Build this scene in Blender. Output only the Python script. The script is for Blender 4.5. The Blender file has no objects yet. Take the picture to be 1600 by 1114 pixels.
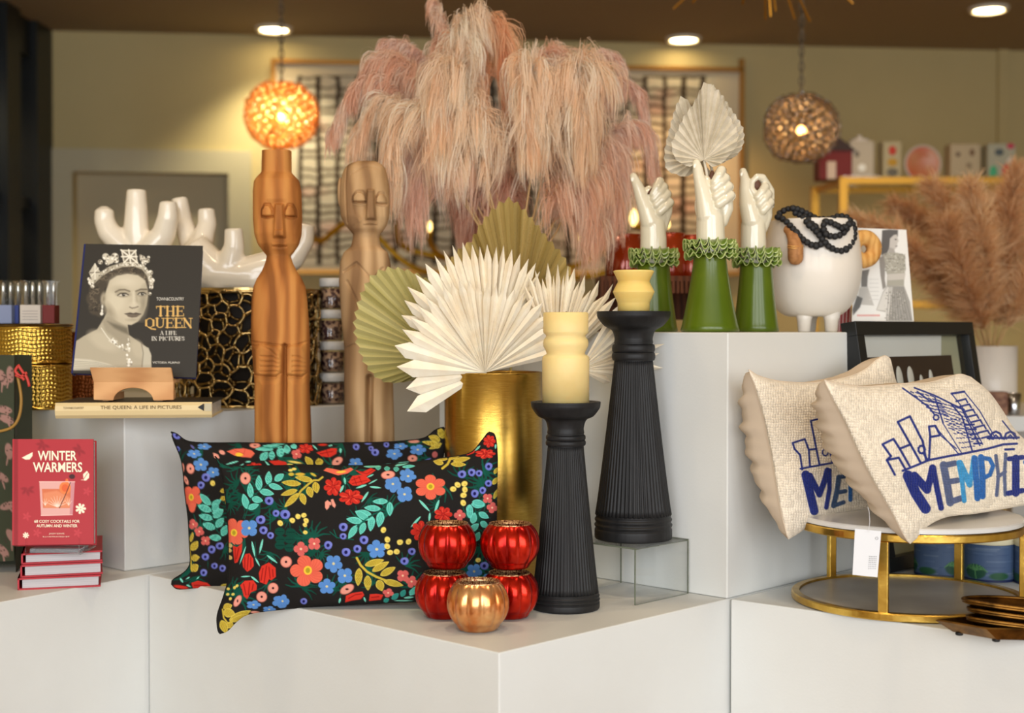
import bpy, bmesh, math, random
import numpy as np
from mathutils import Vector
S = bpy.context.scene
COL = S.collection
random.seed(7); RNG = np.random.default_rng(7)
PI = math.pi
# ------------------------------------------------------------------ camera
EYE = 1.2; FPX = 2200.0; TH = math.atan(42/2200.0)
cam = bpy.data.cameras.new('camera'); camo = bpy.data.objects.new('camera', cam); COL.objects.link(camo)
camo.location = (0, 0, EYE); camo.rotation_euler = (PI/2 - TH, 0, 0)
cam.sensor_width = 36; cam.lens = 36*FPX/1600; cam.clip_start = .05; cam.clip_end = 60
cam.dof.use_dof = True; cam.dof.focus_distance = 2.47; cam.dof.aperture_fstop = 3.2
S.camera = camo
# ------------------------------------------------------------------ world, lights, exposure
S.view_settings.view_transform = 'Standard'; S.view_settings.look = 'None'
S.view_settings.gamma = 1.0; S.view_settings.use_curve_mapping = False
S.view_settings.exposure = 0.0
S.cycles.max_bounces = 7; S.cycles.diffuse_bounces = 4; S.cycles.glossy_bounces = 4
S.cycles.transparent_max_bounces = 24; S.cycles.caustics_reflective = False; S.cycles.caustics_refractive = False
S.cycles.sample_clamp_indirect = 4.0
W = bpy.data.worlds.new('world'); S.world = W; W.use_nodes = True
W.node_tree.nodes['Background'].inputs[0].default_value = (.75, .85, 1, 1)
W.node_tree.nodes['Background'].inputs[1].default_value = .5
def area(name, loc, rot, sx, sy, power, color):
    l = bpy.data.lights.new(name, 'AREA'); l.shape = 'RECTANGLE'; l.size = sx; l.size_y = sy
    l.energy = power; l.color = color
    o = bpy.data.objects.new(name, l); COL.objects.link(o); o.location = loc; o.rotation_euler = rot
    return o
# daylight through the shopfront's tall windows, behind the photographer
for wx in (-3.0, -1.45, .1, 1.65, 3.2):
    area('shop_window_daylight', (wx, -2.05, 1.75), (PI/2, 0, 0), 1.25, 2.3, 60, (.975, .985, 1))
def spot(loc, power, color, ang=95, blend=.6, size=.06):
    l = bpy.data.lights.new('spot_or_fill', 'SPOT'); l.energy = power; l.color = color
    l.spot_size = math.radians(ang); l.spot_blend = blend; l.shadow_soft_size = size
    o = bpy.data.objects.new('spot_or_fill', l); COL.objects.link(o); o.location = loc
    return o
# ------------------------------------------------------------------ pixel helpers
def D(px, py):
    c, s = math.cos(TH), math.sin(TH)
    px = np.asarray(px, float); py = np.asarray(py, float)
    x = (px-800); u = (557-py)
    return x, u*s + FPX*c, u*c - FPX*s
def P(px, py, Y):
    """world point seen at pixel (px,py) at distance Y in front of the photographer"""
    x, y, z = D(px, py); k = np.asarray(Y, float)/y
    return np.stack([x*k, y*k, EYE + z*k], -1)
def Z(py, Y): return float(P(800, py, Y)[2])
def X(px, Y): return float(P(px, 515, Y)[0])
def G(px, py, z=.72):
    x, y, zz = D(px, py); k = (z-EYE)/zz
    return np.stack([x*k, y*k, EYE + zz*k], -1)
def srgb(c):
    c = np.asarray(c, float)
    if c.max() > 1.001: c = c/255.
    return np.where(c <= .04045, c/12.92, ((c+.055)/1.055)**2.4)
# ------------------------------------------------------------------ objects
ORG = {}
def thing(name, label, cat, loc, group=None, kind=None):
    o = bpy.data.objects.new(name, None); COL.objects.link(o); o.empty_display_size = .05
    o.location = tuple(float(v) for v in loc); ORG[o.name] = np.array(o.location)
    o['label'] = label; o['category'] = cat
    if group: o['group'] = group
    if kind: o['kind'] = kind
    return o
def tag(o, label, cat, group=None, kind=None):
    o['label'] = label; o['category'] = cat
    if group: o['group'] = group
    if kind: o['kind'] = kind
    return o
def new_mesh(name, V, F, smooth=False):
    me = bpy.data.meshes.new(name)
    V = np.asarray(V, float)
    if isinstance(F, np.ndarray):
        n, k = F.shape
        me.vertices.add(len(V)); me.vertices.foreach_set('co', V.ravel())
        me.loops.add(n*k); me.loops.foreach_set('vertex_index', F.ravel().astype(np.int32))
        me.polygons.add(n); me.polygons.foreach_set('loop_start', np.arange(0, n*k, k, dtype=np.int32))
        try: me.polygons.foreach_set('loop_total', np.full(n, k, dtype=np.int32))
        except Exception: pass
        me.update(calc_edges=True)
    else:
        me.from_pydata([tuple(v) for v in V], [], [tuple(int(i) for i in f) for f in F]); me.update()
    if smooth: me.polygons.foreach_set('use_smooth', np.ones(len(me.polygons), bool))
    return me
def obj(name, V, F, m, parent=None, smooth=False, col=None, org=None):
    V = np.asarray(V, float)
    if parent is not None: o0 = ORG[parent.name]
    elif org is not None: o0 = np.asarray(org, float)
    else: o0 = np.array([(V[:,0].min()+V[:,0].max())/2, (V[:,1].min()+V[:,1].max())/2, V[:,2].min()])
    me = new_mesh(name, V - o0, F, smooth)
    if m: me.materials.append(m)
    if col is not None:
        a = me.color_attributes.new('Col', 'FLOAT_COLOR', 'POINT')
        c = np.ones((len(V), 4), np.float32); c[:, :3] = col
        a.data.foreach_set('color', c.ravel())
    o = bpy.data.objects.new(name, me); COL.objects.link(o)
    if parent is not None: o.parent = parent
    else: o.location = tuple(o0)
    ORG[o.name] = o0
    return o
def dup(root, loc, rotz=0, scale=1, **props):
    def cp(o, par):
        c = o.copy(); COL.objects.link(c)
        if par is not None: c.parent = par
        for ch in o.children: cp(ch, c)
        return c
    r = cp(root, None); r.location = tuple(float(v) for v in loc); r.rotation_euler[2] = rotz; r.scale = (scale,)*3
    for k, v in props.items(): r[k] = v
    ORG[r.name] = np.array(r.location)
    return r
def join(*parts):
    Vs, Fs, n = [], [], 0
    for V, F in parts:
        Vs.append(np.asarray(V, float)); Fs += [tuple(int(i)+n for i in f) for f in F]; n += len(V)
    return np.vstack(Vs), Fs
def grid_faces(nu, nv, wrap=False, off=0):
    i, j = np.meshgrid(np.arange(nv-1), np.arange(nu if wrap else nu-1), indexing='ij')
    j2 = (j+1) % nu
    return (np.stack([i*nu+j, i*nu+j2, (i+1)*nu+j2, (i+1)*nu+j], -1).reshape(-1, 4) + off)
def box(c, sx, sy, sz, rz=0, bev=0):
    """c = centre of the bottom"""
    V = np.array([[x, y, z] for z in (0, sz) for x, y in ((-sx/2,-sy/2),(sx/2,-sy/2),(sx/2,sy/2),(-sx/2,sy/2))], float)
    cs, sn = math.cos(rz), math.sin(rz)
    V = np.stack([V[:,0]*cs-V[:,1]*sn, V[:,0]*sn+V[:,1]*cs, V[:,2]], -1) + np.asarray(c, float)
    return V, [(0,3,2,1),(4,5,6,7),(0,1,5,4),(1,2,6,5),(2,3,7,6),(3,0,4,7)]
def obox(p, a, b, c):
    """box from corner p with edge vectors a, b, c"""
    p, a, b, c = map(lambda v: np.asarray(v, float), (p, a, b, c))
    V = np.array([p, p+a, p+a+b, p+b, p+c, p+a+c, p+a+b+c, p+b+c])
    F = [(0,3,2,1),(4,5,6,7),(0,1,5,4),(1,2,6,5),(2,3,7,6),(3,0,4,7)]
    if np.dot(np.cross(a, b), c) < 0: F = [f[::-1] for f in F]
    return V, F
def prism(poly, z0, z1):
    n = len(poly)
    V = [(x, y, z0) for x, y in poly] + [(x, y, z1) for x, y in poly]
    F = [tuple(range(n))[::-1], tuple(range(n, 2*n))] + [(i, (i+1) % n, n+(i+1) % n, n+i) for i in range(n)]
    return np.array(V, float), F
def bevel(o, w=.003, seg=2):
    m = o.modifiers.new('bevel', 'BEVEL'); m.width = w; m.segments = seg; m.limit_method = 'ANGLE'; m.angle_limit = .6
    return o
def lathe(c, prof, n=64, mod=None, capb=True, capt=True, ax=None):
    """prof: [(r, z)] bottom to top (may turn back inside for an open vessel)"""
    th = np.linspace(0, 2*PI, n, endpoint=False)
    V = []
    for k, (r, z) in enumerate(prof):
        rr = r*(mod(th, k/(len(prof)-1.)) if mod else 1)
        V.append(np.stack([rr*np.cos(th), rr*np.sin(th), np.full(n, z)], -1))
    V = np.vstack(V); F = [tuple(int(x) for x in f) for f in grid_faces(n, len(prof), wrap=True)]
    if capb: F.append(tuple(range(n))[::-1])
    if capt: k = n*(len(prof)-1); F.append(tuple(range(k, k+n)))
    return V + np.asarray(c, float), F
def smooth_prof(pts, k=6):
    """Catmull-Rom through (r,z)"""
    p = np.array(pts, float); out = []
    q = np.vstack([2*p[0]-p[1], p, 2*p[-1]-p[-2]])
    for i in range(1, len(q)-2):
        for t in np.linspace(0, 1, k, endpoint=False):
            out.append(.5*((2*q[i])+(-q[i-1]+q[i+1])*t+(2*q[i-1]-5*q[i]+4*q[i+1]-q[i+2])*t*t+(-q[i-1]+3*q[i]-3*q[i+1]+q[i+2])*t**3))
    out.append(p[-1]); return np.array(out)
def tube(path, r, n=8, cap=True, flat=None):
    p = np.array(path, float); m = len(p); r = np.full(m, r) if np.isscalar(r) else np.asarray(r, float)
    t = np.gradient(p, axis=0); t /= np.linalg.norm(t, axis=1)[:, None]+1e-12
    up = np.array([0, 0, 1.]) if abs(t[0][2]) < .9 else np.array([1., 0, 0])
    a = np.cross(t[0], up); a /= np.linalg.norm(a); A = []
    for i in range(m):
        a = a - t[i]*np.dot(a, t[i]); a /= np.linalg.norm(a)+1e-12; A.append(a.copy())
    A = np.array(A); B = np.cross(t, A)
    th = np.linspace(0, 2*PI, n, endpoint=False) + PI/n
    V = (p[:, None] + r[:, None, None]*(np.cos(th)[None, :, None]*A[:, None]+np.sin(th)[None, :, None]*B[:, None]*(flat or 1))).reshape(-1, 3)
    F = [tuple(int(x) for x in f) for f in grid_faces(n, m, wrap=True)]
    if cap: F.append(tuple(range(n))[::-1]); F.append(tuple(range(n*(m-1), n*m)))
    return V, F
def capsule(p0, p1, r0, r1, n=16, k=5):
    p0 = np.asarray(p0, float); p1 = np.asarray(p1, float); d = p1-p0; L = np.linalg.norm(d)+1e-9; d = d/L
    pts, rs = [], []
    for a in np.linspace(-PI/2+.12, 0, k): pts.append(p0+d*r0*math.sin(a)); rs.append(r0*math.cos(a))
    for a in np.linspace(0, PI/2-.12, k): pts.append(p1+d*r1*math.sin(a)); rs.append(r1*math.cos(a))
    return tube(pts, rs, n)
def chain(pts, rs, n=16): return [capsule(pts[i], pts[i+1], rs[i], rs[i+1], n) for i in range(len(pts)-1)]
def ball(c, r, sx=1, sy=1, sz=1, n=20, k=12):
    a = np.linspace(-PI/2+.02, PI/2-.02, k)
    V, F = lathe((0,0,0), [(math.cos(x)*r, math.sin(x)*r) for x in a], n)
    return V*np.array([sx, sy, sz])+np.asarray(c, float), F
def remesh(V, F, vox, smooth=8, fac=.5):
    me = new_mesh('t', V, F); o = bpy.data.objects.new('t', me); COL.objects.link(o)
    m = o.modifiers.new('r', 'REMESH'); m.mode = 'VOXEL'; m.voxel_size = vox
    m = o.modifiers.new('s', 'SMOOTH'); m.iterations = smooth; m.factor = fac
    dg = bpy.context.evaluated_depsgraph_get(); e = o.evaluated_get(dg).to_mesh()
    n = len(e.vertices); V2 = np.empty(n*3); e.vertices.foreach_get('co', V2)
    F2 = [tuple(p.vertices) for p in e.polygons]
    bpy.data.objects.remove(o); bpy.data.meshes.remove(me)
    return V2.reshape(-1, 3), F2
# ------------------------------------------------------------------ materials
def mat(name, col, rough=.5, metal=0, col2=None, nscale=20, bump=0, bscale=60, coat=0, spec=.5, sss=0, emit=None, estr=0,
        trans=0, vc=False, stretch=None, sheen=0, detail=4, ctr=None, bdist=.01, ior=1.45, alpha=1, coatr=.05):
    m = bpy.data.materials.new(name); m.use_nodes = True; nt = m.node_tree; b = nt.nodes['Principled BSDF']
    c = tuple(srgb(col))+(1,)
    b.inputs['Base Color'].default_value = c; b.inputs['Roughness'].default_value = rough
    b.inputs['Metallic'].default_value = metal; b.inputs['Coat Weight'].default_value = coat
    b.inputs['Coat Roughness'].default_value = coatr
    b.inputs['Specular IOR Level'].default_value = spec; b.inputs['Transmission Weight'].default_value = trans
    b.inputs['Sheen Weight'].default_value = sheen; b.inputs['IOR'].default_value = ior; b.inputs['Alpha'].default_value = alpha
    if sss: b.inputs['Subsurface Weight'].default_value = sss; b.inputs['Subsurface Radius'].default_value = (.02, .012, .008); b.inputs['Subsurface Scale'].default_value = 1
    if emit is not None: b.inputs['Emission Color'].default_value = tuple(srgb(emit))+(1,); b.inputs['Emission Strength'].default_value = estr
    L = nt.links; N = nt.nodes
    if vc:
        a = N.new('ShaderNodeVertexColor'); a.layer_name = 'Col'; L.new(a.outputs[0], b.inputs['Base Color'])
    if col2 is not None or bump:
        tc = N.new('ShaderNodeTexCoord'); mp = N.new('ShaderNodeMapping'); L.new(tc.outputs['Object'], mp.inputs[0])
        if stretch: mp.inputs['Scale'].default_value = stretch
    if col2 is not None:
        n = N.new('ShaderNodeTexNoise'); n.inputs['Scale'].default_value = nscale; n.inputs['Detail'].default_value = detail
        L.new(mp.outputs[0], n.inputs[0]); r = N.new('ShaderNodeValToRGB'); L.new(n.outputs[0], r.inputs[0])
        lo, hi = ctr or (.35, .65)
        r.color_ramp.elements[0].position = lo; r.color_ramp.elements[1].position = hi
        r.color_ramp.elements[0].color = c; r.color_ramp.elements[1].color = tuple(srgb(col2))+(1,)
        if vc:
            mx = N.new('ShaderNodeMix'); mx.data_type = 'RGBA'; mx.blend_type = 'MULTIPLY'; mx.inputs[0].default_value = 1
            L.new(a.outputs[0], mx.inputs[6]); L.new(r.outputs[0], mx.inputs[7]); L.new(mx.outputs[2], b.inputs['Base Color'])
        else: L.new(r.outputs[0], b.inputs['Base Color'])
    if bump:
        n2 = N.new('ShaderNodeTexNoise'); n2.inputs['Scale'].default_value = bscale; n2.inputs['Detail'].default_value = 3
        L.new(mp.outputs[0], n2.inputs[0]); bp = N.new('ShaderNodeBump'); bp.inputs['Strength'].default_value = bump
        bp.inputs['Distance'].default_value = bdist; L.new(n2.outputs[0], bp.inputs['Height']); L.new(bp.outputs[0], b.inputs['Normal'])
    return m
def glassy(name, tint=(1,1,1), refl=.35, rough=.02, base=.04, tcol=None, op=0):
    m = bpy.data.materials.new(name); m.use_nodes = True; nt = m.node_tree; N = nt.nodes; L = nt.links
    N.remove(N['Principled BSDF']); out = N['Material Output']
    t = N.new('ShaderNodeBsdfTransparent'); t.inputs[0].default_value = (*tint, 1)
    g = N.new('ShaderNodeBsdfGlossy'); g.inputs['Roughness'].default_value = rough
    lw = N.new('ShaderNodeLayerWeight'); lw.inputs[0].default_value = refl
    mt = N.new('ShaderNodeMath'); mt.operation = 'MULTIPLY_ADD'; mt.inputs[1].default_value = .6; mt.inputs[2].default_value = base
    L.new(lw.outputs['Fresnel'], mt.inputs[0]); mx = N.new('ShaderNodeMixShader'); L.new(mt.outputs[0], mx.inputs[0])
    L.new(t.outputs[0], mx.inputs[1]); L.new(g.outputs[0], mx.inputs[2])
    if tcol is not None:
        tr = N.new('ShaderNodeBsdfTranslucent'); tr.inputs[0].default_value = tuple(srgb(tcol))+(1,)
        m2 = N.new('ShaderNodeMixShader'); m2.inputs[0].default_value = op
        L.new(mx.outputs[0], m2.inputs[1]); L.new(tr.outputs[0], m2.inputs[2]); L.new(m2.outputs[0], out.inputs[0])
    else: L.new(mx.outputs[0], out.inputs[0])
    return m
def wood(name, c1, c2, scale=9, rough=.55, stretch=(1, 1, .12), bump=.15, c3=None):
    m = mat(name, c1, rough, spec=.15); nt = m.node_tree; N = nt.nodes; L = nt.links; b = N['Principled BSDF']
    tc = N.new('ShaderNodeTexCoord'); mp = N.new('ShaderNodeMapping'); mp.inputs['Scale'].default_value = stretch
    L.new(tc.outputs['Object'], mp.inputs[0])
    n1 = N.new('ShaderNodeTexNoise'); n1.inputs['Scale'].default_value = scale; n1.inputs['Detail'].default_value = 6; n1.inputs['Distortion'].default_value = 1.2
    L.new(mp.outputs[0], n1.inputs[0])
    w = N.new('ShaderNodeTexWave'); w.inputs['Scale'].default_value = scale*1.6; w.inputs['Distortion'].default_value = 9; w.inputs['Detail'].default_value = 3
    w.inputs['Detail Scale'].default_value = .8
    L.new(mp.outputs[0], w.inputs[0])
    mx = N.new('ShaderNodeMath'); mx.operation = 'MULTIPLY_ADD'; mx.inputs[1].default_value = .38
    L.new(w.outputs['Fac'], mx.inputs[0]); L.new(n1.outputs[0], mx.inputs[2])
    r = N.new('ShaderNodeValToRGB'); L.new(mx.outputs[0], r.inputs[0])
    e = r.color_ramp.elements; e[0].position = .4; e[1].position = .85; e[0].color = tuple(srgb(c1))+(1,); e[1].color = tuple(srgb(c2))+(1,)
    if c3 is not None: x = r.color_ramp.elements.new(.62); x.color = tuple(srgb(c3))+(1,)
    L.new(r.outputs[0], b.inputs['Base Color'])
    if bump:
        bp = N.new('ShaderNodeBump'); bp.inputs['Strength'].default_value = bump; bp.inputs['Distance'].default_value = .003
        L.new(mx.outputs[0], bp.inputs['Height']); L.new(bp.outputs[0], b.inputs['Normal'])
    return m
M = {}
M['plinth'] = mat('plinth_paint', (222, 224, 221), .45, col2=(217, 218, 214), nscale=3, bump=.03, bscale=200)
M['wall'] = mat('wall_paint', (198, 182, 132), .8, col2=(192, 176, 126), nscale=1.5)
M['ceil'] = mat('ceiling_paint', (150, 132, 104), .9)
M['floor'] = wood('floor_wood', (120, 90, 60), (150, 115, 80), 3, .4, (1, .2, 1), 0)
M['trim'] = mat('trim_paint', (190, 182, 150), .6)
M['door'] = mat('door_paint', (186, 174, 140), .6)
M['blacksteel'] = mat('black_steel', (16, 20, 20), .45)
M['brass'] = mat('brushed_brass', (206, 168, 84), .27, 1, col2=(188, 148, 66), nscale=50, stretch=(1, 1, 14), bump=.08, bscale=120, bdist=.002)
M['gold'] = mat('gold_leaf_metal', (232, 194, 96), .28, 1, col2=(196, 152, 64), nscale=22, bump=.25, bscale=45, bdist=.003)
M['hammered'] = mat('hammered_gold', (222, 182, 84), .2, 1)
M['darkgold'] = mat('antique_gold', (150, 122, 72), .35, 1, col2=(96, 74, 40), nscale=30)
M['copperdark'] = mat('dark_copper', (120, 66, 34), .25, 1)
M['bronze'] = mat('antique_bronze', (150, 108, 50), .36, 1, col2=(84, 58, 26), nscale=40)
M['blackwood'] = mat('black_stained_wood', (24, 24, 25), .5, col2=(32, 32, 33), nscale=60, stretch=(1, 1, .1), bump=.2, bscale=150, bdist=.002, spec=.35)
M['wax'] = mat('ivory_wax', (236, 212, 148), .5, col2=(228, 200, 132), nscale=12, sss=.35, bump=.06, bscale=40)
M['waxy'] = mat('honey_wax', (226, 192, 104), .5, col2=(234, 208, 130), nscale=12, sss=.35, bump=.06, bscale=40, stretch=(.3, .3, 2))
M['ceramic'] = mat('white_glazed_ceramic', (240, 228, 206), .22, coat=.6, sss=0, bump=.03, bscale=14, bdist=.01)
M['ceramicmatte'] = mat('white_matte_ceramic', (226, 218, 206), .4, bump=.08, bscale=30, coat=.15)
M['greenglaze'] = mat('green_glaze', (90, 108, 20), .3, col2=(72, 92, 12), nscale=14, coat=.3, coatr=.12, spec=.3, stretch=(1, 1, .3))
M['ruffle'] = mat('ruffle_glaze', (90, 130, 60), .18, vc=True, coat=.7)
M['paper'] = mat('paper_white', (225, 226, 228), .7)
M['clay'] = mat('brown_clay', (92, 58, 40), .6)
M['vc'] = mat('printed', (200, 200, 200), .45, vc=True, spec=.35)
M['vcmatte'] = mat('printed_matte', (200, 200, 200), .8, vc=True, spec=.2)
M['embroid'] = mat('embroidered_cotton', (200, 200, 200), .85, vc=True, spec=.15, bump=.25, bscale=900, bdist=.0008)
M['hooked'] = mat('hooked_wool', (200, 200, 200), .95, vc=True, spec=.1, sheen=.15)
M['creamfab'] = mat('cream_cotton_backing', (214, 196, 174), .9, bump=.15, bscale=600, bdist=.001, spec=.15)
M['blackfab'] = mat('black_cotton_backing', (28, 27, 27), .9, spec=.15)
M['acrylic'] = glassy('clear_acrylic', (.985, .99, .985), .12, .02, .02)
M['acrylicedge'] = mat('acrylic_edge', (120, 126, 108), .2, alpha=.8)
M['palmw'] = mat('bleached_palm', (246, 238, 218), .75, col2=(240, 226, 200), nscale=30, spec=.2)
M['palmw2'] = mat('bleached_palm_grey', (214, 205, 186), .75, col2=(200, 190, 168), nscale=60, spec=.2)
M['palmg'] = mat('dried_green_palm', (196, 184, 128), .75, col2=(168, 154, 96), nscale=14, spec=.2)
M['palmg2'] = mat('dried_olive_palm', (178, 156, 92), .75, col2=(128, 108, 54), nscale=22, spec=.2)
M['marble'] = mat('white_marble', (226, 224, 220), .25, col2=(206, 204, 200), nscale=4, coat=.2)
M['stone'] = mat('grey_stone', (176, 170, 160), .4, col2=(158, 152, 144), nscale=8)
M['glass'] = glassy('clear_glass', (.98, .99, .98), .3, .01, .05)
# ------------------------------------------------------------------ painting on a pixel grid (flat print and embroidery)
class Paint:
    def __init__(s, x0, y0, x1, y1, q, base):
        s.x0, s.y0, s.q = x0, y0, q
        s.w = int((x1-x0)*q)+1; s.h = int((y1-y0)*q)+1
        s.gx = x0+np.arange(s.w)/q; s.gy = y0+np.arange(s.h)/q
        s.A = np.empty((s.h, s.w, 3)); s.A[:] = np.array(base)/255.
        s.H = np.zeros((s.h, s.w)); s.o = (0, 0, 1)
    def frame(s, ox, oy, sc): s.o = (ox, oy, sc)
    def T(s, x, y): return s.o[0]+x/s.o[2], s.o[1]+y/s.o[2]
    def win(s, x0, y0, x1, y1, pad=1):
        a = max(0, int((x0-pad-s.x0)*s.q)); b = min(s.w, int((x1+pad-s.x0)*s.q)+2)
        c = max(0, int((y0-pad-s.y0)*s.q)); d = min(s.h, int((y1+pad-s.y0)*s.q)+2)
        if a >= b or c >= d: return None
        return (slice(c, d), slice(a, b)), s.gx[None, a:b], s.gy[c:d, None]
    def put(s, w, m, col, h=None, add=False):
        m = np.clip(m, 0, 1)[..., None]; col = np.asarray(col, float)
        if col.max() > 1.01: col = col/255.
        s.A[w] = s.A[w]*(1-m)+col*m
        if h is not None:
            m = m[..., 0]
            s.H[w] = s.H[w]+h*m if add else s.H[w]*(1-m)+h*m
    def ell(s, x, y, rx, ry=None, col=(0,0,0), rot=0, h=None, soft=.5, add=False):
        x, y = s.T(x, y); rx = rx/s.o[2]; ry = (ry/s.o[2] if ry else rx); r = max(rx, ry)
        w = s.win(x-r, y-r, x+r, y+r, soft*2+1)
        if not w: return
        w, gx, gy = w; c, n = math.cos(rot), math.sin(rot); dx, dy = gx-x, gy-y
        u = (dx*c+dy*n)/rx; v = (-dx*n+dy*c)/ry; d = (np.sqrt(u*u+v*v)-1)*min(rx, ry)
        s.put(w, .5-d/(2*soft), col, h, add)
    def line(s, pts, wd, col, h=None, wd2=None, soft=.4, add=False, op=1):
        p = [s.T(*a) for a in pts]; wd = wd/s.o[2]/2; wd2 = wd if wd2 is None else wd2/s.o[2]/2
        xs = [a[0] for a in p]; ys = [a[1] for a in p]; r = max(wd, wd2)
        w = s.win(min(xs)-r, min(ys)-r, max(xs)+r, max(ys)+r, soft*2+1)
        if not w: return
        w, gx, gy = w; best = None; n = len(p)-1
        for i in range(n):
            ax, ay = p[i]; bx, by = p[i+1]; dx, dy = bx-ax, by-ay; L = dx*dx+dy*dy+1e-9
            t = np.clip(((gx-ax)*dx+(gy-ay)*dy)/L, 0, 1)
            d = np.hypot(gx-ax-t*dx, gy-ay-t*dy)-(wd+(wd2-wd)*(i+t)/n)
            best = d if best is None else np.minimum(best, d)
        s.put(w, (.5-best/(2*soft))*op if op == 1 else np.clip(.5-best/(2*soft), 0, 1)*op, col, h, add)
    def poly(s, pts, col, h=None, soft=.4, add=False, op=1):
        p = np.array([s.T(*a) for a in pts]); w = s.win(p[:,0].min(), p[:,1].min(), p[:,0].max(), p[:,1].max(), soft*2+1)
        if not w: return
        w, gx, gy = w; ins = np.zeros((gy.shape[0], gx.shape[1]), bool); best = np.full(ins.shape, 1e9)
        for i in range(len(p)):
            ax, ay = p[i]; bx, by = p[(i+1) % len(p)]
            if ay != by: ins ^= ((ay > gy) != (by > gy)) & (gx < (bx-ax)*(gy-ay)/(by-ay)+ax)
            dx, dy = bx-ax, by-ay; L = dx*dx+dy*dy+1e-9; t = np.clip(((gx-ax)*dx+(gy-ay)*dy)/L, 0, 1)
            best = np.minimum(best, np.hypot(gx-ax-t*dx, gy-ay-t*dy))
        d = np.where(ins, -best, best); s.put(w, np.clip(.5-d/(2*soft), 0, 1)*op, col, h, add)
    def sample(s, px, py):
        fx = np.clip((px-s.x0)*s.q, 0, s.w-1.001); fy = np.clip((py-s.y0)*s.q, 0, s.h-1.001)
        i = fx.astype(int); j = fy.astype(int); a = (fx-i)[..., None]; b = (fy-j)[..., None]
        A = np.concatenate([s.A, s.H[..., None]], -1)
        r = (A[j, i]*(1-a)+A[j, i+1]*a)*(1-b)+(A[j+1, i]*(1-a)+A[j+1, i+1]*a)*b
        return r[..., :3], r[..., 3]
def resample(pts, n):
    p = np.array(pts, float)
    if len(p) > 2: p = smooth_prof(p, 8)
    d = np.r_[0, np.cumsum(np.hypot(*np.diff(p, axis=0).T))]; t = np.linspace(0, d[-1], n)
    return np.stack([np.interp(t, d, p[:, 0]), np.interp(t, d, p[:, 1])], -1)
def coons(top, bot, lef, rig, nu, nv):
    T, B = resample(top, nu), resample(bot, nu); L, R = resample(lef, nv), resample(rig, nv)
    u = np.linspace(0, 1, nu)[None, :, None]; v = np.linspace(0, 1, nv)[:, None, None]
    return ((1-v)*T[None]+v*B[None]+(1-u)*L[:, None]+u*R[:, None]
            - ((1-u)*(1-v)*T[0]+u*(1-v)*T[-1]+(1-u)*v*B[0]+u*v*B[-1]))
_tc = {}
def text2d(body, off=0.0, sp=1.0, shear=0):
    k = (body, off, sp, shear)
    if k not in _tc:
        c = bpy.data.curves.new('t', 'FONT'); c.body = body; c.resolution_u = 3; c.offset = off; c.space_character = sp; c.shear = shear
        o = bpy.data.objects.new('t', c); COL.objects.link(o)
        e = o.evaluated_get(bpy.context.evaluated_depsgraph_get()).to_mesh()
        V = np.array([v.co[:2] for v in e.vertices]); F = [tuple(p.vertices) for p in e.polygons]
        bpy.data.objects.remove(o); bpy.data.curves.remove(c)
        V -= V.min(0); _tc[k] = (V, V.max(0), F)
    return _tc[k]
def text_px(parent, body, cx, cy, w, h, Yf, m, rot=0, off=0.0, sp=1.0, lift=.0012, name='lettering', warp=None):
    V, ext, F = text2d(body, off, sp)
    x = (V[:, 0]/ext[0]-.5)*w; y = -(V[:, 1]/ext[1]-.5)*h
    px = cx+x*math.cos(rot)-y*math.sin(rot); py = cy+x*math.sin(rot)+y*math.cos(rot)
    if warp: px, py = warp(px, py)
    W3 = P(px, py, Yf(px, py)-lift)
    return obj(name, W3, F, m, parent)
# ================================================================== the room
CZ = 2.9
WA = P(65, 50, 8.04); WB = P(1600, 82, 8.62)                      # two points of the back wall
wd = np.array([WB[0]-WA[0], WB[1]-WA[1], 0]); wd /= np.linalg.norm(wd); wn = np.array([wd[1], -wd[0], 0])   # wall direction, normal to the room
def PW(px, py, off=0.0):
    """point at pixel on the back wall, off metres in front of it"""
    x, y, z = D(px, py); w0 = WA + wn*off
    k = ((w0[0])*wn[0]+(w0[1])*wn[1])/(x*wn[0]+y*wn[1])
    return np.stack([x*k, y*k, EYE+z*k], -1)
def struct(name, V, F, m, **k):
    o = obj(name, V, F, m, **k); o['kind'] = 'structure'; return o
XL, XR = float(WA[0]), 4.6
def wl(x): return WA + wd*((x-WA[0])/wd[0])
yl, yr = wl(XL)[1], wl(XR)[1]
YF = -2.3
struct('floor', *prism([(XL-.2, YF-.2), (XR+.2, YF-.2), (XR+.2, yr+.3), (XL-.2, yl+.3)], -.05, 0), M['floor'])
struct('ceiling', *prism([(XL-.2, YF-.2), (XR+.2, YF-.2), (XR+.2, yr+.3), (XL-.2, yl+.3)], CZ, CZ+.05), M['ceil'])
# back wall with a door recess
dl, dr = PW(115, 400), PW(358, 400); dzt = float(PW(230, 270)[2])
def wallbox(a, b, z0, z1, d0=0.0, d1=.12):
    a = np.array([a[0], a[1], z0])-wn*d0; b = np.array([b[0], b[1], z0])-wn*d0
    return obox(a, b-a, -wn*(d1-d0), (0, 0, z1-z0))
struct('wall_back', *join(wallbox(WA, dl, 0, CZ), wallbox(dl, dr, dzt, CZ), wallbox(dr, wl(XR), 0, CZ)), M['wall'])
dr1 = thing('door_1', 'closed pale door recessed in the back wall', 'door', (float(dl[0]+dr[0])/2, float(dl[1])+.08, 0)); del dr1['category']; dr1['kind'] = 'structure'
obj('door_panel', *wallbox(dl, dr, 0, dzt, .09, .13), M['door'], dr1)
for a, b in ((.18, .82),):
    p = dl+(dr-dl)*a; q = dl+(dr-dl)*b
    for z0, z1 in ((.2, 1.0), (1.15, 1.95)): obj('raised_panel', *wallbox(p, q, z0, z1, .078, .09), M['door'], dr1)
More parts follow.
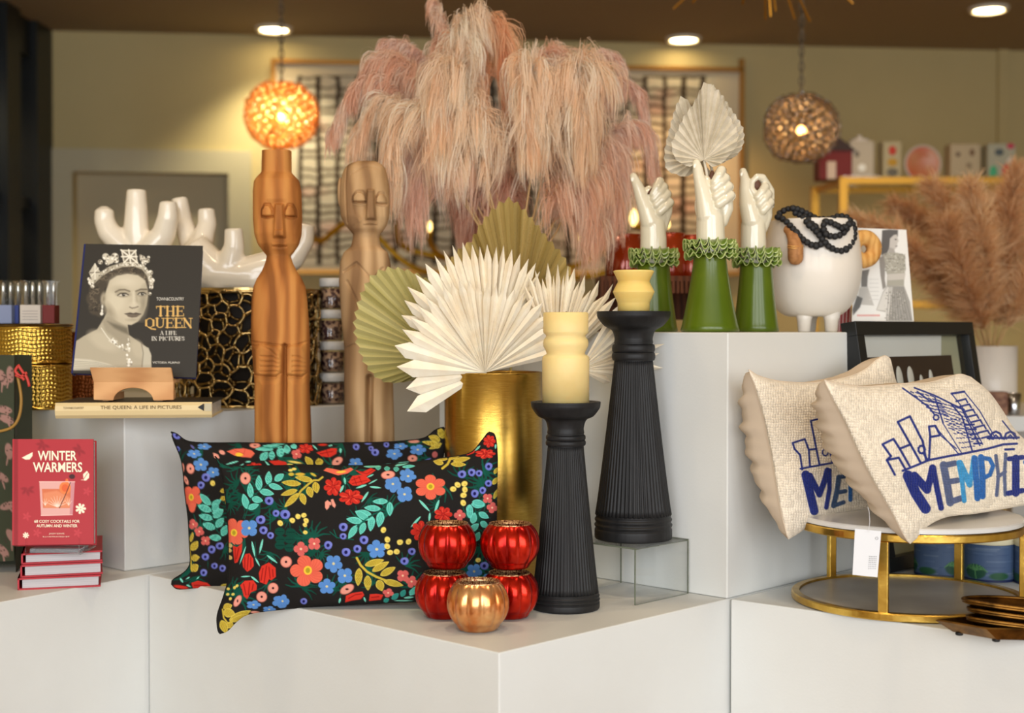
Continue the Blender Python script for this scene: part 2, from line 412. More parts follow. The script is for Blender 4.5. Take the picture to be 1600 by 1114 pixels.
cw = .13
for nm, V in (('trim_1', wallbox(dl-wd*cw, dl, 0, dzt+cw, -.025, 0)), ('trim_2', wallbox(dr, dr+wd*cw, 0, dzt+cw, -.025, 0)), ('trim_3', wallbox(dl, dr, dzt, dzt+cw, -.025, 0))):
    struct(nm, *V, M['trim'])
struct('trim_4', *wallbox(PW(1556, 300), PW(1572, 300), 0, CZ, -.03, 0), M['wall'])
# left wall: black steel window grid over a plain wall
struct('wall_left', *obox((XL-.12, YF, 0), (.12, 0, 0), (0, 6.2-YF, 0), (0, 0, CZ)), M['wall'])
win = thing('window_1', 'black steel gridded window in the left wall', 'window', (XL, 7.1, 0)); del win['category']; win['kind'] = 'structure'
y0w, y1w = 6.2, yl
for (a, b) in ((y1w-.26, y1w), (y1w-.72, y1w-.52), (6.2, 6.9)):
    obj('mullion', *obox((XL-.1, a, 0), (.16, 0, 0), (0, b-a, 0), (0, 0, CZ)), M['blacksteel'], win)
for z, h in ((CZ-.2, .2), (1.86, .06), (1.38, .06), (.6, .06), (0, .12)):
    obj('transom', *obox((XL-.08, y0w, z), (.1, 0, 0), (0, y1w-y0w, 0), (0, 0, h)), M['blacksteel'], win)
for (a, b) in ((y1w-.52, y1w-.26), (6.9, y1w-.72)):
    obj('pane', *obox((XL-.05, a, .6), (.006, 0, 0), (0, b-a, 0), (0, 0, CZ-.8)), M['glass'], win)
struct('wall_side', *obox((XL-1.5, 5.2, 0), (.1, 0, 0), (0, 4.5, 0), (0, 0, CZ)), mat('passage_paint', (150, 128, 92), .9))
struct('wall_right', *obox((XR, YF, 0), (.12, 0, 0), (0, yr-YF, 0), (0, 0, CZ)), M['wall'])
struct('baseboard_back', *wallbox(dr+wd*cw, wl(XR), 0, .14, -.02, 0), M['trim'])
# shopfront wall behind the photographer, open where the windows are
ff = [obox((XL, YF, 0), (XR-XL, 0, 0), (0, .08, 0), (0, 0, .5)), obox((XL, YF, 2.92), (XR-XL, 0, 0), (0, .08, 0), (0, 0, .02))]
struct('wall_front', *join(*ff), M['blacksteel'])

# recessed ceiling lights
recm = mat('lamp_lens', (255, 240, 210), .5, emit=(255, 226, 170), estr=22); trimm = mat('lamp_trim', (225, 220, 205), .5)
def onceil(px, py):
    x, y, z = D(px, py); k = (CZ-EYE)/z; return np.array([x*k, y*k, CZ])
for (px, py, lab, pw, tint) in ((428, 43, 'round recessed ceiling light above the left glass pendant', 75, (1, .86, .58)),
                     (1068, 59, 'round recessed ceiling light over the framed net artwork', 60, (1, .62, .30)),
                     (1545, 12, 'round recessed ceiling light at the upper right', 60, (1, .86, .6))):
    c = onceil(px, py)
    t = thing('recessed_light', lab, 'ceiling light', c, 'recessed ceiling lights')
    obj('lens', *lathe((c[0], c[1], CZ-.012), [(.075, 0), (.08, .01)], 32), recm, t)
    obj('trim_ring', *lathe((c[0], c[1], CZ-.02), [(.082, .004), (.084, 0), (.1, 0), (.105, .018), (.082, .018)], 32, capb=False, capt=False), trimm, t)
    s = spot((c[0], min(c[1], 8.0)-.12, CZ-.04), pw, tint, 105, .8); s.rotation_euler = (.12, 0, 0)
# warm track lights over the display
for (x, y, p_) in ((-1.0, 2.1, 24), (.1, 1.9, 27), (1.1, 2.2, 24)):
    s = spot((x, y, CZ-.06), p_, (1, .78, .52), 95, .7, .09); s.rotation_euler = (.12, 0, 0)
for (x, y, p_) in ((-.25, 3.3, 11), (.35, 3.35, 9), (1.5, 3.9, 14)):  # last one is an unseen fill added to brighten the brown pampas
    s = spot((x, y, CZ-.06), p_, (1, .74, .48), 80, .8, .07)
s = spot((XL-.8, 6.9, CZ-.1), 90, (1, .8, .5), 150, .5, .1)  # unseen fill added to brighten the passage behind the steel window
# warm shop lighting over the back of the room
for (x, y, p) in ((-1.4, 5.6, 38), (1.6, 5.4, 44), (3.4, 6.6, 52)):
    s = spot((x, y, CZ-.06), p, (1, .72, .42), 130, .7, .1)

# ------------------------------------------------------------------ framed net artwork
art = thing('framed_artwork', 'large gold-framed artwork of a dark net pattern on the back wall', 'artwork', PW(790, 425, .03))
def wquad(x0, y0, x1, y1, off, th):
    a, b, c = PW(x0, y1, off), PW(x1, y1, off), PW(x0, y0, off)
    b[2] = a[2]; up = np.array([0, 0, c[2]-a[2]])
    return obox(a, b-a, up, wn*th)
ax0, ax1, ay0, ay1 = 425, 1160, 93, 428
fg = mat('art_frame_gold', (170, 120, 52), .35, .7)
obj('mat_board', *wquad(ax0+4, ay0+4, ax1-4, ay1-4, .01, .012), mat('mat_board_cream', (214, 200, 170), .8), art)
# frame bars follow the wall; top edge drops to the right as the photo shows through perspective
for q in ((ax0, ay0, ax1, ay0+7), (ax0, ay1-7, ax1, ay1), (ax0, ay0, ax0+7, ay1), (ax1-7, ay0, ax1, ay1)):
    obj('frame_bar', *wquad(*q, .01, .035), fg, art)
pn = Paint(460, 118, 1118, 414, 1, (206, 196, 172))
r = random.Random(3)
for k in range(60): pn.ell(r.uniform(460, 1118), r.uniform(118, 414), r.uniform(10, 40), r.uniform(6, 16), (206, 172, 152) if k % 2 else (214, 200, 176), soft=6)
vx = list(range(468, 1120, 30))
for y in range(122, 414, 14):
    for i in range(len(vx)-1):
        yy = y+r.uniform(-4, 4); pn.line([(vx[i], yy+r.uniform(-3, 3)), (vx[i]+15, yy+r.uniform(-2, 3)), (vx[i+1], yy+r.uniform(-3, 3))], r.uniform(2.5, 4.5), (72, 58, 44), soft=.8)
for x in vx:
    pts = [(x+r.uniform(-2, 2), y) for y in range(112, 430, 24)]; pn.line(pts, r.uniform(5, 8), (58, 46, 34), soft=1)
gx, gy = np.meshgrid(np.linspace(460, 1118, 330), np.linspace(118, 414, 150)); c, _ = pn.sample(gx, gy)
obj('net_print', PW(gx.ravel(), gy.ravel(), .024), grid_faces(330, 150), M['vcmatte'], art, col=srgb(c.reshape(-1, 3)))

# ------------------------------------------------------------------ glass petal pendants
petal = []
_t = np.linspace(0, 2*PI, 9)[:-1]
def cupmesh(r=.021):
    V = [(0, 0, -.006)]; F = []
    for k, (rr, z) in enumerate(((.5, -.004), (1, .002), (1.08, .012))): V += [(rr*r*math.cos(a), rr*r*math.sin(a), z) for a in _t]
    F += [(0, 1+i, 1+(i+1) % 8) for i in range(8)]
    for k in range(2): F += [(1+8*k+i, 1+8*(k+1)+i, 1+8*(k+1)+(i+1) % 8, 1+8*k+(i+1) % 8) for i in range(8)]
    return np.array(V), F
chm = mat('chain_bronze', (92, 80, 62), .4, .6)
bulbm = {0: mat('warm_bulb', (255, 200, 120), .4, emit=(255, 178, 84), estr=45), 1: mat('warm_bulb_dim', (255, 200, 120), .4, emit=(255, 190, 110), estr=45)}
def pendant(px, py, Y, R, gm, lab, bm, watt):
    c = P(px, py, Y); t = thing('glass_pendant', lab, 'pendant lamp', (c[0], c[1], c[2]-R), 'glass pendants')
    V, F = cupmesh(); me = new_mesh('petal', V, F, True); me.materials.append(gm)
    n = 230; rr = random.Random(px)
    for i in range(n):
        z = 1-2*(i+.5)/n; a = i*2.39996; s = math.sqrt(1-z*z); d = np.array([s*math.cos(a), s*math.sin(a), z])
        if z > .93: continue
        # slightly squared globe
        R2 = R*(.9+.1*min(1, abs(s)*1.15))*(1+rr.uniform(-.04, .04)); o = bpy.data.objects.new('glass_petal', me); COL.objects.link(o); o.parent = t
        p = c+d*R2-ORG[t.name]; o.location = tuple(p)
        o.rotation_euler = Vector(d).to_track_quat('Z', 'Y').to_euler(); o.rotation_euler.rotate_axis('X', rr.uniform(-.35, .35))
    obj('bulb', *ball(c-np.array([0, 0, .01]), .018), bm, t, True)
    # wire armature
    for k in range(6):
        a = k*PI/6; pts = [c+np.array([math.cos(a)*math.cos(u), math.sin(a)*math.cos(u), math.sin(u)])*R*.86 for u in np.linspace(0, 2*PI, 25)]
        obj('wire_hoop', *tube(pts, .0018, 4), M['darkgold'], t)
    top = CZ; pts = [c+np.array([0, 0, R*.8]), np.array([c[0], c[1], top])]
    k = 0; z = c[2]+R*.82
    while z < top-.01:
        hr = .017; a = (k % 2)*PI/2; pp = [(c[0]+math.cos(a)*hr*.55*math.cos(u), c[1]+math.sin(a)*hr*.55*math.cos(u), z+hr*1.25*math.sin(u)+hr) for u in np.linspace(0, 2*PI, 9)]
        obj('chain_link', *tube(pp, .0044, 4, cap=False), chm, t); z += hr*1.9; k += 1
    obj('canopy', *lathe((c[0], c[1], top-.025), [(.012, 0), (.05, .01), (.055, .024)], 20), M['darkgold'], t)
    l = bpy.data.lights.new('pendant_glow', 'POINT'); l.energy = watt; l.color = (1, .62, .28); l.shadow_soft_size = .03
    o = bpy.data.objects.new('pendant_glow', l); COL.objects.link(o); o.location = tuple(c)
pendant(440, 180, 6.2, .15, glassy('amber_glass', (1, .86, .6), .35, .15, .08, (255, 176, 84), .36), 'globe pendant of amber glass petals glowing brightly, above the taller wooden figure', bulbm[0], 5.5)
pendant(1252, 200, 6.2, .15, glassy('smoke_glass', (.66, .58, .5), .4, .2, .14, (176, 156, 134), .3), 'globe pendant of smoky glass petals to the right of the white palm leaves', bulbm[1], .8)

# ------------------------------------------------------------------ gold starburst chandelier, only the lowest rods reach into the frame
sc_ = P(1195, -120, 4.4); t = thing('starburst_chandelier', 'gold starburst chandelier whose lower rods dip in at the top edge', 'chandelier', sc_)
obj('hub', *ball(sc_, .05), M['gold'], t, True); obj('stem', *tube([sc_, (sc_[0], sc_[1], CZ)], .008, 8), M['gold'], t)
rodm = mat('chandelier_gold', (190, 130, 40), .35, .8)
for (px, py, dy) in ((1052, 14, .1), (1082, 4, -.1), (1128, -4, .12), (1160, 6, -.15), (1196, 30, -.1), (1204, 26, .06), (1212, 18, -.02), (1242, 30, .08), (1266, 34, -.06), (1290, -5, .1), (1333, 6, .0),
                     (1000, -90, 0), (1390, -100, .1), (1030, -180, .2), (1340, -220, -.1), (1190, -300, .15), (1120, -270, -.2)):
    e = P(px, py, 4.4+dy); obj('rod', *tube([sc_, e], [.0035, .0035], 6), rodm, t)

# ------------------------------------------------------------------ brass branch wall lamp seen between the displays
bc = P(800, 440, 6.4); t = thing('brass_candelabrum', 'tall brass candelabrum with curved arms glimpsed behind the pampas plumes', 'candelabrum', (bc[0], bc[1], 0))
yb = mat('yellow_brass', (196, 150, 30), .35, .6)
fl = mat('flame_bulb', (255, 220, 150), .4, emit=(255, 214, 130), estr=4)
for pts in ([(800, 440), (700, 405), (630, 385), (622, 340), (632, 300)], [(800, 440), (650, 420), (560, 345), (500, 378), (482, 362)], [(800, 440), (900, 415), (955, 380), (962, 330), (955, 300)],
            [(800, 440), (930, 430), (1000, 395), (1010, 360), (990, 352)], [(800, 440), (740, 420), (690, 400), (672, 380), (671, 362)]):
    q = resample(pts, 26); V = P(q[:, 0], q[:, 1], 6.4+.25*np.sin(np.linspace(0, PI, 26)))
    obj('arm', *tube(V, .014, 8), yb, t, True)
for (px, py, w, h) in ((671, 354, 4, 8), (990, 340, 6, 13), (1043, 350, 3, 7), (905, 372, 3, 6)):
    obj('candle_bulb', *ball(P(px, py, 6.4), w*6.4/FPX, 1, 1, h/w), fl, t, True)
obj('column', *tube([bc, (bc[0], bc[1], .02)], .015, 8), yb, t); obj('foot', *lathe((bc[0], bc[1], 0), [(.16, 0), (.16, .015), (.02, .03)], 24), yb, t)

# ------------------------------------------------------------------ gold etagere with ornaments, far right
Ye = 6.3; zt = Z(277, Ye); et = thing('gold_etagere', 'gold-framed glass shelf unit far back on the right', 'shelf', (X(1450, Ye), Ye+.2, 0))
gm = mat('etagere_gold', (190, 140, 50), .35, .7)
x0, x1 = X(1316, Ye), X(1700, Ye); Yb = Ye+.42; x0b = X(1272, Yb)
for (x, y) in ((x0, Ye), (x1, Ye), (x0b, Yb), (x1, Yb)): obj('leg', *box((x, y, 0), .035, .035, zt), gm, et)
for z in (zt-.03, 1.3, .6):
    obj('rail', *obox((x0, Ye-.015, z), (x1-x0, 0, 0), (0, .03, 0), (0, 0, .03)), gm, et)
    obj('rail', *obox((x0b, Yb-.015, z), (x1-x0b, 0, 0), (0, .03, 0), (0, 0, .03)), gm, et)
    obj('rail', *obox((x0, Ye, z), (x0b-x0, Yb-Ye, 0), (.03, .0, 0), (0, 0, .03)), gm, et)
    obj('glass_shelf', *prism([(x0, Ye), (x1, Ye), (x1, Yb), (x0b, Yb)], z+.03, z+.036), M['glass'], et)
zs = zt+.007
def onshelf(px, Y): return X(px, Y)
# red barn
Y = 6.5; bx = X(1300, Y); t = thing('toy_barn', 'small red house ornament at the left end of the gold shelf', 'ornament', (bx, Y, zs))
rm = mat('barn_red', (120, 26, 22), .6); rr2 = mat('barn_roof', (60, 40, 34), .6)
obj('wall', *box((bx, Y, zs), .15, .12, .13), rm, t)
V = np.array([(bx-.09, Y-.07, zs+.13), (bx+.09, Y-.07, zs+.13), (bx, Y-.07, zs+.2), (bx-.09, Y+.07, zs+.13), (bx+.09, Y+.07, zs+.13), (bx, Y+.07, zs+.2)])
obj('roof', V, [(0,1,2), (3,5,4), (0,2,5,3), (1,4,5,2), (0,3,4,1)], rr2, t)
obj('door', *box((bx-.02, Y-.062, zs), .04, .006, .08), mat('barn_white', (220, 200, 180), .7), t)
# white jars, plates and boxes, each on its own
def shelfbox(px0, px1, ytop, Y, col, name, lab, cat, deco=()):
    x = X((px0+px1)/2, Y); w = (px1-px0)*Y/FPX; h = Z(ytop, Y)-zs
    t = thing(name, lab, cat, (x, Y, zs)); m = mat(name+'_paint', col, .5)
    o = obj('body', *box((x, Y, zs), w, min(w, .1), h), m, t); bevel(o, .008, 3)
    for (u, v, ru, rv, c) in deco:
        obj('motif', *ball((x+u*w, Y-min(w, .1)/2, zs+v*h), ru*w, 1, .1, rv/ru*h/w), mat('motif_paint', c, .6), t, True)
    return t, x, w, h
t, x, w, h = shelfbox(1322, 1361, 222, 6.5, (196, 184, 160), 'ceramic_canister', 'pale canister with a shiny knob beside the red house', 'canister', ((0, .3, .16, .1, (250, 250, 240)), (-.2, .65, .1, .08, (120, 110, 96))))
obj('lid', *lathe((x, 6.5, zs+h), [(.045, 0), (.045, .01), (.01, .02), (.012, .03)], 20), M['ceramicmatte'], t)
shelfbox(1374, 1404, 222, 6.52, (186, 172, 132), 'painted_panel', 'narrow yellow-green painted panel left of the orange plate', 'picture', ((0, .75, .2, .12, (200, 60, 40)), (0, .45, .26, .1, (196, 150, 40)), (0, .2, .3, .1, (110, 104, 90))))
px_, Y = 1440, 6.55; rp = 27*Y/FPX; t = thing('orange_plate', 'round orange-red plate standing on the gold shelf', 'plate', (X(px_, Y), Y, zs))
V, F = lathe((0, 0, 0), [(.01, 0), (rp*.6, .004), (rp, .02), (rp*1.02, .024), (rp*.97, .026), (rp*.6, .012), (.01, .01)], 36)
V = np.stack([V[:, 0]+X(px_, Y), Y+.02-V[:, 2], V[:, 1]+zs+rp*1.02], -1); obj('dish', V, F, mat('plate_orange', (196, 92, 48), .35, col2=(206, 150, 110), nscale=9), t, True)
obj('rim', *tube([(X(px_, Y)+rp*1.02*math.cos(a), Y-.005, zs+rp*1.03+rp*1.02*math.sin(a)) for a in np.linspace(0, 2*PI, 33)], .006, 6, cap=False), mat('plate_rim', (214, 196, 176), .4), t, True)
shelfbox(1478, 1526, 226, 6.55, (186, 166, 130), 'patterned_box', 'beige box with faint dark marks right of the orange plate', 'box', ((-.25, .7, .08, .06, (110, 90, 70)), (.2, .75, .08, .1, (120, 90, 60)), (.1, .4, .1, .08, (150, 130, 100))))
shelfbox(1536, 1580, 226, 6.5, (168, 164, 140), 'floral_vase', 'pale vase with green and pink flowers at the shelf’s right', 'vase', ((-.3, .18, .14, .2, (70, 170, 120)), (.15, .22, .14, .2, (220, 80, 70)), (-.1, .75, .16, .1, (80, 90, 90)), (.3, .5, .12, .12, (226, 214, 196)), (.3, .92, .14, .08, (190, 60, 80))))

# ------------------------------------------------------------------ back console tables that carry the far goods
def console(name, lab, px0, px1, Y0, dY, z, m):
    xa, xb = X(px0, Y0), X(px1, Y0); t = thing(name, lab, 'table', ((xa+xb)/2, Y0+dY/2, 0))
    obj('tabletop', *obox((xa, Y0, z-.04), (xb-xa, 0, 0), (0, dY, 0), (0, 0, .04)), m, t)
    for x in (xa+.03, xb-.08):
        for y in (Y0+.03, Y0+dY-.08): obj('leg', *obox((x, y, 0), (.05, 0, 0), (0, .05, 0), (0, 0, z-.04)), m, t)
    return t
console('console_table', 'table at the right carrying the white vase of brown pampas', 1470, 1760, 3.75, .7, Z(642, 4.0), M['plinth'])
# ================================================================== white display plinths
ZL = .72
C0 = G(780, 1020)[:2]; U1 = np.array([-.720, .694]); U2 = np.array([.690, .724]); U1 /= np.linalg.norm(U1); U2 = np.array([U1[1], -U1[0]])
L0 = C0+U1*.964; R0 = C0+U2*.58
def plinth(poly, z0, z1, lab):
    o = obj('display_plinth', *prism([tuple(p) for p in poly], z0, z1), M['plinth']); tag(o, lab, 'plinth', 'white display plinths'); bevel(o, .0022, 2); return o
plinth([C0, C0+U2*1.18, C0+U1*.962+U2*1.18, C0+U1*.962], 0, ZL, 'low white plinth with its corner towards us, carrying the floral pillows and red pumpkins')
E1 = np.array([-.55, -.83])/np.hypot(.55, .83); E2 = np.array([-E1[1], E1[0]])*-1
E2 = np.array([-.83, .55])/np.hypot(.55, .83)
lo = np.array([-.004, 0])
plinth([L0+lo, L0+lo+U2*1.0, L0+lo+U2*1.0+U1*1.2, L0+E2*1.6+E1*.3, L0+lo+E1*1.2+E2*.9, L0+lo+E1*1.2], 0, ZL, 'low white plinth at the left under the red cookbook and its stack')
rd = np.array([.774, -.633]); rw = np.array([.633, .774]); RR = R0+np.array([.006, -.002])
plinth([RR, RR+rd*1.5, RR+rd*1.5+rw*1.2, RR+U2*1.18+rd*.004], 0, ZL, 'low white plinth at the right under the round gold stand')
ZR = Z(519.5, R0[1]); plinth([R0, R0+U2*.8, R0+U2*.8+U1*.75, R0+U1*.75], ZL+.0005, ZR, 'tall white plinth carrying the green hand vases')
K0 = np.array(G(195, 893)[:2]); ZK = Z(650, K0[1])
plinth([K0, K0+U2*.60, K0+U2*.60+U1*1.1, K0+U1*1.1], ZL+.0005, ZK, 'mid-height white plinth at the left under the portrait book')
D0 = np.array([-.281, 3.23]); ZD = 1.10
plinth([D0, D0+U2*.5, D0+U2*.5+U1*.35, D0+U1*.35], ZL+.0005, ZD, 'white plinth behind the paler wooden figure')

# ================================================================== pillows
def vnoise(px, py, s, seed=0):
    r = np.random.default_rng(seed); g = r.random((64, 64)); fx = np.asarray(px)/s; fy = np.asarray(py)/s
    i = np.floor(fx).astype(int); j = np.floor(fy).astype(int); a = fx-i; b = fy-j; a = a*a*(3-2*a); b = b*b*(3-2*b)
    q = lambda jj, ii: g[jj % 64, ii % 64]
    return (q(j, i)*(1-a)+q(j, i+1)*a)*(1-b)+(q(j+1, i)*(1-a)+q(j+1, i+1)*a)*b
def pillow(name, lab, cat, group, top, bot, lef, rig, Yf, thf, thb, nrm, nu, nv, paint, mf, mb, base, relief=.0007, wr=.004, pw=.5, hook=False):
    g = coons(top, bot, lef, rig, nu, nv); px, py = g[..., 0], g[..., 1]
    u = np.linspace(-1, 1, nu)[None]; v = np.linspace(-1, 1, nv)[:, None]
    hb = ((1-u*u)*(1-v*v)); h = np.clip(hb, 0, 1)**pw
    c, H = paint.sample(px, py)
    wrk = (vnoise(px, py, 34, 1)-.5)*wr*1.6+(vnoise(px, py, 15, 2)-.5)*wr*.8
    edge = np.clip(hb*14, 0, 1)
    Y = Yf(px, py)-h*thf-wrk*edge-H*relief*np.clip(hb*30, 0, 1)
    if hook:
        lp = np.abs(np.sin(px*.80+.5*np.sin(py*.35)))*np.abs(np.sin(py*.78+.4*np.sin(px*.3)))
        Y = Y-.0030*np.clip(edge+.3, 0, 1)*lp**.7
    V = P(px, py, Y).reshape(-1, 3)
    t = thing(name, lab, cat, base, group)
    if hook:
        ci = np.floor((px*.80+.5*np.sin(py*.35))/PI).astype(int); cj = np.floor((py*.78+.4*np.sin(px*.3))/PI).astype(int); c = np.clip(c*(1+((ci*7919+cj*104729+(ci*cj) % 97) % 17/17.-.5)*.10)[..., None], 0, 1)
    col = srgb(c.reshape(-1, 3))
    obj('embroidered_front' if not hook else 'hooked_front', V, grid_faces(nu, nv), mf, t, True, col)
    # backing sheet on a coarser grid
    s = 4; g2 = g[::s, ::s]; nu2, nv2 = g2.shape[1], g2.shape[0]
    ed = coons(top, bot, lef, rig, nu2, nv2); h2 = np.clip((1-np.linspace(-1, 1, nu2)[None]**2)*(1-np.linspace(-1, 1, nv2)[:, None]**2), 0, 1)**.42
    puck = 1+(.10*np.sin(np.linspace(0, nv2*.62, nv2))+.07*np.sin(np.linspace(0, nv2*1.1, nv2)+1))[:, None]*(1-h2*.7)
    B = P(ed[..., 0], ed[..., 1], Yf(ed[..., 0], ed[..., 1])+.0005)+np.asarray(nrm)*(h2*thb*puck+.0006*0)[..., None]
    B[..., 2] += (vnoise(ed[..., 0], ed[..., 1], 9, 5)-.5)*.004*h2
    obj('backing', B.reshape(-1, 3), grid_faces(nu2, nv2)[:, ::-1], mb, t, True)
    bd = np.vstack([g2[0], g2[1:, -1], g2[-1, ::-1][1:], g2[::-1, 0][1:-1]])
    obj('seam', *tube(P(bd[:, 0], bd[:, 1], Yf(bd[:, 0], bd[:, 1])), .0014, 5), mb, t, True)
    return t
BLK = (31, 29, 28); GRN = (16, 78, 64); GR2 = (14, 90, 74)
TEAL = (100, 196, 180); TEALD = (34, 120, 108); YEL = (196, 172, 62); YELD = (120, 96, 26); CREAMY = (230, 208, 104)
BLUE = (92, 142, 206); BLUED = (56, 100, 170); PURP = (104, 112, 196); PURD = (26, 24, 76); PEACH = (226, 150, 132); PCHD = (190, 104, 92)
RED = (206, 50, 38); REDD = (140, 24, 22); COR = (226, 104, 80); CORD = (190, 66, 52)
class Flora:
    def __init__(s, p): s.p = p; s.r = random.Random(11)
    def f(s, ox, oy, sc): s.p.frame(ox, oy, sc)
    def petals(s, x, y, r, n, rot, col, dark, cc, cr=.2, asp=1., sq=1.):
        k = s.p.o[2]; X_, Y_ = s.p.T(x, y); R = r/k; w = s.p.win(X_-R*1.1, Y_-R*1.1, X_+R*1.1, Y_+R*1.1, 1)
        if not w: return
        w, gx, gy = w; dx = (gx-X_); dy = (gy-Y_)/asp; d = np.hypot(dx, dy); th = np.arctan2(dy, dx)-rot
        lob = np.abs(np.cos(n*th/2))**.5; rad = R*(.58+.42*lob)
        m = np.clip(.5-(d-rad)/.7, 0, 1)
        rib = .5+.5*np.sin(th*n*5+d*.6); shade = np.clip(d/rad, 0, 1)
        gap = np.clip(1-lob*2.2, 0, 1)
        tt = np.clip(.25*rib+.55*gap*shade+.12*(1-shade), 0, 1)[..., None]
        colr = np.array(col)/255.*(1-tt)+np.array(dark)/255.*tt
        mm = m[..., None]; s.p.A[w] = s.p.A[w]*(1-mm)+colr*mm; s.p.H[w] = s.p.H[w]*(1-m)+m*(.6+.4*rib)
        if cc is not None: s.p.ell(x, y, r*cr, r*cr*asp, cc, h=1.2)
    def blue(s, x, y, r, n=5, rot=0., asp=1.): s.petals(x, y, r, n, rot, BLUE, BLUED, (214, 200, 150), .15, asp)
    def pinkf(s, x, y, r, n=4, rot=.4, asp=1.): s.petals(x, y, r, n, rot, (216, 104, 98), (160, 54, 54), (246, 196, 160), .17, asp)
    def coral(s, x, y, r, n=6, rot=0., asp=1., cx=0, cy=0): s.petals(x, y, r, n, rot, COR, CORD, None, 0, asp); s.p.ell(x+cx, y+cy, r*.24, r*.28*asp, (236, 196, 60), h=1.2); s.p.ell(x+cx, y+cy, r*.13, r*.17*asp, (170, 150, 40), h=1)
    def peach(s, x, y, rx, ry=None, rot=0.):
        ry = ry or rx; s.p.ell(x, y, rx, ry, PCHD, rot, .7); s.p.ell(x, y, rx*.88, ry*.88, PEACH, rot, 1); s.p.ell(x, y, rx*.2, ry*.2, (40, 14, 20), h=.3)
    def purp(s, x, y, r):
        s.p.ell(x, y, r*.98, r*.86, PURP, s.r.uniform(0, 1.5), 1); s.p.ell(x+r*.25, y-r*.2, r*.75, r*.7, (118, 126, 206), .6, 1); s.p.ell(x, y, r*.36, r*.4, PURD, h=.4)
    def yel(s, x, y, r): s.p.ell(x, y, r, r*.85, CREAMY, s.r.uniform(0, 3), 1); s.p.ell(x+r*.2, y+r*.2, r*.3, r*.25, (206, 168, 60), h=1)
    def rose(s, x, y, rx, ry=None, rot=0.):
        ry = ry or rx; s.petals(x, y, max(rx, ry), 7, rot, RED, REDD, None, 0, 1 if abs(rx-ry) < 1 else ry/rx if ry < rx else 1)
        for k in range(5):
            a = rot+k*1.26; s.p.line([(x+rx*.15*math.cos(a), y+ry*.15*math.sin(a)), (x+rx*.45*math.cos(a+.5), y+ry*.45*math.sin(a+.5)), (x+rx*.7*math.cos(a+.3), y+ry*.7*math.sin(a+.3))], rx*.09, REDD, h=.2, soft=.4)
            s.p.line([(x+rx*.3*math.cos(a+.6), y+ry*.3*math.sin(a+.6)), (x+rx*.75*math.cos(a+.8), y+ry*.75*math.sin(a+.8))], rx*.07, (232, 84, 62), h=1.1, soft=.4)
    def leaf(s, x0, y0, x1, y1, w, col=TEAL, dark=TEALD, light=None):
        p = s.p; X0, Y0 = p.T(x0, y0); X1, Y1 = p.T(x1, y1); W2 = w/p.o[2]/2; L = math.hypot(X1-X0, Y1-Y0); 
        ww = p.win(min(X0, X1)-W2, min(Y0, Y1)-W2, max(X0, X1)+W2, max(Y0, Y1)+W2, 1)
        if not ww or L < .5: return
        ww, gx, gy = ww; dx, dy = (X1-X0)/L, (Y1-Y0)/L; t = ((gx-X0)*dx+(gy-Y0)*dy)/L; q = (gx-X0)*-dy+(gy-Y0)*dx
        tc = np.clip(t, 0, 1); hw = W2*np.sin(PI*tc**.85)**.75; d = np.abs(q)-hw; d = np.where((t < 0) | (t > 1), np.maximum(d, np.maximum(-t, t-1)*L), d)
        m = np.clip(.5-d/.7, 0, 1); e = np.clip(1-np.abs(d+.55)/.7, 0, 1); st = (np.abs(np.sin(q*2.3)) < .42)*(np.abs(q) < hw*.72)*(t > .15)*(t < .85)
        colr = np.array(col)/255.*np.ones(m.shape+(3,)); dk = np.array(dark)/255.; lt = np.array(light or [min(255, c*1.12+14) for c in col])/255.
        colr = colr*(1-st[..., None]*.75)+dk*st[..., None]*.75; colr = colr*(1-e[..., None]*.6)+lt*e[..., None]*.6
        mm = m[..., None]; p.A[ww] = p.A[ww]*(1-mm)+colr*mm; p.H[ww] = p.H[ww]*(1-m)+m*(1-.5*st)
    def yleaf(s, *a): s.leaf(*a, YEL, YELD, (226, 206, 110))
    def sliver(s, x0, y0, x1, y1, w=7): s.leaf(x0, y0, x1, y1, w, (120, 210, 190), (70, 160, 140))
    def stem(s, pts, w=5, col=GR2): s.p.line(pts, w, col, h=.5)
    def fern(s, x, y, r, rot=0., n=5, col=GRN):
        for k in range(n):
            a = rot+(k-(n-1)/2)*.5; s.p.line([(x, y), (x+r*.6*math.cos(a), y+r*.6*math.sin(a)), (x+r*math.cos(a+.15), y+r*math.sin(a+.15))], r*.16, col, h=.4, wd2=r*.05)
    def yarc(s, pts, r): [s.yel(x, y, r) for x, y in pts]
def greens(F, x0, y0, x1, y1, n, seed):
    r = random.Random(seed); F.p.frame(0, 0, 1)
    for k in range(n): F.fern(r.uniform(x0, x1), r.uniform(y0, y1), r.uniform(15, 27), r.uniform(0, 6.28), 7, GRN if r.random() < .7 else (12, 70, 56))
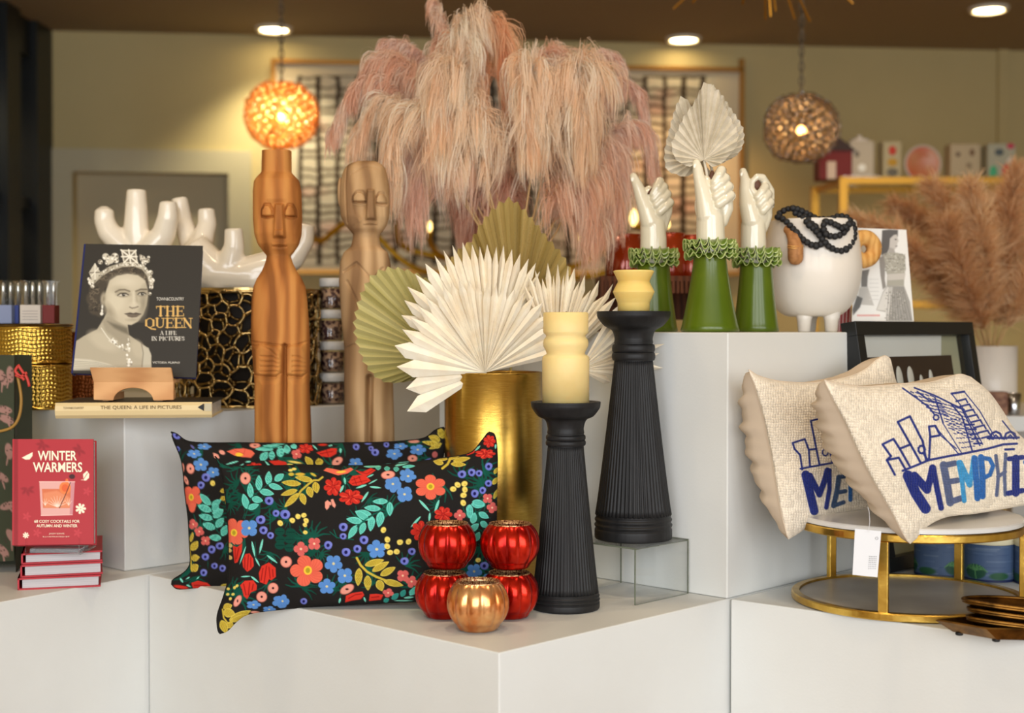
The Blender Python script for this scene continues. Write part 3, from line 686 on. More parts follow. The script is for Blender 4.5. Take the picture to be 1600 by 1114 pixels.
# ---- front pillow pattern
pf = Paint(330, 665, 790, 1000, 2.2, BLK); F = Flora(pf); greens(F, 345, 720, 775, 940, 74, 4)
F.f(260, 660, 7.955)
F.peach(982, 695, 66, 76); F.p.frame(260, 660, 7.955)
for a in ((1005,1075,955,885,88),(1010,1070,1150,1020,76),(1050,940,1035,750,80),(1060,945,1200,975,84),(1150,845,1150,655,86),(1155,850,1338,890,84),(1265,775,1275,605,86),(1270,775,1445,825,76),(1345,725,1460,640,86)): F.leaf(*a)
F.stem([(970,1200),(1010,1075),(1050,940),(1155,850),(1265,770),(1345,725)], 9)
F.purp(1275, 975, 56)
F.f(440, 680, 7.955)
for a in ((240,605,0,585,78),(385,560,165,520,74),(195,680,-10,745,72),(215,720,35,895,80),(245,720,290,865,84),(330,640,375,775,90),(415,580,440,720,92)): F.yleaf(*a)
F.stem([(200,760),(240,690),(330,610),(400,560),(460,560),(510,520)], 24, YEL)
F.p.poly([(520,440),(560,405),(640,415),(740,440),(860,400),(895,425),(820,475),(700,500),(610,470)], COR, .8); F.p.ell(740, 455, 60, 16, (240, 190, 70), -.1, 1)
F.p.poly([(910,430),(1010,455),(1110,405),(1170,435),(1110,480),(1040,520),(960,470)], RED, .8); F.p.line([(960,450),(1060,480),(1140,430)], 8, REDD)
F.p.poly([(830,585),(880,505),(980,490),(1060,515),(1110,565),(1040,600),(960,625),(880,625)], RED, .9)
for q in ([(870,560),(980,520)], [(880,600),(1060,560)], [(960,510),(1000,600)], [(900,530),(930,610)]): F.p.line(q, 8, REDD)
F.p.ell(155, 420, 30, 18, CREAMY); F.p.ell(110, 435, 28, 18, CREAMY); F.p.ell(120, 485, 36, 22, YEL); F.p.ell(230, 485, 62, 20, (210, 170, 60)); F.p.ell(395, 490, 42, 16, YEL, .5)
F.rose(640, 640, 118, 118, .3); F.rose(860, 770, 156, 100, 0)
F.sliver(780, 525, 792, 610, 26); F.sliver(770, 620, 725, 715, 30); F.sliver(1145, 485, 1060, 525, 18); F.sliver(1190, 548, 1075, 610, 16); F.sliver(1060, 615, 920, 660, 26); F.sliver(1095, 640, 1240, 655, 26); F.sliver(1080, 700, 990, 835, 28)
F.p.poly([(540,830),(570,805),(600,830),(590,900),(560,930),(540,900)], PEACH, 1); F.p.poly([(610,800),(640,790),(675,870),(660,905),(630,880)], PEACH, 1); F.p.ell(605, 850, 14, 22, PEACH)
for a in ((1320,820,1130,825,74),(1345,830,1345,1005,84),(1230,915,1025,900,78),(1115,985,920,945,76),(1235,950,1210,1130,96),(1000,1070,805,1040,80),(1130,1010,1100,1160,90)): F.leaf(*a)
F.stem([(1400,735),(1330,830),(1235,930),(1120,1000),(1000,1090)], 12)
F.blue(1385, 610, 105, 5, .3); F.blue(1550, 500, 90, 5, 0); F.blue(1530, 735, 105, 4, .6); F.peach(1325, 495, 84, 50, -.2)
for x, y in ((1200,395),(1310,410),(1425,415)): F.leaf(x, y-25, x, y+40, 70, (90, 176, 156))
F.sliver(1020, 390, 1240, 385, 30); F.sliver(1410, 380, 1590, 335, 34); F.leaf(1500, 395, 1660, 380, 44)
F.purp(40, 985, 62); F.yarc([(275,995),(200,1010),(135,1060),(308,1065)], 34)
F.f(260, 790, 5.305)
for a in ((0,0,0,0,0),): pass
F.coral(570, 215, 112, 6, .2, 1, -10, 10); F.p.poly([(530,250),(560,250),(570,330),(545,310)], COR)
F.blue(686, 186, 76, 4, .8); F.purp(780, 118, 40); F.purp(803, 205, 36); F.purp(862, 248, 30); F.purp(908, 64, 30); F.purp(985, 76, 40)
F.yel(943, 145, 26); F.yel(1043, 122, 24)
for x, y in ((940, 215), (1030, 220), (945, 280), (1020, 280), (940, 330), (1020, 350)): F.p.ell(x, y, 42, 34, (14, 66, 54), h=.5); F.p.line([(x-30, y), (x+30, y)], 5, (8, 44, 38))
F.p.poly([(550,330),(585,345),(630,310),(625,380),(590,470),(565,478),(555,400)], RED, 1); F.p.line([(600,350),(580,440)], 8, REDD); F.p.line([(570,350),(572,460)], 6, REDD)
F.p.poly([(640,430),(655,400),(690,395),(720,440),(725,500),(700,530),(670,550),(635,510),(628,460)], RED, 1)
for q in ([(650,430),(650,520)], [(680,410),(670,530)], [(700,430),(700,510)]): F.p.line(q, 8, REDD)
F.p.poly([(765,560),(790,500),(850,470),(905,515),(908,590),(870,620),(850,610),(830,655),(775,635)], RED, 1)
for q in ([(800,520),(785,620)], [(830,500),(810,640)], [(850,510),(860,600)], [(880,530),(885,590)]): F.p.line(q, 8, REDD)
F.p.poly([(610,660),(650,622),(720,618),(750,660),(748,700),(700,720),(670,775),(640,750),(628,700)], RED, 1)
for q in ([(640,650),(660,740)], [(690,640),(680,740)], [(720,650),(710,700)]): F.p.line(q, 8, REDD)
F.sliver(708, 295, 735, 430, 18); F.sliver(800, 275, 770, 400, 18); F.sliver(735, 430, 775, 505, 14); F.sliver(832, 410, 922, 478, 18); F.sliver(660, 335, 605, 490, 12); F.sliver(615, 590, 700, 585, 12); F.sliver(700, 585, 768, 640, 16)
F.stem([(650, 60), (635, 105)], 5); F.stem([(735, 300), (745, 440), (840, 460)], 5); F.stem([(860, 60), (860, 200)], 7)
F.peach(994, 467, 47); F.peach(884, 684, 45); F.peach(790, 756, 45); F.peach(590, 790, 28, 54, .5)
F.yarc([(585, 665), (565, 680), (512, 690), (508, 735), (552, 735), (530, 772)], 14)
F.blue(722, 822, 62, 5, 0, .6); F.blue(946, 796, 72, 5, .2, .75); F.blue(852, 860, 56, 5, 0, .5); F.p.ell(740, 886, 44, 12, PEACH, .1)
for a in ((470,850,545,825,60),(470,880,570,900,76),(520,950,700,870,62),(525,960,690,905,50),(455,950,500,1060,66),(500,980,560,1000,60)): F.yleaf(*a)
F.stem([(465, 860), (475, 930), (510, 975), (545, 960)], 13, YEL)
for q in ((525, 330), (520, 370), (525, 430)): F.p.ell(q[0], q[1], 22, 18, (206, 176, 110), .5, .8)
F.f(250, 660, 3.2775)
F.purp(558, 402, 22); F.purp(593, 466, 17); F.yarc([(677,500),(710,482),(738,475),(746,500),(742,525),(744,563)], 12)
F.stem([(560, 440), (565, 520)], 4)
F.stem([(870,560),(905,590),(990,600)], 5); F.stem([(905,590),(890,550)], 5)
F.f(440, 800, 6.964)
F.purp(670, 165, 50); F.purp(668, 265, 38); F.purp(505, 362, 48); F.purp(700, 438, 50); F.purp(822, 402, 46); F.purp(895, 305, 50)
for a in ((875,110,705,75,70),(950,85,800,-10,76),(905,115,855,245,70),(820,145,725,290,72),(985,60,965,210,74),(1090,0,1055,165,84)): F.leaf(*a)
F.stem([(820,160),(900,90),(1010,20)], 12)
F.pinkf(210, 402, 80, 4, 0); F.pinkf(355, 345, 74, 4, .8); F.coral(280, 640, 188, 5, .65, .92, 5, -5)
F.blue(565, 562, 100, 5, .3); F.blue(688, 693, 92, 4, .7); F.blue(492, 810, 96, 5, -.3, .9); F.blue(1035, 405, 108, 5, -.4, .95); F.blue(10, 970, 75, 5, 0)
F.peach(48, 542, 62); F.peach(712, 840, 84, 48, -.5)
for a in ((905,580,1115,520,74),(985,645,1170,540,76),(1075,690,1240,600,78),(1110,750,1325,800,74),(845,610,830,805,84),(935,690,940,855,84),(1050,740,1095,860,92)): F.yleaf(*a)
F.stem([(818,500),(860,580),(930,650),(1020,700),(1130,745)], 26, YEL)
F.yarc([(1108,195),(1150,300),(1150,372),(1180,440),(1252,432),(1290,330),(1382,322)], 34)
F.purp(1415, 430, 42); F.purp(1337, 535, 46); F.pinkf(1322, 695, 70, 4, .8); F.pinkf(1415, 760, 66, 4, .3); F.pinkf(1160, 880, 62, 4, .3, .8)
F.p.poly([(690,985),(700,910),(770,880),(880,865),(900,905),(860,950),(760,965)], RED, 1); F.p.poly([(950,970),(960,895),(1030,890),(1110,900),(1080,955)], RED, 1)
F.p.line([(730,940),(800,900),(870,890)], 10, REDD); F.p.line([(980,930),(1060,920)], 10, REDD)
F.purp(240, 972, 38); F.sliver(640, 935, 625, 995, 22); F.sliver(895, 925, 915, 980, 20)
for a in ((1200,950,1275,885,60),(1300,920,1345,845,60),(1400,900,1430,835,54),(1110,975,1170,945,50)): F.leaf(*a, (50, 140, 130))
F.sliver(1220, 965, 1430, 965, 14); F.sliver(1330, 935, 1440, 925, 22)
F.f(600, 660, 7.955)
F.coral(578, 805, 200, 6, .5, .78, 0, -8); F.blue(300, 668, 105, 5, .2, .75); F.blue(110, 765, 105, 5, 0, .85); F.blue(255, 893, 105, 4, .7, .9); F.peach(50, 650, 88, 50, -.1)
for a in ((800,460,980,375,60),(860,480,1075,440,66),(830,515,1020,525,66),(790,455,640,440,56),(740,510,612,480,70)): F.yleaf(*a)
F.stem([(725,572),(790,520),(830,440),(860,380)], 30, YEL)
F.p.poly([(980,380),(1040,320),(1160,290),(1120,380),(1040,410)], RED, 1); F.rose(1258, 390, 130, 62, 0); F.rose(1310, 235, 80, 80, 0)
F.sliver(1195, 290, 1130, 355, 24); F.sliver(1390, 270, 1385, 330, 24)
F.purp(968, 645, 54); F.purp(1088, 622, 50); F.purp(1180, 633, 44); F.purp(1300, 548, 50); F.purp(1298, 758, 46); F.purp(1225, 845, 46); F.purp(1127, 885, 52)
F.stem([(1215,520),(1260,650)], 8); F.stem([(1200,700),(1210,780)], 8)
F.yarc([(860,828),(915,775),(1000,762),(1005,835),(988,905),(985,1000)], 40)
F.pinkf(1288, 945, 66, 4, .8); F.pinkf(1345, 1060, 70, 4, .2)
F.yleaf(1370, 640, 1415, 560, 50); F.yleaf(1350, 770, 1420, 680, 60); F.yleaf(1365, 950, 1420, 820, 50)
F.leaf(1085,1015,1255,1035,84); F.leaf(1065,1020,1060,1150,84)
F.f(600, 640, 3.48)
F.sliver(190, 490, 250, 555, 14); F.sliver(300, 490, 275, 560, 14); F.sliver(200, 580, 145, 640, 12); F.sliver(250, 560, 245, 610, 12)
F.rose(322, 570, 50, 44, 0); F.rose(200, 660, 36, 56, .3); F.pinkf(412, 575, 32, 4, 0)
for a in ((480,500,550,515,36),(465,590,470,515,36),(480,620,495,560,38),(515,560,570,590,34),(470,660,515,620,36),(525,610,565,640,34),(495,715,520,665,34)): F.leaf(*a)
F.yarc([(85,720),(132,718),(20,708),(16,745),(34,776),(70,772),(512,818)], 15)
F.purp(152, 772, 20); F.purp(110, 824, 21); F.blue(490, 880, 44, 5, .2); F.purp(545, 850, 24); F.pinkf(102, 903, 34, 4, .8); F.pinkf(150, 935, 32, 4, .3)
F.f(0, 0, 1)
F.coral(700, 905, 22, 6, .4); F.peach(668, 915, 8); F.peach(735, 925, 8); F.blue(765, 905, 11); F.rose(752, 935, 12); F.purp(683, 880, 6); F.purp(720, 872, 6)
for a in ((640,930,655,915,9),(652,935,668,928,8)): F.leaf(*a)
pfr = pf
# ---- back pillow pattern
pb = Paint(260, 660, 710, 930, 2.2, BLK); F = Flora(pb); greens(F, 275, 690, 700, 915, 56, 8)
F.f(260, 660, 7.955)
F.purp(130, 160, 52); F.blue(145, 330, 26); F.p.ell(143, 330, 22, 34, PURP); F.p.ell(140, 332, 10, 16, PURD); F.p.ell(325, 305, 34, 14, (90, 90, 150), .8)
F.blue(470, 300, 90, 5, 0, .45); F.blue(345, 390, 92, 5, .3, .6); F.blue(428, 525, 96, 5, -.3, .9); F.blue(580, 620, 84, 5, .5, .8)
F.peach(1100, 285, 68, 34); F.p.poly([(580,375),(640,395),(660,440),(625,462),(590,430)], PEACH, 1); F.p.ell(692, 372, 40, 26, PEACH, .5, 1)
F.p.poly([(750,360),(840,330),(960,320),(1060,345),(1100,385),(1050,440),(940,430),(840,410)], COR, 1); F.p.ell(905, 400, 48, 24, (240, 196, 60)); F.p.line([(840,345),(960,390)], 6, CORD); F.p.line([(980,330),(960,400)], 6, CORD)
for a in ((1330,330,1100,330,54),(1440,300,1190,290,44),(1170,470,1260,370,92),(1310,465,1310,345,76),(1425,430,1395,315,86),(1505,385,1490,275,84),(1480,265,1290,262,24),(1540,290,1620,320,40)): F.leaf(*a)
F.stem([(1200,300),(1330,320),(1500,265)], 8)
F.sliver(895, 480, 735, 525, 22); F.sliver(965, 510, 840, 612, 22); F.sliver(1050, 485, 980, 492, 20); F.sliver(1225, 480, 1300, 560, 22)
F.rose(1100, 562, 112, 66, 0); F.p.poly([(1270,480),(1400,470),(1490,500),(1450,540),(1360,545)], RED, 1); F.peach(1430, 592, 66, 38)
F.peach(298, 575, 50, 66, -.2); F.peach(200, 565, 24, 60); F.peach(245, 720, 24, 60, -.4)
F.purp(490, 685, 56); F.purp(428, 780, 48); F.yel(575, 755, 36)
F.coral(318, 930, 130, 5, .3, 1.15, -10, 0); F.p.ell(320, 1060, 40, 60, COR)
for a in ((745,740,725,640,70),(790,800,860,670,60),(800,860,915,800,100),(740,840,665,860,60),(735,930,670,960,60),(770,850,790,1000,56),(740,870,740,1020,30)): F.yleaf(*a)
F.stem([(745,790),(790,830)], 22, YEL)
for a in ((550,1030,415,885,84),(560,1050,680,955,76),(550,1090,390,1030,80),(570,1130,710,1085,76)): F.leaf(*a)
F.f(440, 680, 7.955)
F.leaf(0,260,0,150,60); F.leaf(75,225,55,125,90); F.leaf(190,140,110,135,60); F.rose(300, 165, 96, 62, .3); F.p.poly([(430,215),(520,190),(620,160),(690,165),(680,230),(600,275),(500,265)], RED, 1); F.p.line([(480,230),(640,200)], 10, REDD); F.p.line([(560,190),(580,260)], 8, REDD)
F.p.ell(510, 118, 60, 14, RED); F.sliver(635, 122, 575, 135, 20); F.sliver(735, 160, 728, 225, 30); F.sliver(385, 120, 450, 185, 18)
F.pinkf(185, 235, 66, 4, .5); F.peach(692, 325, 76, 48, -.6)
for a in ((385,380,295,265,84),(480,375,455,285,100)): F.yleaf(*a)
F.p.ell(165, 335, 90, 14, CREAMY, .15); F.p.ell(110, 370, 44, 16, CREAMY, .2); F.p.ell(15, 355, 50, 32, RED)
F.purp(925, 145, 44); F.purp(1110, 165, 34); F.purp(1162, 215, 48); F.p.ell(1075, 105, 44, 12, PURP); F.purp(1300, 118, 36); F.blue(1395, 235, 100, 5, .2, .7); F.blue(1480, 135, 88, 5, 0, .45); F.blue(920, 350, 90, 5, .2, .8)
F.p.line([(1010,400),(1340,360)], 12, GR2)
F.f(600, 660, 7.955)
F.purp(30, 275, 34); F.p.ell(370, 235, 72, 22, PEACH); F.blue(205, 295, 90, 5, 0, .45); F.blue(130, 390, 100, 5, .2, .65); F.blue(420, 340, 105, 5, 0, .65); F.peach(355, 448, 62, 44); F.p.ell(632, 400, 36, 40, (190, 100, 96), h=1)
for a in ((740,200,680,60,90),(700,230,555,170,90),(700,280,470,240,60),(720,260,560,330,60),(700,300,620,300,50)): F.yleaf(*a)
F.p.ell(535, 475, 56, 18, PURP, -.5); F.p.ell(495, 537, 48, 20, PURP, .1)
F.sliver(0, 540, 90, 515, 24); F.sliver(110, 540, 310, 490, 40); F.leaf(230, 560, 425, 550, 46)
F.f(260, 790, 5.305)
for a in ((375,45,262,5,54),(385,110,268,80,56),(390,100,472,30,60),(405,190,300,150,60),(410,180,475,100,60),(455,270,352,260,56),(460,250,505,160,62),(430,-10,380,40,60)): F.leaf(*a)
F.stem([(375,0),(380,100),(410,190),(460,260)], 6)
F.pinkf(222, 155, 40, 3, .2, 1.1); F.pinkf(272, 215, 42, 4, .4); F.pinkf(324, 292, 42, 4, .8); F.p.ell(212, 20, 26, 30, COR)
for a in ((200,300,220,220,30),(205,370,262,295,60),(205,440,275,425,56),(205,540,262,490,66)): F.yleaf(*a)
F.stem([(185,300),(200,420),(210,540)], 13, YEL); F.stem([(175,380),(195,480)], 9, YEL)
F.purp(374, 364, 34); F.purp(442, 335, 34); F.purp(322, 425, 32); F.purp(398, 500, 28); F.purp(464, 520, 30); F.purp(308, 556, 31); F.stem([(345,460),(345,520)], 4)
F.p.poly([(205,640),(260,622),(340,640),(372,670),(330,690),(220,686)], RED, 1); F.p.line([(230,660),(340,665)], 8, REDD); F.p.ell(120, 675, 64, 14, RED, .15)
F.sliver(112, 600, 140, 640, 16); F.sliver(195, 590, 160, 612, 10); F.sliver(272, 588, 248, 612, 10); F.sliver(165, 655, 205, 675, 14); F.yleaf(450,665,510,650,20)

Yb = lambda px, py: 2.64+(918-py)*.00036+(px-480)*.00004
pillow('floral_pillow', 'black floral lumbar pillow leaning behind the other floral pillow', 'pillow', 'floral lumbar pillows',
    [(267,675),(276,678),(292,689),(320,692),(380,692),(460,693),(540,692),(600,691),(640,688),(664,684),(680,672),(694,667)],
    [(268,914),(278,921),(310,919),(350,918),(420,922),(520,926),(620,924),(690,920)],
    [(267,675),(272,690),(284,722),(289,770),(294,810),(296,850),(297,880),(288,894),(270,906),(268,914)],
    [(694,667),(697,690),(690,740),(692,800),(694,860),(692,900),(690,920)],
    Yb, .045, .045, (.0, 1, .1), 330, 190, pb, M['embroid'], M['blackfab'], (X(480, 2.66), 2.66, ZL), wr=.003)
Yfp = lambda px, py: 2.425+(945-py)*.00036-(px-560)*.00002
pillow('floral_pillow', 'black floral lumbar pillow in front, its corner hanging over the plinth edge', 'pillow', 'floral lumbar pillows',
    [(336,713),(345,722),(360,728),(420,728),(480,727),(530,728),(590,727),(650,722),(690,716),(720,712),(738,706),(752,690),(764,674)],
    [(343,991),(356,986),(372,970),(390,960),(430,954),(500,948),(580,944),(640,941),(700,940),(750,938),(778,940)],
    [(336,713),(346,740),(354,790),(357,840),(357,900),(350,930),(340,960),(340,980),(343,991)],
    [(764,674),(774,680),(778,712),(777,770),(776,830),(772,880),(774,915),(778,940)],
    Yfp, .05, .045, (.0, 1, .1), 460, 300, pf, M['embroid'], M['blackfab'], (X(560, 2.45), 2.45, ZL), wr=.003)

# ---- hooked city pillows
CR = (226, 214, 194); NV = (34, 46, 118); SL = (86, 96, 128); LB = (62, 146, 196); MB = (44, 100, 168)
ph = Paint(1150, 540, 1720, 870, 2, CR)
def skyline(p, S):
    for pts in ([(125,595),(98,545),(84,520),(105,500)], [(105,500),(62,440),(118,412),(150,462)], [(84,520),(145,508),(182,572)], [(150,462),(200,550)], [(150,462),(205,440),(140,325),(202,296),(268,425),(285,520)],
                [(205,440),(255,530)], [(165,575),(240,545),(300,520),(400,500),(460,490),(600,462),(680,440),(750,436)], [(275,490),(292,520)],
                [(300,520),(306,400),(300,348),(332,345),(356,390)], [(306,402),(352,394)], [(690,466),(735,464)]): p.line(pts, 8.5, NV, h=.6)
    for a in range(9): t = a/9*2*PI; p.line([(262+17*math.cos(t), 466+20*math.sin(t)), (262+17*math.cos(t+.75), 466+20*math.sin(t+.75))], 8, NV, h=.6)
    for a in range(8): t = a/8*2*PI; p.line([(336+14*math.cos(t), 302+14*math.sin(t)), (336+14*math.cos(t+.85), 302+14*math.sin(t+.85))], 6, NV, h=.6)
    p.line([(360,395),(440,462)], 4, NV, h=.5); p.line([(332,350),(452,490)], 4, NV, h=.5); p.line([(370,330),(470,490)], 3.5, NV, h=.5)
    r = random.Random(5)
    def hatch(a, b, c, d, nu, nv, w, dx, dy):
        for i in range(nu):
            for j in range(nv):
                u, v = (i+.5)/nu, (j+.5)/nv
                x = (a[0]*(1-u)+b[0]*u)*(1-v)+(d[0]*(1-u)+c[0]*u)*v; y = (a[1]*(1-u)+b[1]*u)*(1-v)+(d[1]*(1-u)+c[1]*u)*v
                p.line([(x-dx+r.uniform(-2, 2), y-dy), (x+dx, y+dy+r.uniform(-2, 2))], w, NV, h=.5)
    hatch((190,160),(350,190),(400,300),(315,280), 6, 6, 4, 8, 3)
    hatch((340,215),(470,250),(560,440),(400,360), 8, 9, 3.4, 6, 1)
    hatch((380,300),(480,300),(540,460),(470,470), 5, 7, 3.4, 5, 1)
    for q in ([(165,152),(240,205),(300,250),(330,290)], [(225,150),(330,190),(420,235),(480,262)], [(330,200),(372,330)], [(240,170),(300,215),(360,230)], [(415,235),(470,300),(520,470)], [(470,262),(560,445)]): p.line(q, 6, NV, h=.6)
    p.line([(415,180),(480,170)], 8, NV, h=.6); p.line([(415,180),(470,250),(575,440)], 4, NV, h=.5); p.line([(480,170),(560,270),(635,400)], 4, NV, h=.5)
    for k in range(8):
        t = (k+.5)/8; x = 430+t*150; y = 200+t*215; p.line([(x, y+6), (x+48, y-6)], 7, NV, h=.6); p.line([(x+48, y-6), (x+58, y+12)], 6, NV, h=.6)
    for k in range(5): y = 340+k*24; p.line([(490+k*10, y), (530+k*10, y-2)], 7, NV, h=.6)
    for cx in (642, 716): p.line([(cx-32,412),(cx-22,385),(cx,374),(cx+22,385),(cx+32,410)], 8, NV, h=.6); p.line([(cx-20,412),(cx,392),(cx+18,412)], 6, NV, h=.6)
    p.line([(600,408),(760,405)], 8, NV, h=.6); p.line([(676,320),(700,350),(740,400)], 5, NV, h=.6)
def letters(p):
    for pts, w, c in (([(192,600),(232,690),(282,768)], 44, NV), ([(225,600),(262,640),(290,672)], 34, NV), ([(290,672),(308,610),(318,560)], 30, NV), ([(322,562),(340,660),(362,765)], 24, NV),
        ([(374,545),(392,640),(408,738)], 32, SL), ([(374,548),(432,536)], 24, SL), ([(392,632),(446,624)], 24, SL), ([(404,736),(462,716)], 26, SL),
        ([(452,532),(470,630),(480,728)], 20, LB), ([(458,535),(484,590),(508,645)], 26, LB), ([(508,645),(522,570),(530,508)], 22, LB), ([(534,512),(542,620),(548,715)], 26, MB),
        ([(566,505),(574,600),(574,705)], 26, MB), ([(570,508),(610,515),(628,550),(612,595),(580,612)], 18, MB),
        ([(642,498),(655,600),(646,700)], 15, SL), ([(692,490),(686,590),(690,698)], 15, SL), ([(652,606),(690,580)], 14, SL),
        ([(744,512),(744,688)], 32, NV), ([(710,514),(778,506)], 20, NV), ([(706,690),(778,676)], 22, NV),
        ([(850,520),(815,500),(795,530),(815,580),(850,610),(840,665),(800,675)], 22, MB)): p.line(pts, w, c, h=1)
ol = ph.line; ph.line = lambda pts, w, *a, **k: ol(pts, w*(1.22 if w > 14 else 1.35), *a, **k)
ph.frame(1360, 560, 3.275); skyline(ph, 1); letters(ph); ph.line = ol
phb = Paint(1150, 540, 1720, 870, 2, CR)
phb.frame(1240, 560, 3.715)
for pts in ([(50,645),(38,560),(5,525),(-5,490),(65,468),(88,530),(132,525)], [(88,530),(95,625)], [(132,525),(100,362),(168,346),(190,450),(225,600)], [(132,525),(150,615)], [(40,640),(225,606)]): phb.line(pts, 11, NV, h=.6)
for a in range(9): t = a/9*2*PI; phb.line([(184+17*math.cos(t), 545+20*math.sin(t)), (184+17*math.cos(t+.75), 545+20*math.sin(t+.75))], 8, NV, h=.6)
for pts, w, c in (([(70,675),(95,780),(120,885)], 50, NV), ([(95,680),(150,790)], 34, NV), ([(150,790),(180,710),(196,650)], 34, NV), ([(208,650),(208,760),(190,865)], 26, NV),
    ([(262,690),(252,770),(232,855)], 30, (58, 78, 110)), ([(262,690),(320,680)], 24, (58, 78, 110)), ([(250,780),(300,770)], 24, (58, 78, 110)), ([(235,855),(290,835)], 24, (58, 78, 110)), ([(330,680),(330,820)], 24, MB), ([(330,680),(380,760)], 24, MB)): phb.line(pts, w, c, h=1)
for p in (ph, phb):
    n = (RNG.random(p.A.shape[:2])-.5)*.09; p.A = np.clip(p.A+n[..., None]+(vnoise(np.arange(p.w)[None]+0*n, np.arange(p.h)[:, None]+0*n, 60, 9)-.5)[..., None]*.04, 0, 1)
nb2 = np.array([-.80, .60, .05]); an = math.radians(38); nb = np.array([-math.sin(an), math.cos(an), .1])
Ym2 = lambda px, py: 2.38+(px-1200)*.0011+(840-py)*.0003
pillow('city_pillow', 'cream hooked MEMPHIS pillow at the back, partly hidden by its twin', 'pillow', 'cream city name pillows',
    [(1170,578),(1187,588),(1220,596),(1270,598),(1320,590),(1350,578),(1370,562),(1383,556),(1392,562)],
    [(1232,843),(1250,832),(1280,812),(1320,802),(1380,798),(1440,795),(1500,790)],
    [(1170,578),(1180,605),(1191,644),(1200,685),(1208,725),(1218,787),(1226,822),(1232,843)],
    [(1392,562),(1402,600),(1420,640),(1450,690),(1475,730),(1495,765),(1500,790)],
    Ym2, .045, .115, nb2, 300, 260, phb, M['hooked'], M['creamfab'], (X(1330, 2.75), 2.7, .87), relief=.0016, wr=.002, hook=True, pw=.5)
Ym1 = lambda px, py: 2.19+(px-1350)*.0012+(850-py)*.00055
pillow('city_pillow', 'cream hooked MEMPHIS pillow in front with blue skyline, price tag hanging from it', 'pillow', 'cream city name pillows',
    [(1288,594),(1310,600),(1345,604),(1385,602),(1420,599),(1450,598),(1480,590),(1500,585),(1518,590)],
    [(1422,850),(1436,838),(1450,822),(1480,808),(1530,802),(1600,790),(1660,782),(1700,776)],
    [(1288,594),(1302,625),(1321,662),(1338,700),(1358,740),(1378,775),(1394,802),(1410,832),(1422,850)],
    [(1518,590),(1545,612),(1566,640),(1585,670),(1605,690),(1640,715),(1680,745),(1700,776)],
    Ym1, .055, .13, nb2, 460, 300, ph, M['hooked'], M['creamfab'], (X(1480, 2.45), 2.5, .87), relief=.0016, wr=.002, hook=True, pw=.5)
# ================================================================== left display
# ---- portrait book on a wooden easel
CB = [(134, 381), (317, 384), (306, 590), (114, 583)]          # cover corners in the frame
Ybk = lambda px, py: 2.745+(590-py)*.00034+(px-200)*.00012
bq = thing('portrait_book', 'large black portrait book titled THE QUEEN standing on a wooden book stand', 'book', (X(210, 2.76), 2.76, ZK+.05))
def quad_grid(Q, nu, nv):
    u = np.linspace(0, 1, nu)[None, :, None]; v = np.linspace(0, 1, nv)[:, None, None]; Q = np.array(Q, float)
    return (Q[0]*(1-u)+Q[1]*u)*(1-v)+(Q[3]*(1-u)+Q[2]*u)*v
def cover(Q, nu, nv, paint, Yf, m, parent, name='front_cover', th=.003):
    g = quad_grid(Q, nu, nv); c, H = paint.sample(g[..., 0], g[..., 1])
    F = P(g[..., 0], g[..., 1], Yf(g[..., 0], g[..., 1])).reshape(-1, 3)
    q = quad_grid(Q, 2, 2).reshape(-1, 2); B = P(q[:, 0], q[:, 1], Yf(q[:, 0], q[:, 1])); n = np.cross(B[1]-B[0], B[2]-B[0]); n /= np.linalg.norm(n); n = n if n[1] > 0 else -n
    k = len(F); V = np.vstack([F, B+n*th]); a, b, c2, d = 0, nu-1, nu*nv-1, nu*(nv-1)
    top = list(range(0, nu)); bot = list(range(nu*(nv-1), nu*nv)); lf = [i*nu for i in range(nv)]; rt = [i*nu+nu-1 for i in range(nv)]
    FF = [tuple(int(x) for x in f) for f in grid_faces(nu, nv)]+[tuple(top[::-1])+(k, k+1), tuple(bot)+(k+3, k+2), tuple(lf)+(k+2, k), tuple(rt[::-1])+(k+1, k+3), (k, k+2, k+3, k+1)]
    cc = np.vstack([c.reshape(-1, 3), np.tile(c[nv//2, nu-1], (4, 1))])
    return obj(name, V, FF, m, parent, False, srgb(cc)), n, B
pq = Paint(108, 374, 324, 596, 3, (46, 42, 35)); pq.frame(100, 370, 4.843)
p = pq
SK = (200, 190, 166)
# gown and shoulders
p.poly([(60,1000),(90,790),(150,750),(250,700),(300,620),(330,560),(480,640),(490,740),(560,790),(620,830),(655,880),(665,1000)], (176,167,145), soft=.8)
p.poly([(290,640),(330,600),(470,680),(488,745),(500,800),(430,850),(330,760)], (158,149,128), soft=2)
p.poly([(330,640),(480,690),(490,740),(440,720),(380,690)], (112,105,88), soft=2.2)
p.ell(300, 790, 120, 60, (190,181,158), .5, soft=4); p.ell(560, 850, 46, 70, (186,177,154), -.4, soft=3)
p.poly([(70,920),(200,930),(330,960),(420,1000),(60,1010)], (206,200,180), soft=1.5); p.poly([(590,820),(640,840),(662,900),(655,1000),(600,1000),(590,900)], (190,184,164), soft=1)
for k in range(6): p.line([(80,940+k*14),(240,950+k*12),(380,985+k*10)], 4, (150,144,126), soft=.6)
p.line([(585,800),(600,880),(590,980)], 5, (120,112,96), soft=1)
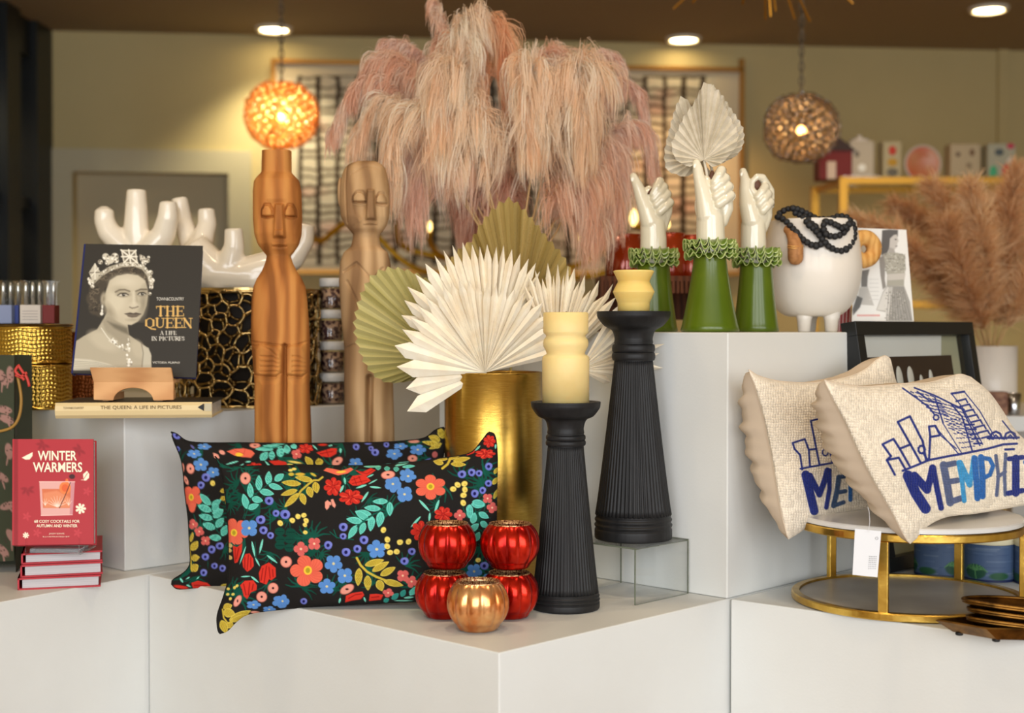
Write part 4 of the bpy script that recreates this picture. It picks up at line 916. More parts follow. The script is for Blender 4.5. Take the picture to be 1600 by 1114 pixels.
# hair
for q in ((250,400,60,70),(220,470,52,60),(235,540,50,52),(290,330,70,60),(360,290,80,50),(460,262,100,44),(560,268,80,44),(620,310,50,60),(270,570,34,36)): p.ell(*q[:4], (70,62,50), soft=1.6)
r = random.Random(2)
for k in range(70):
    a = r.uniform(0, 6.28); x = r.choice([225,250,280,330,420,520,600,240]); y = {225:480,250:400,280:330,330:300,420:268,520:256,600:290,240:550}[x]
    x += r.uniform(-30, 30); y += r.uniform(-26, 26); p.line([(x, y), (x+22*math.cos(a), y+14*math.sin(a)), (x+30*math.cos(a+.8), y+26*math.sin(a+.8))], 5, r.choice([(118,106,86),(44,38,30),(92,82,66)]), soft=.6)
# face
p.poly([(320,400),(345,330),(400,295),(480,280),(560,290),(615,330),(632,390),(636,450),(625,520),(600,590),(560,640),(510,668),(450,662),(390,630),(340,580),(312,520),(306,460)], (192,182,158), soft=1)
p.ell(400, 480, 70, 110, (205,196,172), .1, soft=6); p.ell(470, 340, 90, 46, (208,199,176), 0, soft=7); p.ell(500, 600, 60, 44, (198,188,164), 0, soft=5)
p.ell(600, 500, 26, 96, (150,141,120), .1, soft=5); p.ell(346, 570, 30, 60, (160,150,128), -.5, soft=5); p.ell(420, 400, 40, 22, (176,166,142), 0, soft=5)
p.ell(300, 470, 22, 46, (186,176,152), .1, soft=2); p.ell(300, 470, 9, 24, (130,120,100), .1, soft=2)
# brows, eyes
p.line([(390,418),(420,402),(460,400),(496,412)], 9, (96,86,70), soft=1.2); p.line([(545,412),(580,398),(625,398)], 9, (84,75,60), soft=1.2)
for ex, ey, w in ((448, 440, 42), (590, 434, 32)):
    p.ell(ex, ey-4, w, 17, (140,130,110), 0, soft=2.4); p.ell(ex, ey, w*.8, 11, (206,200,184), 0, soft=1); p.ell(ex+3, ey-1, 12, 12, (50,45,38), 0, soft=.8); p.ell(ex+7, ey-4, 3, 3, (230,226,214), soft=.5)
    p.line([(ex-w, ey+3), (ex-w*.5, ey-12), (ex+w*.4, ey-13), (ex+w*.95, ey-1)], 6, (44,38,30), soft=.8); p.line([(ex-w*.7, ey+11), (ex, ey+14), (ex+w*.7, ey+9)], 3, (130,120,100), soft=.8)
# nose, mouth, chin
p.line([(545,420),(552,480),(560,510)], 8, (160,150,128), soft=2.4); p.ell(530, 520, 36, 22, (204,195,172), 0, soft=3); p.line([(498,532),(515,540),(540,536),(560,528)], 6, (96,86,72), soft=1.2); p.line([(528,420),(528,500)], 9, (214,206,184), soft=2.6)
p.poly([(455,582),(500,572),(525,578),(545,572),(585,584),(545,588),(500,588)], (84,72,62), soft=.8); p.poly([(470,588),(520,590),(580,586),(550,608),(515,612),(485,604)], (104,92,78), soft=.9); p.line([(462,584),(520,586),(580,584)], 3, (46,38,32), soft=.5)
p.ell(520, 628, 30, 7, (160,150,128), 0, soft=2.5)
# earring, necklace
for q in ((290,530,7,16),(288,560,8,14),(285,582,13,13)): p.ell(*q, (232,228,214), soft=.7)
p.line([(282,690),(330,760),(380,810),(420,840)], 7, (222,218,202), soft=.6); p.line([(486,770),(490,810),(480,850)], 7, (222,218,202), soft=.6)
for k in range(46):
    x, y = r.choice([(430,830),(460,860),(485,850),(470,885),(490,930),(495,960),(385,800),(355,780),(488,800)]); x += r.uniform(-16,16); y += r.uniform(-16,16)
    p.ell(x, y, 8, 8, r.choice([(240,237,226),(214,208,190),(150,142,124)]), soft=.5)
# crown
p.line([(215,345),(270,290),(350,240),(440,212),(530,208),(600,232),(645,290),(660,360)], 34, (176,168,148), soft=.8)
for k in range(90):
    t = r.random(); q = resample([(215,345),(270,290),(350,240),(440,212),(530,208),(600,232),(645,290),(662,370)], 50)[int(t*49)]
    p.ell(q[0]+r.uniform(-15,15), q[1]+r.uniform(-12,12), 5, 5, r.choice([(236,232,218),(226,221,204),(120,112,96)]), soft=.4)
p.poly([(430,97),(545,100),(560,200),(450,200)], (206,199,180)); p.poly([(445,110),(535,112),(545,190),(460,190)], (110,102,86))
for q in ([(432,100),(556,196)], [(545,102),(452,198)], [(490,98),(505,200)], [(436,150),(552,150)]): p.line(q, 12, (232,227,210), soft=.5)
p.poly([(188,270),(235,197),(275,265),(250,320),(215,335)], (196,189,170)); p.line([(195,272),(268,268)], 7, (100,92,78)); p.line([(235,205),(235,320)], 7, (236,231,214)); p.line([(205,300),(262,235)], 6, (236,231,214))
for q in ((315,150,26),(385,150,28),(350,175,30),(275,190,18),(395,180,20),(330,195,20),(595,165,22),(630,180,18),(605,195,20),(580,145,11),(640,155,11),(655,270,18),(668,330,18),(660,380,16),(650,430,12),(205,345,22),(190,320,14),(215,375,14)):
    p.ell(q[0], q[1], q[2], q[2], (206,199,180), soft=.8)
    for k in range(5): a = r.uniform(0, 6.28); p.ell(q[0]+q[2]*.6*math.cos(a), q[1]+q[2]*.6*math.sin(a), q[2]*.3, q[2]*.3, r.choice([(240,236,222),(110,102,88)]), soft=.4)
# serif lettering
def serif(p, word, x0, x1, y0, y1, col, lw=1.):
    Wd = {'I': .42, 'E': .78, 'F': .74, 'L': .74, 'T': .84, 'P': .78, 'Q': .96, 'C': .86, 'A': .92, 'R': .86, 'S': .66, ' ': .4}
    ws = [Wd.get(c, .9) for c in word]; g = .12; tot = sum(ws)+g*(len(word)-1); k = (x1-x0)/tot; H = y1-y0; th = k*.19*lw; tn = k*.07*lw; x = x0
    for c, w in zip(word, ws):
        w *= k; a, b = x, x+w; L = lambda q, wd: p.line(q, wd, col, soft=.3); m = (y0+y1)/2; sv = lambda xx, yy, s=.17: L([(xx-k*s, yy), (xx+k*s, yy)], tn)
        if c in 'THI': pass
        if c == 'T': L([((a+b)/2, y0), ((a+b)/2, y1)], th); L([(a, y0), (b, y0)], tn*1.2); L([(a, y0), (a, y0+H*.2)], tn); L([(b, y0), (b, y0+H*.2)], tn); sv((a+b)/2, y1)
        elif c == 'H': L([(a+k*.15, y0), (a+k*.15, y1)], th); L([(b-k*.15, y0), (b-k*.15, y1)], th); L([(a+k*.15, m), (b-k*.15, m)], tn); [sv(q, z) for q in (a+k*.15, b-k*.15) for z in (y0, y1)]
        elif c in 'EFL':
            L([(a+k*.18, y0), (a+k*.18, y1)], th); sv(a+k*.18, y1); sv(a+k*.18, y0)
            if c in 'EF': L([(a, y0), (b, y0)], tn); L([(b, y0), (b, y0+H*.22)], tn); L([(a+k*.18, m), (b-k*.16, m)], tn); L([(b-k*.16, m-H*.1), (b-k*.16, m+H*.1)], tn)
            if c in 'EL': L([(a, y1), (b, y1)], tn); L([(b, y1), (b, y1-H*.24)], tn)
        elif c == 'I': L([((a+b)/2, y0), ((a+b)/2, y1)], th); sv((a+b)/2, y0); sv((a+b)/2, y1)
        elif c == 'N': L([(a+k*.12, y0), (a+k*.12, y1)], tn); L([(a+k*.1, y0), (b-k*.12, y1)], th); L([(b-k*.12, y0), (b-k*.12, y1)], tn); sv(a+k*.08, y0); sv(a+k*.12, y1); sv(b-k*.12, y0)
        elif c == 'U': L([(a+k*.15, y0), (a+k*.15, y1-H*.22)], th); L([(a+k*.15, y1-H*.25), (a+k*.26, y1-H*.05), ((a+b)/2, y1), (b-k*.22, y1-H*.08), (b-k*.12, y1-H*.3), (b-k*.12, y0)], tn*1.3); sv(a+k*.15, y0); sv(b-k*.12, y0)
        elif c in 'QC':
            cx = (a+b)/2; rx = w/2-th/2; pts = [(cx+rx*math.cos(t), m+H/2*math.sin(t)) for t in np.linspace(0, 2*PI, 25)]
            if c == 'C': pts = [(cx+rx*math.cos(t), m+H/2*math.sin(t)) for t in np.linspace(.7, 2*PI-.7, 20)]; L([(b-k*.08, y0), (b-k*.08, y0+H*.28)], tn)
            L(pts, tn*1.1); L([(cx-rx, m-H*.28), (cx-rx-k*.0, m), (cx-rx, m+H*.28)], th)
            if c == 'Q': L([(cx+rx, m-H*.28), (cx+rx, m+H*.28)], th); L([(cx-k*.1, y1-H*.02), (cx+k*.15, y1+H*.14), (b+k*.1, y1+H*.2)], tn*1.8)
        elif c == 'A': L([(a+k*.08, y1), ((a+b)/2, y0)], tn); L([((a+b)/2, y0), (b-k*.12, y1)], th); L([(a+k*.25, y0+H*.65), (b-k*.25, y0+H*.65)], tn); sv(a+k*.08, y1); sv(b-k*.12, y1)
        elif c in 'PR':
            L([(a+k*.18, y0), (a+k*.18, y1)], th); sv(a+k*.18, y1); L([(a, y0), (b-k*.25, y0), (b-k*.08, y0+H*.1), (b-k*.06, m-H*.1), (b-k*.22, m+H*.02), (a+k*.18, m+H*.02)], tn*1.3); L([(b-k*.12, y0+H*.12), (b-k*.12, m-H*.1)], th*.8)
            if c == 'R': L([((a+b)/2, m), (b, y1)], th)
        elif c == 'S': L([(b-k*.08, y0+H*.2), (b-k*.2, y0+H*.02), (a+k*.15, y0+H*.05), (a+k*.1, y0+H*.3), (b-k*.12, m+H*.15), (b-k*.1, y1-H*.12), (a+k*.25, y1), (a+k*.08, y1-H*.2)], th*.62)
        elif c == 'D': L([(a+k*.18, y0), (a+k*.18, y1)], th); L([(a, y0), (b-k*.3, y0), (b-k*.08, m), (b-k*.3, y1), (a, y1)], tn*1.4)
        x = b+g*k
GO = (214, 172, 98)
serif(p, 'THE', 700, 905, 527, 598, GO, 1.1); serif(p, 'QUEEN', 614, 968, 617, 686, GO, 1.1)
serif(p, 'A LIFE', 728, 850, 714, 740, (216, 212, 200), 1.25); serif(p, 'IN PICTURES', 662, 912, 756, 783, (216, 212, 200), 1.25)
cv, nq, Bq = cover(CB, 230, 250, pq, Ybk, M['vc'], bq, th=.003)
wht = mat('print_cream', (218, 214, 202), .5)
text_px(cv, 'TOWN&COUNTRY', 266, 467, 43, 5, Ybk, wht); text_px(cv, 'VICTORIA MURPHY', 260, 566.5, 43, 3.4, Ybk, wht, rot=.01)
nvy = mat('navy_boards', (34, 42, 96), .5); pgm = mat('page_block', (222, 216, 202), .8, col2=(196, 188, 172), nscale=160, stretch=(.05, 1, 1))
A, Bc, Dc, Cc = Bq[0], Bq[1], Bq[2], Bq[3]
def slab(P0, P1, P2, P3, n, a, b, ins=0.0):
    c = (P0+P1+P2+P3)/4; q = [x+(c-x)*ins for x in (P0, P1, P3, P2)]
    V = np.array([x+n*a for x in q]+[x+n*b for x in q]); return V, [(0,1,2,3),(7,6,5,4),(0,4,5,1),(1,5,6,2),(2,6,7,3),(3,7,4,0)]
obj('page_block', *slab(A, Bc, Dc, Cc, nq, .0031, .022, .035), pgm, bq)
obj('back_cover', *slab(A, Bc, Dc, Cc, nq, .0221, .0255, .02), nvy, bq)
spn = np.array([A, Dc]); sd = (A-Bc)/np.linalg.norm(A-Bc)
obj('spine', np.array([A, Dc, Dc+nq*.024, A+nq*.024, A+sd*.004+nq*.002, Dc+sd*.004+nq*.002, Dc+sd*.004+nq*.022, A+sd*.004+nq*.022]), [(0,1,5,4),(4,5,6,7),(7,6,2,3),(0,4,7,3),(1,2,6,5)], nvy, bq)
# wooden book stand: lip, body with an arch, back rest
st = thing('book_stand', 'light wooden book stand with an arched front holding the portrait book', 'book stand', (X(205, 2.735), 2.735, ZK+.031))
bw = wood('beech_wood', (196, 140, 92), (226, 176, 124), 7, .5, (.25, 1, 1), .05)
Yst = 2.715
def ext(pts, Y0, Y1, dz=0):
    n = len(pts); a = P([q[0] for q in pts], [q[1] for q in pts], Y0); b = a.copy(); b[:, 1] += (Y1-Y0); return np.vstack([a, b]), [tuple(range(n)), tuple(range(2*n-1, n-1, -1))]+[(i, i+n, (i+1) % n+n, (i+1) % n) for i in range(n)]
arch = [(238-34*math.cos(t)-31, 626-28*math.sin(t)) for t in np.linspace(0, PI, 15)]
body = [(146, 596), (271, 596), (271, 625), (241, 626)]+[(208+31*math.cos(t), 626-20*math.sin(t)) for t in np.linspace(.05, PI-.05, 15)]+[(176, 626), (146, 625)]
bevel(obj('front_panel', *ext(body, Yst, Yst+.012), bw, st), .0015)
lip = P([140, 267, 271, 146], [574, 574, 597, 597], np.array([2.70, 2.70, Yst, Yst])); bevel(obj('lip', *join((np.vstack([lip, lip+np.array([0, .008, -.002])]), [(0,1,2,3),(7,6,5,4),(0,4,5,1),(1,5,6,2),(2,6,7,3),(3,7,4,0)])), bw, st), .001)
obj('shelf', *obox(P(150, 599, Yst)+[0, .01, 0], (X(267, Yst)-X(150, Yst), 0, 0), (0, .06, 0), (0, 0, .006)), bw, st)
obj('back_rest', *obox(P(160, 597, Yst+.07), (X(255, Yst)-X(160, Yst), 0, 0), (0, .05, .14), (0, .008, -.003)), bw, st)
for px in (160, 244): obj('side_rail', *obox(P(px, 628, Yst+.01)*[1, 1, 0]+[0, 0, ZK+.033], (.012, 0, 0), (0, .11, 0), (0, 0, .014)), bw, st)
# horizontal copy below with its cream spine
fb = thing('lying_book', 'cream-spined copy of the portrait book lying flat beneath the wooden stand', 'book', (X(200, 2.8), 2.8, ZK)); fb.rotation_euler[2] = .10
Yl = 2.70; xa, xb = X(80, Yl), X(320, Yl); z0, z1 = ZK+.001, ZK+.031
crm = mat('cream_spine', (222, 200, 150), .45)
obj('bottom_cover', *obox((xa, Yl+.004, z0), (xb-xa, 0, 0), (0, .21, 0), (0, 0, .003)), crm, fb)
obj('top_cover', *obox((xa, Yl+.004, z1-.003), (xb-xa, 0, 0), (0, .21, 0), (0, 0, .003)), mat('black_cover', (44, 40, 36), .4), fb)
obj('page_block', *obox((xa+.004, Yl+.006, z0+.003), (xb-xa-.008, 0, 0), (0, .2, 0), (0, 0, .024)), pgm, fb)
sp = [(0, z0), (-.006, z0+.006), (-.008, (z0+z1)/2), (-.006, z1-.006), (0, z1)]
V = np.array([(x, Yl+.004+d, z) for x in (xa, xb) for d, z in sp]); obj('spine', V, [(i, i+1, i+6, i+5) for i in range(4)]+[(0,5,9,4)], crm, fb)
ink = mat('print_brown', (92, 74, 44), .6); Ysp = lambda px, py: Yl-.0045+0*px
text_px(fb, 'THE QUEEN: A LIFE IN PICTURES', 211, 637, 124, 6.5, Ysp, ink); text_px(fb, 'TOWN&COUNTRY', 108, 637, 31, 3.4, Ysp, ink)
V = P([298, 308, 308], [637, 631, 643], Yl-.0045); obj('printed_mark', V, [(0,1,2)], M['blackwood'], fb); obj('portrait_band', *obox(P(309, 643, Yl-.0046), (.013, 0, 0), (0, .001, 0), (0, 0, .0145)), mat('band_grey', (190, 180, 150), .5), fb)

# ---- red cookbook on a clear stand on its stack
RC = [(22, 686), (146, 686), (146.5, 850), (21.5, 852)]
Yr = lambda px, py: 2.60+(852-py)*.00030
pr = Paint(16, 680, 152, 858, 4, (178, 48, 58)); p = pr; p.frame(0, 660, 3.7125)
for q in ((90,105,14,600),): p.poly([(80,90),(104,90),(104,720),(80,720)], (150,34,44), soft=.8)
for (x, y, a) in ((460,160,.6),(250,130,.4),(160,390,-.5)):
    for k in range(5): p.ell(x+22*math.cos(a+k), y+18*math.sin(a+k), 18, 8, (150,36,46), a+k*.9, soft=1)
for (x, y) in ((505,400),(155,545),(215,640),(450,640)):
    for k in range(5): a = k*1.26; p.ell(x+14*math.cos(a), y+14*math.sin(a), 12, 6, (196,62,72), a, soft=.5)
cm = (250, 240, 214)
p.poly([(126,205),(150,192),(190,172),(188,195),(172,215),(148,216)], cm, soft=.3); p.poly([(468,334),(484,330),(482,300),(505,280),(518,300),(516,322),(498,338)], cm, soft=.3); p.line([(482,334),(508,294)], 3, (178,48,58))
for (x, y, R_) in ((468,500,30),(150,655,18)):
    for k in range(7): a = k*2*PI/7; p.line([(x+R_*.25*math.cos(a), y+R_*.25*math.sin(a)), (x+R_*.8*math.cos(a), y+R_*.8*math.sin(a))], R_*.34, cm, soft=.3, wd2=R_*.5)
p.poly([(228,344),(434,344),(420,536),(238,540)], (226,172,166), soft=.3); p.poly([(243,386),(424,386),(412,496),(250,496)], (214,116,78), soft=.3); p.poly([(252,410),(330,395),(412,440),(408,494),(256,494)], (226,140,100), soft=1.5)
p.ell(378, 380, 34, 36, (236,130,70)); p.ell(378, 380, 20, 22, (226,100,52)); p.poly([(412,346),(434,346),(422,536),(404,536)], (206,140,146), soft=.5)
for a in np.linspace(-2.75, -.4, 9): p.line([(332, 490), (332+66*math.cos(a), 490+58*math.sin(a)*1.1)], 5, (250,222,206), soft=.3, wd2=1)
for x in (262, 398):
    for a in np.linspace(-2.4, -.7, 4): p.line([(x, 480), (x+26*math.cos(a), 480+40*math.sin(a))], 4, (250,222,206), soft=.3, wd2=1)
p.line([(345,496),(380,420),(410,345)], 4, (60,24,28), soft=.3); p.ell(418, 314, 17, 14, (64,30,34), soft=.6); p.ell(388,340,9,14,(236,120,60))
for q in ([(228,344),(434,344)], [(238,540),(420,536)]): p.line(q, 4, (244,206,198), soft=.3)
cb = thing('red_cookbook', 'red WINTER WARMERS cookbook standing upright on a clear stand', 'book', (X(84, 2.62), 2.62, ZL+.085), 'red cookbooks')
cbc, nr, Br = cover(RC, 180, 240, pr, Yr, M['vc'], cb, th=.003)
crm2 = mat('print_ivory', (252, 242, 216), .5)
text_px(cbc, 'WINTER', 89.5, 712, 61, 15, Yr, crm2, off=.02); text_px(cbc, 'WARMERS', 90, 730, 77, 15.5, Yr, crm2, off=.02)
text_px(cbc, '68 COSY COCKTAILS FOR', 89, 814.5, 71, 4.6, Yr, crm2, off=.018); text_px(cbc, 'AUTUMN AND WINTER', 89, 821.5, 64, 4.6, Yr, crm2, off=.018)
text_px(cbc, 'JASSY DAVIS', 88.5, 834, 24, 2.8, Yr, crm2); text_px(cbc, 'ILLUSTRATED BY', 88, 838.5, 42, 1.7, Yr, crm2)
redb = mat('red_boards', (176, 30, 44), .45); pgs = mat('grey_white_pages', (206, 204, 206), .8, col2=(186, 184, 186), nscale=120, stretch=(.05, .05, 3))
A, Bc, Dc, Cc = Br
obj('page_block', *slab(A, Bc, Dc, Cc, nr, .0031, .018, .03), pgs, cb); obj('back_cover', *slab(A, Bc, Dc, Cc, nr, .0181, .021), redb, cb)
obj('spine', *obox(Dc, A-Dc, nr*.021, (Dc-Cc)/np.linalg.norm(Dc-Cc)*.003), redb, cb)
def flatbook(px0, px1, ytop, ybot, Y, lab, rz, tilt=0):
    xa, xb = X(px0, Y), X(px1, Y); z0, z1 = Z(ybot, Y), Z(ytop, Y); c = np.array([(xa+xb)/2-.02, Y+.115, z0]); w = (xb-xa)*1.0; d = .2; h = z1-z0
    t = thing('red_cookbook', lab, 'book', c, 'red cookbooks'); t.rotation_euler[2] = rz
    for nm, q in (('bottom_cover', box(c, w, d, .003)), ('top_cover', box(c+[0, 0, h-.003], w, d, .003)), ('spine', box(c+[-w/2+.0015, 0, 0], .003, d, h))): obj(nm, *q, redb, t)
    obj('page_block', *box(c+[.002, .0, .003], w-.012, d-.012, h-.006), pgs, t)
flatbook(17, 142, 903.5, 922.5, 2.585, 'red cookbook lying at the bottom of the stack', .27)
flatbook(19, 143, 883, 902.5, 2.588, 'red cookbook lying in the middle of the stack', .30)
flatbook(22, 144, 865, 882, 2.592, 'red cookbook lying on top of the stack, under the clear stand', .28)
cs = thing('acrylic_book_stand', 'small clear acrylic easel between the upright red cookbook and its stack', 'book stand', (X(82, 2.6), 2.6, Z(865, 2.592)+.001))
zc = Z(864.5, 2.592)+.001
edge = M['acrylicedge']
for px in (40, 124):
    xx = X(px, 2.575); obj('prong', *join(obox((xx-.0018, 2.57, zc), (.0036, 0, 0), (0, .1, 0), (0, 0, .003)), obox((xx-.0018, 2.57, zc), (.0036, 0, 0), (0, .003, 0), (0, 0, .03)), obox((xx-.0018, 2.60, zc), (.0036, 0, 0), (0, .003, 0), (0, 0, .012))), M['acrylic'], cs)
obj('base_bar', *obox((X(43, 2.58), 2.585, zc+.001), (X(122, 2.58)-X(43, 2.58), 0, 0), (0, .05, 0), (0, 0, .0075)), mat('stand_clear', (200, 204, 214), .1, trans=.7), cs)
obj('back_plate', *obox((X(46, 2.6), 2.66, zc+.003), (X(119, 2.6)-X(46, 2.6), 0, 0), (0, .03, .12), (0, .003, 0)), M['acrylic'], cs)

# ---- green gift bag at the left edge
gb = thing('gift_bag', 'dark green gift bag with pink leopards and rope handle at the left edge', 'bag', (X(-40, 2.8), 2.85, ZL))
pg = Paint(-120, 545, 30, 890, 1.5, (62, 66, 50)); p = pg; r = random.Random(6)
for (x, y, a) in ((4, 590, 1.2), (10, 655, .4), (6, 640, .2), (14, 705, 1.4), (2, 745, .6), (12, 790, -.3), (4, 860, .8), (16, 585, 1.5), (18, 838, 1.)):
    p.ell(x, y, 13, 6, (158, 120, 110), a, soft=.6); p.line([(x, y), (x+12*math.cos(a+.5), y+22*math.sin(abs(a)+.4))], 4, (158, 120, 110), wd2=2)
    for k in range(10): p.ell(x+r.uniform(-12, 12), y+r.uniform(-8, 10), 1.2, 1.2, (70, 56, 48))
Yg = lambda px, py: 2.77+0*px
g = quad_grid([(-110, 556), (22, 556), (22, 876), (-110, 884)], 90, 200); c, H = pg.sample(g[..., 0], g[..., 1])
obj('front_panel', P(g[..., 0], g[..., 1], 2.77).reshape(-1, 3), grid_faces(90, 200), M['vcmatte'], gb, col=srgb(c.reshape(-1, 3)))
gm_ = mat('bag_green', (62, 66, 50), .7); xr, xl = X(22, 2.77), X(-110, 2.77); zt_ = Z(556, 2.77)
obj('side_panel', np.array([(xr, 2.77, ZL), (xr-.01, 2.82, ZL), (xr, 2.87, ZL), (xr, 2.87, zt_), (xr-.012, 2.82, zt_), (xr, 2.77, zt_)]), [(0,1,4,5),(1,2,3,4)], gm_, gb)
obj('back_panel', *obox((xl, 2.87, ZL), (xr-xl, 0, 0), (0, .001, 0), (0, 0, zt_-ZL)), gm_, gb)
q = resample([(26, 580), (33, 620), (30, 650), (18, 668), (-10, 676)], 20); obj('rope_handle', *tube(P(q[:, 0], q[:, 1], 2.765), .003, 8), mat('gold_rope', (160, 120, 50), .5), gb, True)
q = resample([(0, 862), (10, 850), (22, 838), (30, 800)], 14)
rb = obj('ribbon_bow', *join(*[tube(P(*resample(k, 12).T, 2.755), .003, 6) for k in ([(28,570),(36,582),(42,590),(46,604)], [(28,572),(24,580),(33,588),(42,582)], [(24,586),(34,590),(38,594)])]), mat('red_ribbon', (196, 60, 50), .5), gb, True)

# ---- hammered gold drums
def hammer(r, h, n, k, amp=.0022, seed=1):
    th = np.linspace(0, 2*PI, n, endpoint=False); z = np.linspace(0, h, k); T, Zz = np.meshgrid(th, z)
    cells = 2*PI*r/.0085; d = np.abs(np.sin(T*cells/2/1+.5*np.sin(Zz*300)))*np.abs(np.sin(Zz*PI/.0085+.7*np.sin(T*9)))
    R = r-amp*(1-d); return np.stack([R*np.cos(T), R*np.sin(T), Zz], -1).reshape(-1, 3), grid_faces(n, k, wrap=True)
def drum(px, Y, rpx, y0, y1, m, lab, rimm=None, z0=None):
    r = rpx*Y/FPX; z0 = Z(y1, Y) if z0 is None else z0; h = Z(y0, Y)-z0; c = np.array([X(px, Y), Y, z0])
    t = thing('hammered_bowl', lab, 'bowl', c, 'hammered metal bowls'); V, F = hammer(r, h, 360, 60); obj('wall', V+c, F, m, t, True)
    obj('rim', *tube([c+[r*math.cos(a), r*math.sin(a), h] for a in np.linspace(0, 2*PI, 65)], .0028, 8, cap=False), rimm or m, t, True)
    obj('base_ring', *lathe(c, [(r*.9, 0), (r*1.015, 0), (r*1.015, .006), (r, .007)], 64), rimm or m, t, True)
    obj('inside', *lathe(c, [(r*.97, .01), (r*.97, h-.001)], 48, capt=False), M['copperdark'], t, True)
    return c, r, h
drum(60, 3.05, 50, 571, 634, M['hammered'], 'hammered gold bowl at the bottom left, beside the gift bag', z0=ZK)
zt1 = Z(571, 3.05)+.003
drum(50, 3.07, 60, 512, 570, M['hammered'], 'wide hammered gold bowl stacked on top, under the clear boxes', z0=zt1)
drum(135, 3.30, 38, 520, 630, M['copperdark'], 'dark copper bowl behind the portrait book', z0=ZK)
# clear topped boxes with coloured labels
zb = Z(512, 3.07)+.004
silver = mat('silver_tube', (200, 200, 196), .25, .8)
pla = obj('serving_board', *lathe((X(50, 3.07), 3.07, zb-.001), [(.085, 0), (.087, .003), (.085, .005)], 48), M['darkgold']); tag(pla, 'flat round gold lid under the clear topped boxes', 'lid')
zb += .005
for (a, b, Y, c, lab) in ((-6, 18, 3.03, (128, 138, 168), 'clear topped box with a light blue label at the left edge'), (19, 29, 3.05, (52, 66, 130), 'narrow clear topped box with a navy label'), (30, 63, 3.02, (206, 196, 184), 'clear topped box with a white label'), (65, 85, 3.03, (112, 26, 24), 'clear topped box with a dark red label')):
    t = thing('clear_box', lab, 'box', (X((a+b)/2, Y), Y+.02, zb), 'clear topped boxes'); w = (b-a-1)*Y/FPX; c0 = np.array([X((a+b)/2, Y), Y+.02, zb])
    h1 = .040; h2 = .093; bevel(obj('label_sleeve', *box(c0, w, .035, h1), mat('label_paper', c, .6), t), .001)
    obj('clear_cover', *box(c0+[0, 0, h1], w, .035, h2-h1), M['acrylic'], t)
    n = max(1, int(w/.012))
    for k in range(n): obj('tube', *lathe(c0+[(k+.5)/n*w-w/2, 0, h1+.0005], [(.0042, 0), (.0042, h2-h1-.012), (.002, h2-h1-.004)], 10), silver, t, True)
    if c[0] > 200:
        for k in range(4): obj('label_line', *obox(c0+[-w*.38, -.0178, .026-k*.006], (w*.76, 0, 0), (0, -.0002, 0), (0, 0, .0012)), mat('label_ink', (150, 140, 136), .6), t)

# ---- openwork gold planter and white coral candelabra
pc = np.array([X(388, 3.22), 3.22, ZK]); PR = 113*3.22/FPX; PH = Z(456, 3.22)-ZK
pl = thing('openwork_planter', 'gold planter of irregular openwork lattice under the white ceramic coral', 'planter', pc)
def lattice(R, H, cols, rows, wr, seed, jit=.33):
    r = random.Random(seed); pts = {}; parts = []
    def pt(i, j):
        i %= cols*2
        if (i, j) not in pts:
            base = j+(.18 if (i+j) % 2 else -.18)+(r.uniform(-jit, jit) if 0 < j < rows else 0)
            pts[(i, j)] = ((i+r.uniform(-jit, jit))*PI/cols, min(H, max(0, base/rows*H)))
        return pts[(i, j)]
    def seg(a, b):
        (t0, z0), (t1, z1) = a, b; dt = (t1-t0+PI) % (2*PI)-PI; m = r.uniform(-.3, .3)*abs(dt)
        q = []
        for s in np.linspace(0, 1, 4):
            t = t0+dt*s+m*math.sin(PI*s)*.5; z = z0+(z1-z0)*s; rr = R*(1-.03*((z/H-.5)*2)**4)+r.uniform(-.002, .002); q.append(pc+[rr*math.cos(t), rr*math.sin(t), z])
        parts.append(tube(q, wr*r.uniform(.7, 1.3), 5))
    for j in range(rows+1):
        for i in range(cols*2):
            seg(pt(i, j), pt(i+1, j))
            if (i+j) % 2 == 0 and j < rows: seg(pt(i, j), pt(i, j+1)) if True else None
    return join(*parts)
lat = mat('lattice_gold', (206, 176, 116), .3, 1)
from mathutils.geometry import delaunay_2d_cdt
def voro(R, H, n, wr, seed):
    r = random.Random(seed); Wc = 2*PI*R; pts = []; dmin = .78*math.sqrt(Wc*H/n); t = 0
    while len(pts) < n and t < 20000:
        t += 1; p = (r.uniform(0, Wc), r.uniform(-.02, H+.02)); 
        if all(min(abs(p[0]-q[0]), Wc-abs(p[0]-q[0]))**2+(p[1]-q[1])**2 > dmin**2 for q in pts): pts.append(p)
    al = [Vector((x+k*Wc, y)) for k in (-1, 0, 1) for x, y in pts if -.1 < x+k*Wc < Wc+.1]
    vs, es, fs = delaunay_2d_cdt(al, [], [], 0, 1e-7)[:3]
    cen = [sum((vs[i] for i in f), Vector((0, 0)))/len(f) for f in fs]; em = {}
    for i, f in enumerate(fs):
        for a in range(len(f)): em.setdefault(tuple(sorted((f[a], f[(a+1) % len(f)]))), []).append(i)
    parts = []
    for e, ff in em.items():
        if len(ff) < 2: continue
        a, b = cen[ff[0]], cen[ff[1]]; m = (a+b)/2
        if not (0 <= m[0] < Wc and -.004 < m[1] < H+.004): continue
        per = Vector((-(b-a)[1], (b-a)[0]))*r.uniform(-.18, .18); q = []
        for s in np.linspace(0, 1, 5):
            w = a+(b-a)*float(s)+per*math.sin(PI*s); th = w[0]/R; rr = R+.003*math.sin(w[0]*60)*math.cos(w[1]*50); q.append(pc+[rr*math.cos(th), rr*math.sin(th), min(max(w[1], .001), H-.001)])
        k = r.uniform(.75, 1.3)*wr; parts.append(tube(q, [k*1.35, k, k*.85, k, k*1.35], 6))
    return join(*parts)
obj('outer_lattice', *voro(PR, PH, 260, .0024, 1), lat, pl, True)
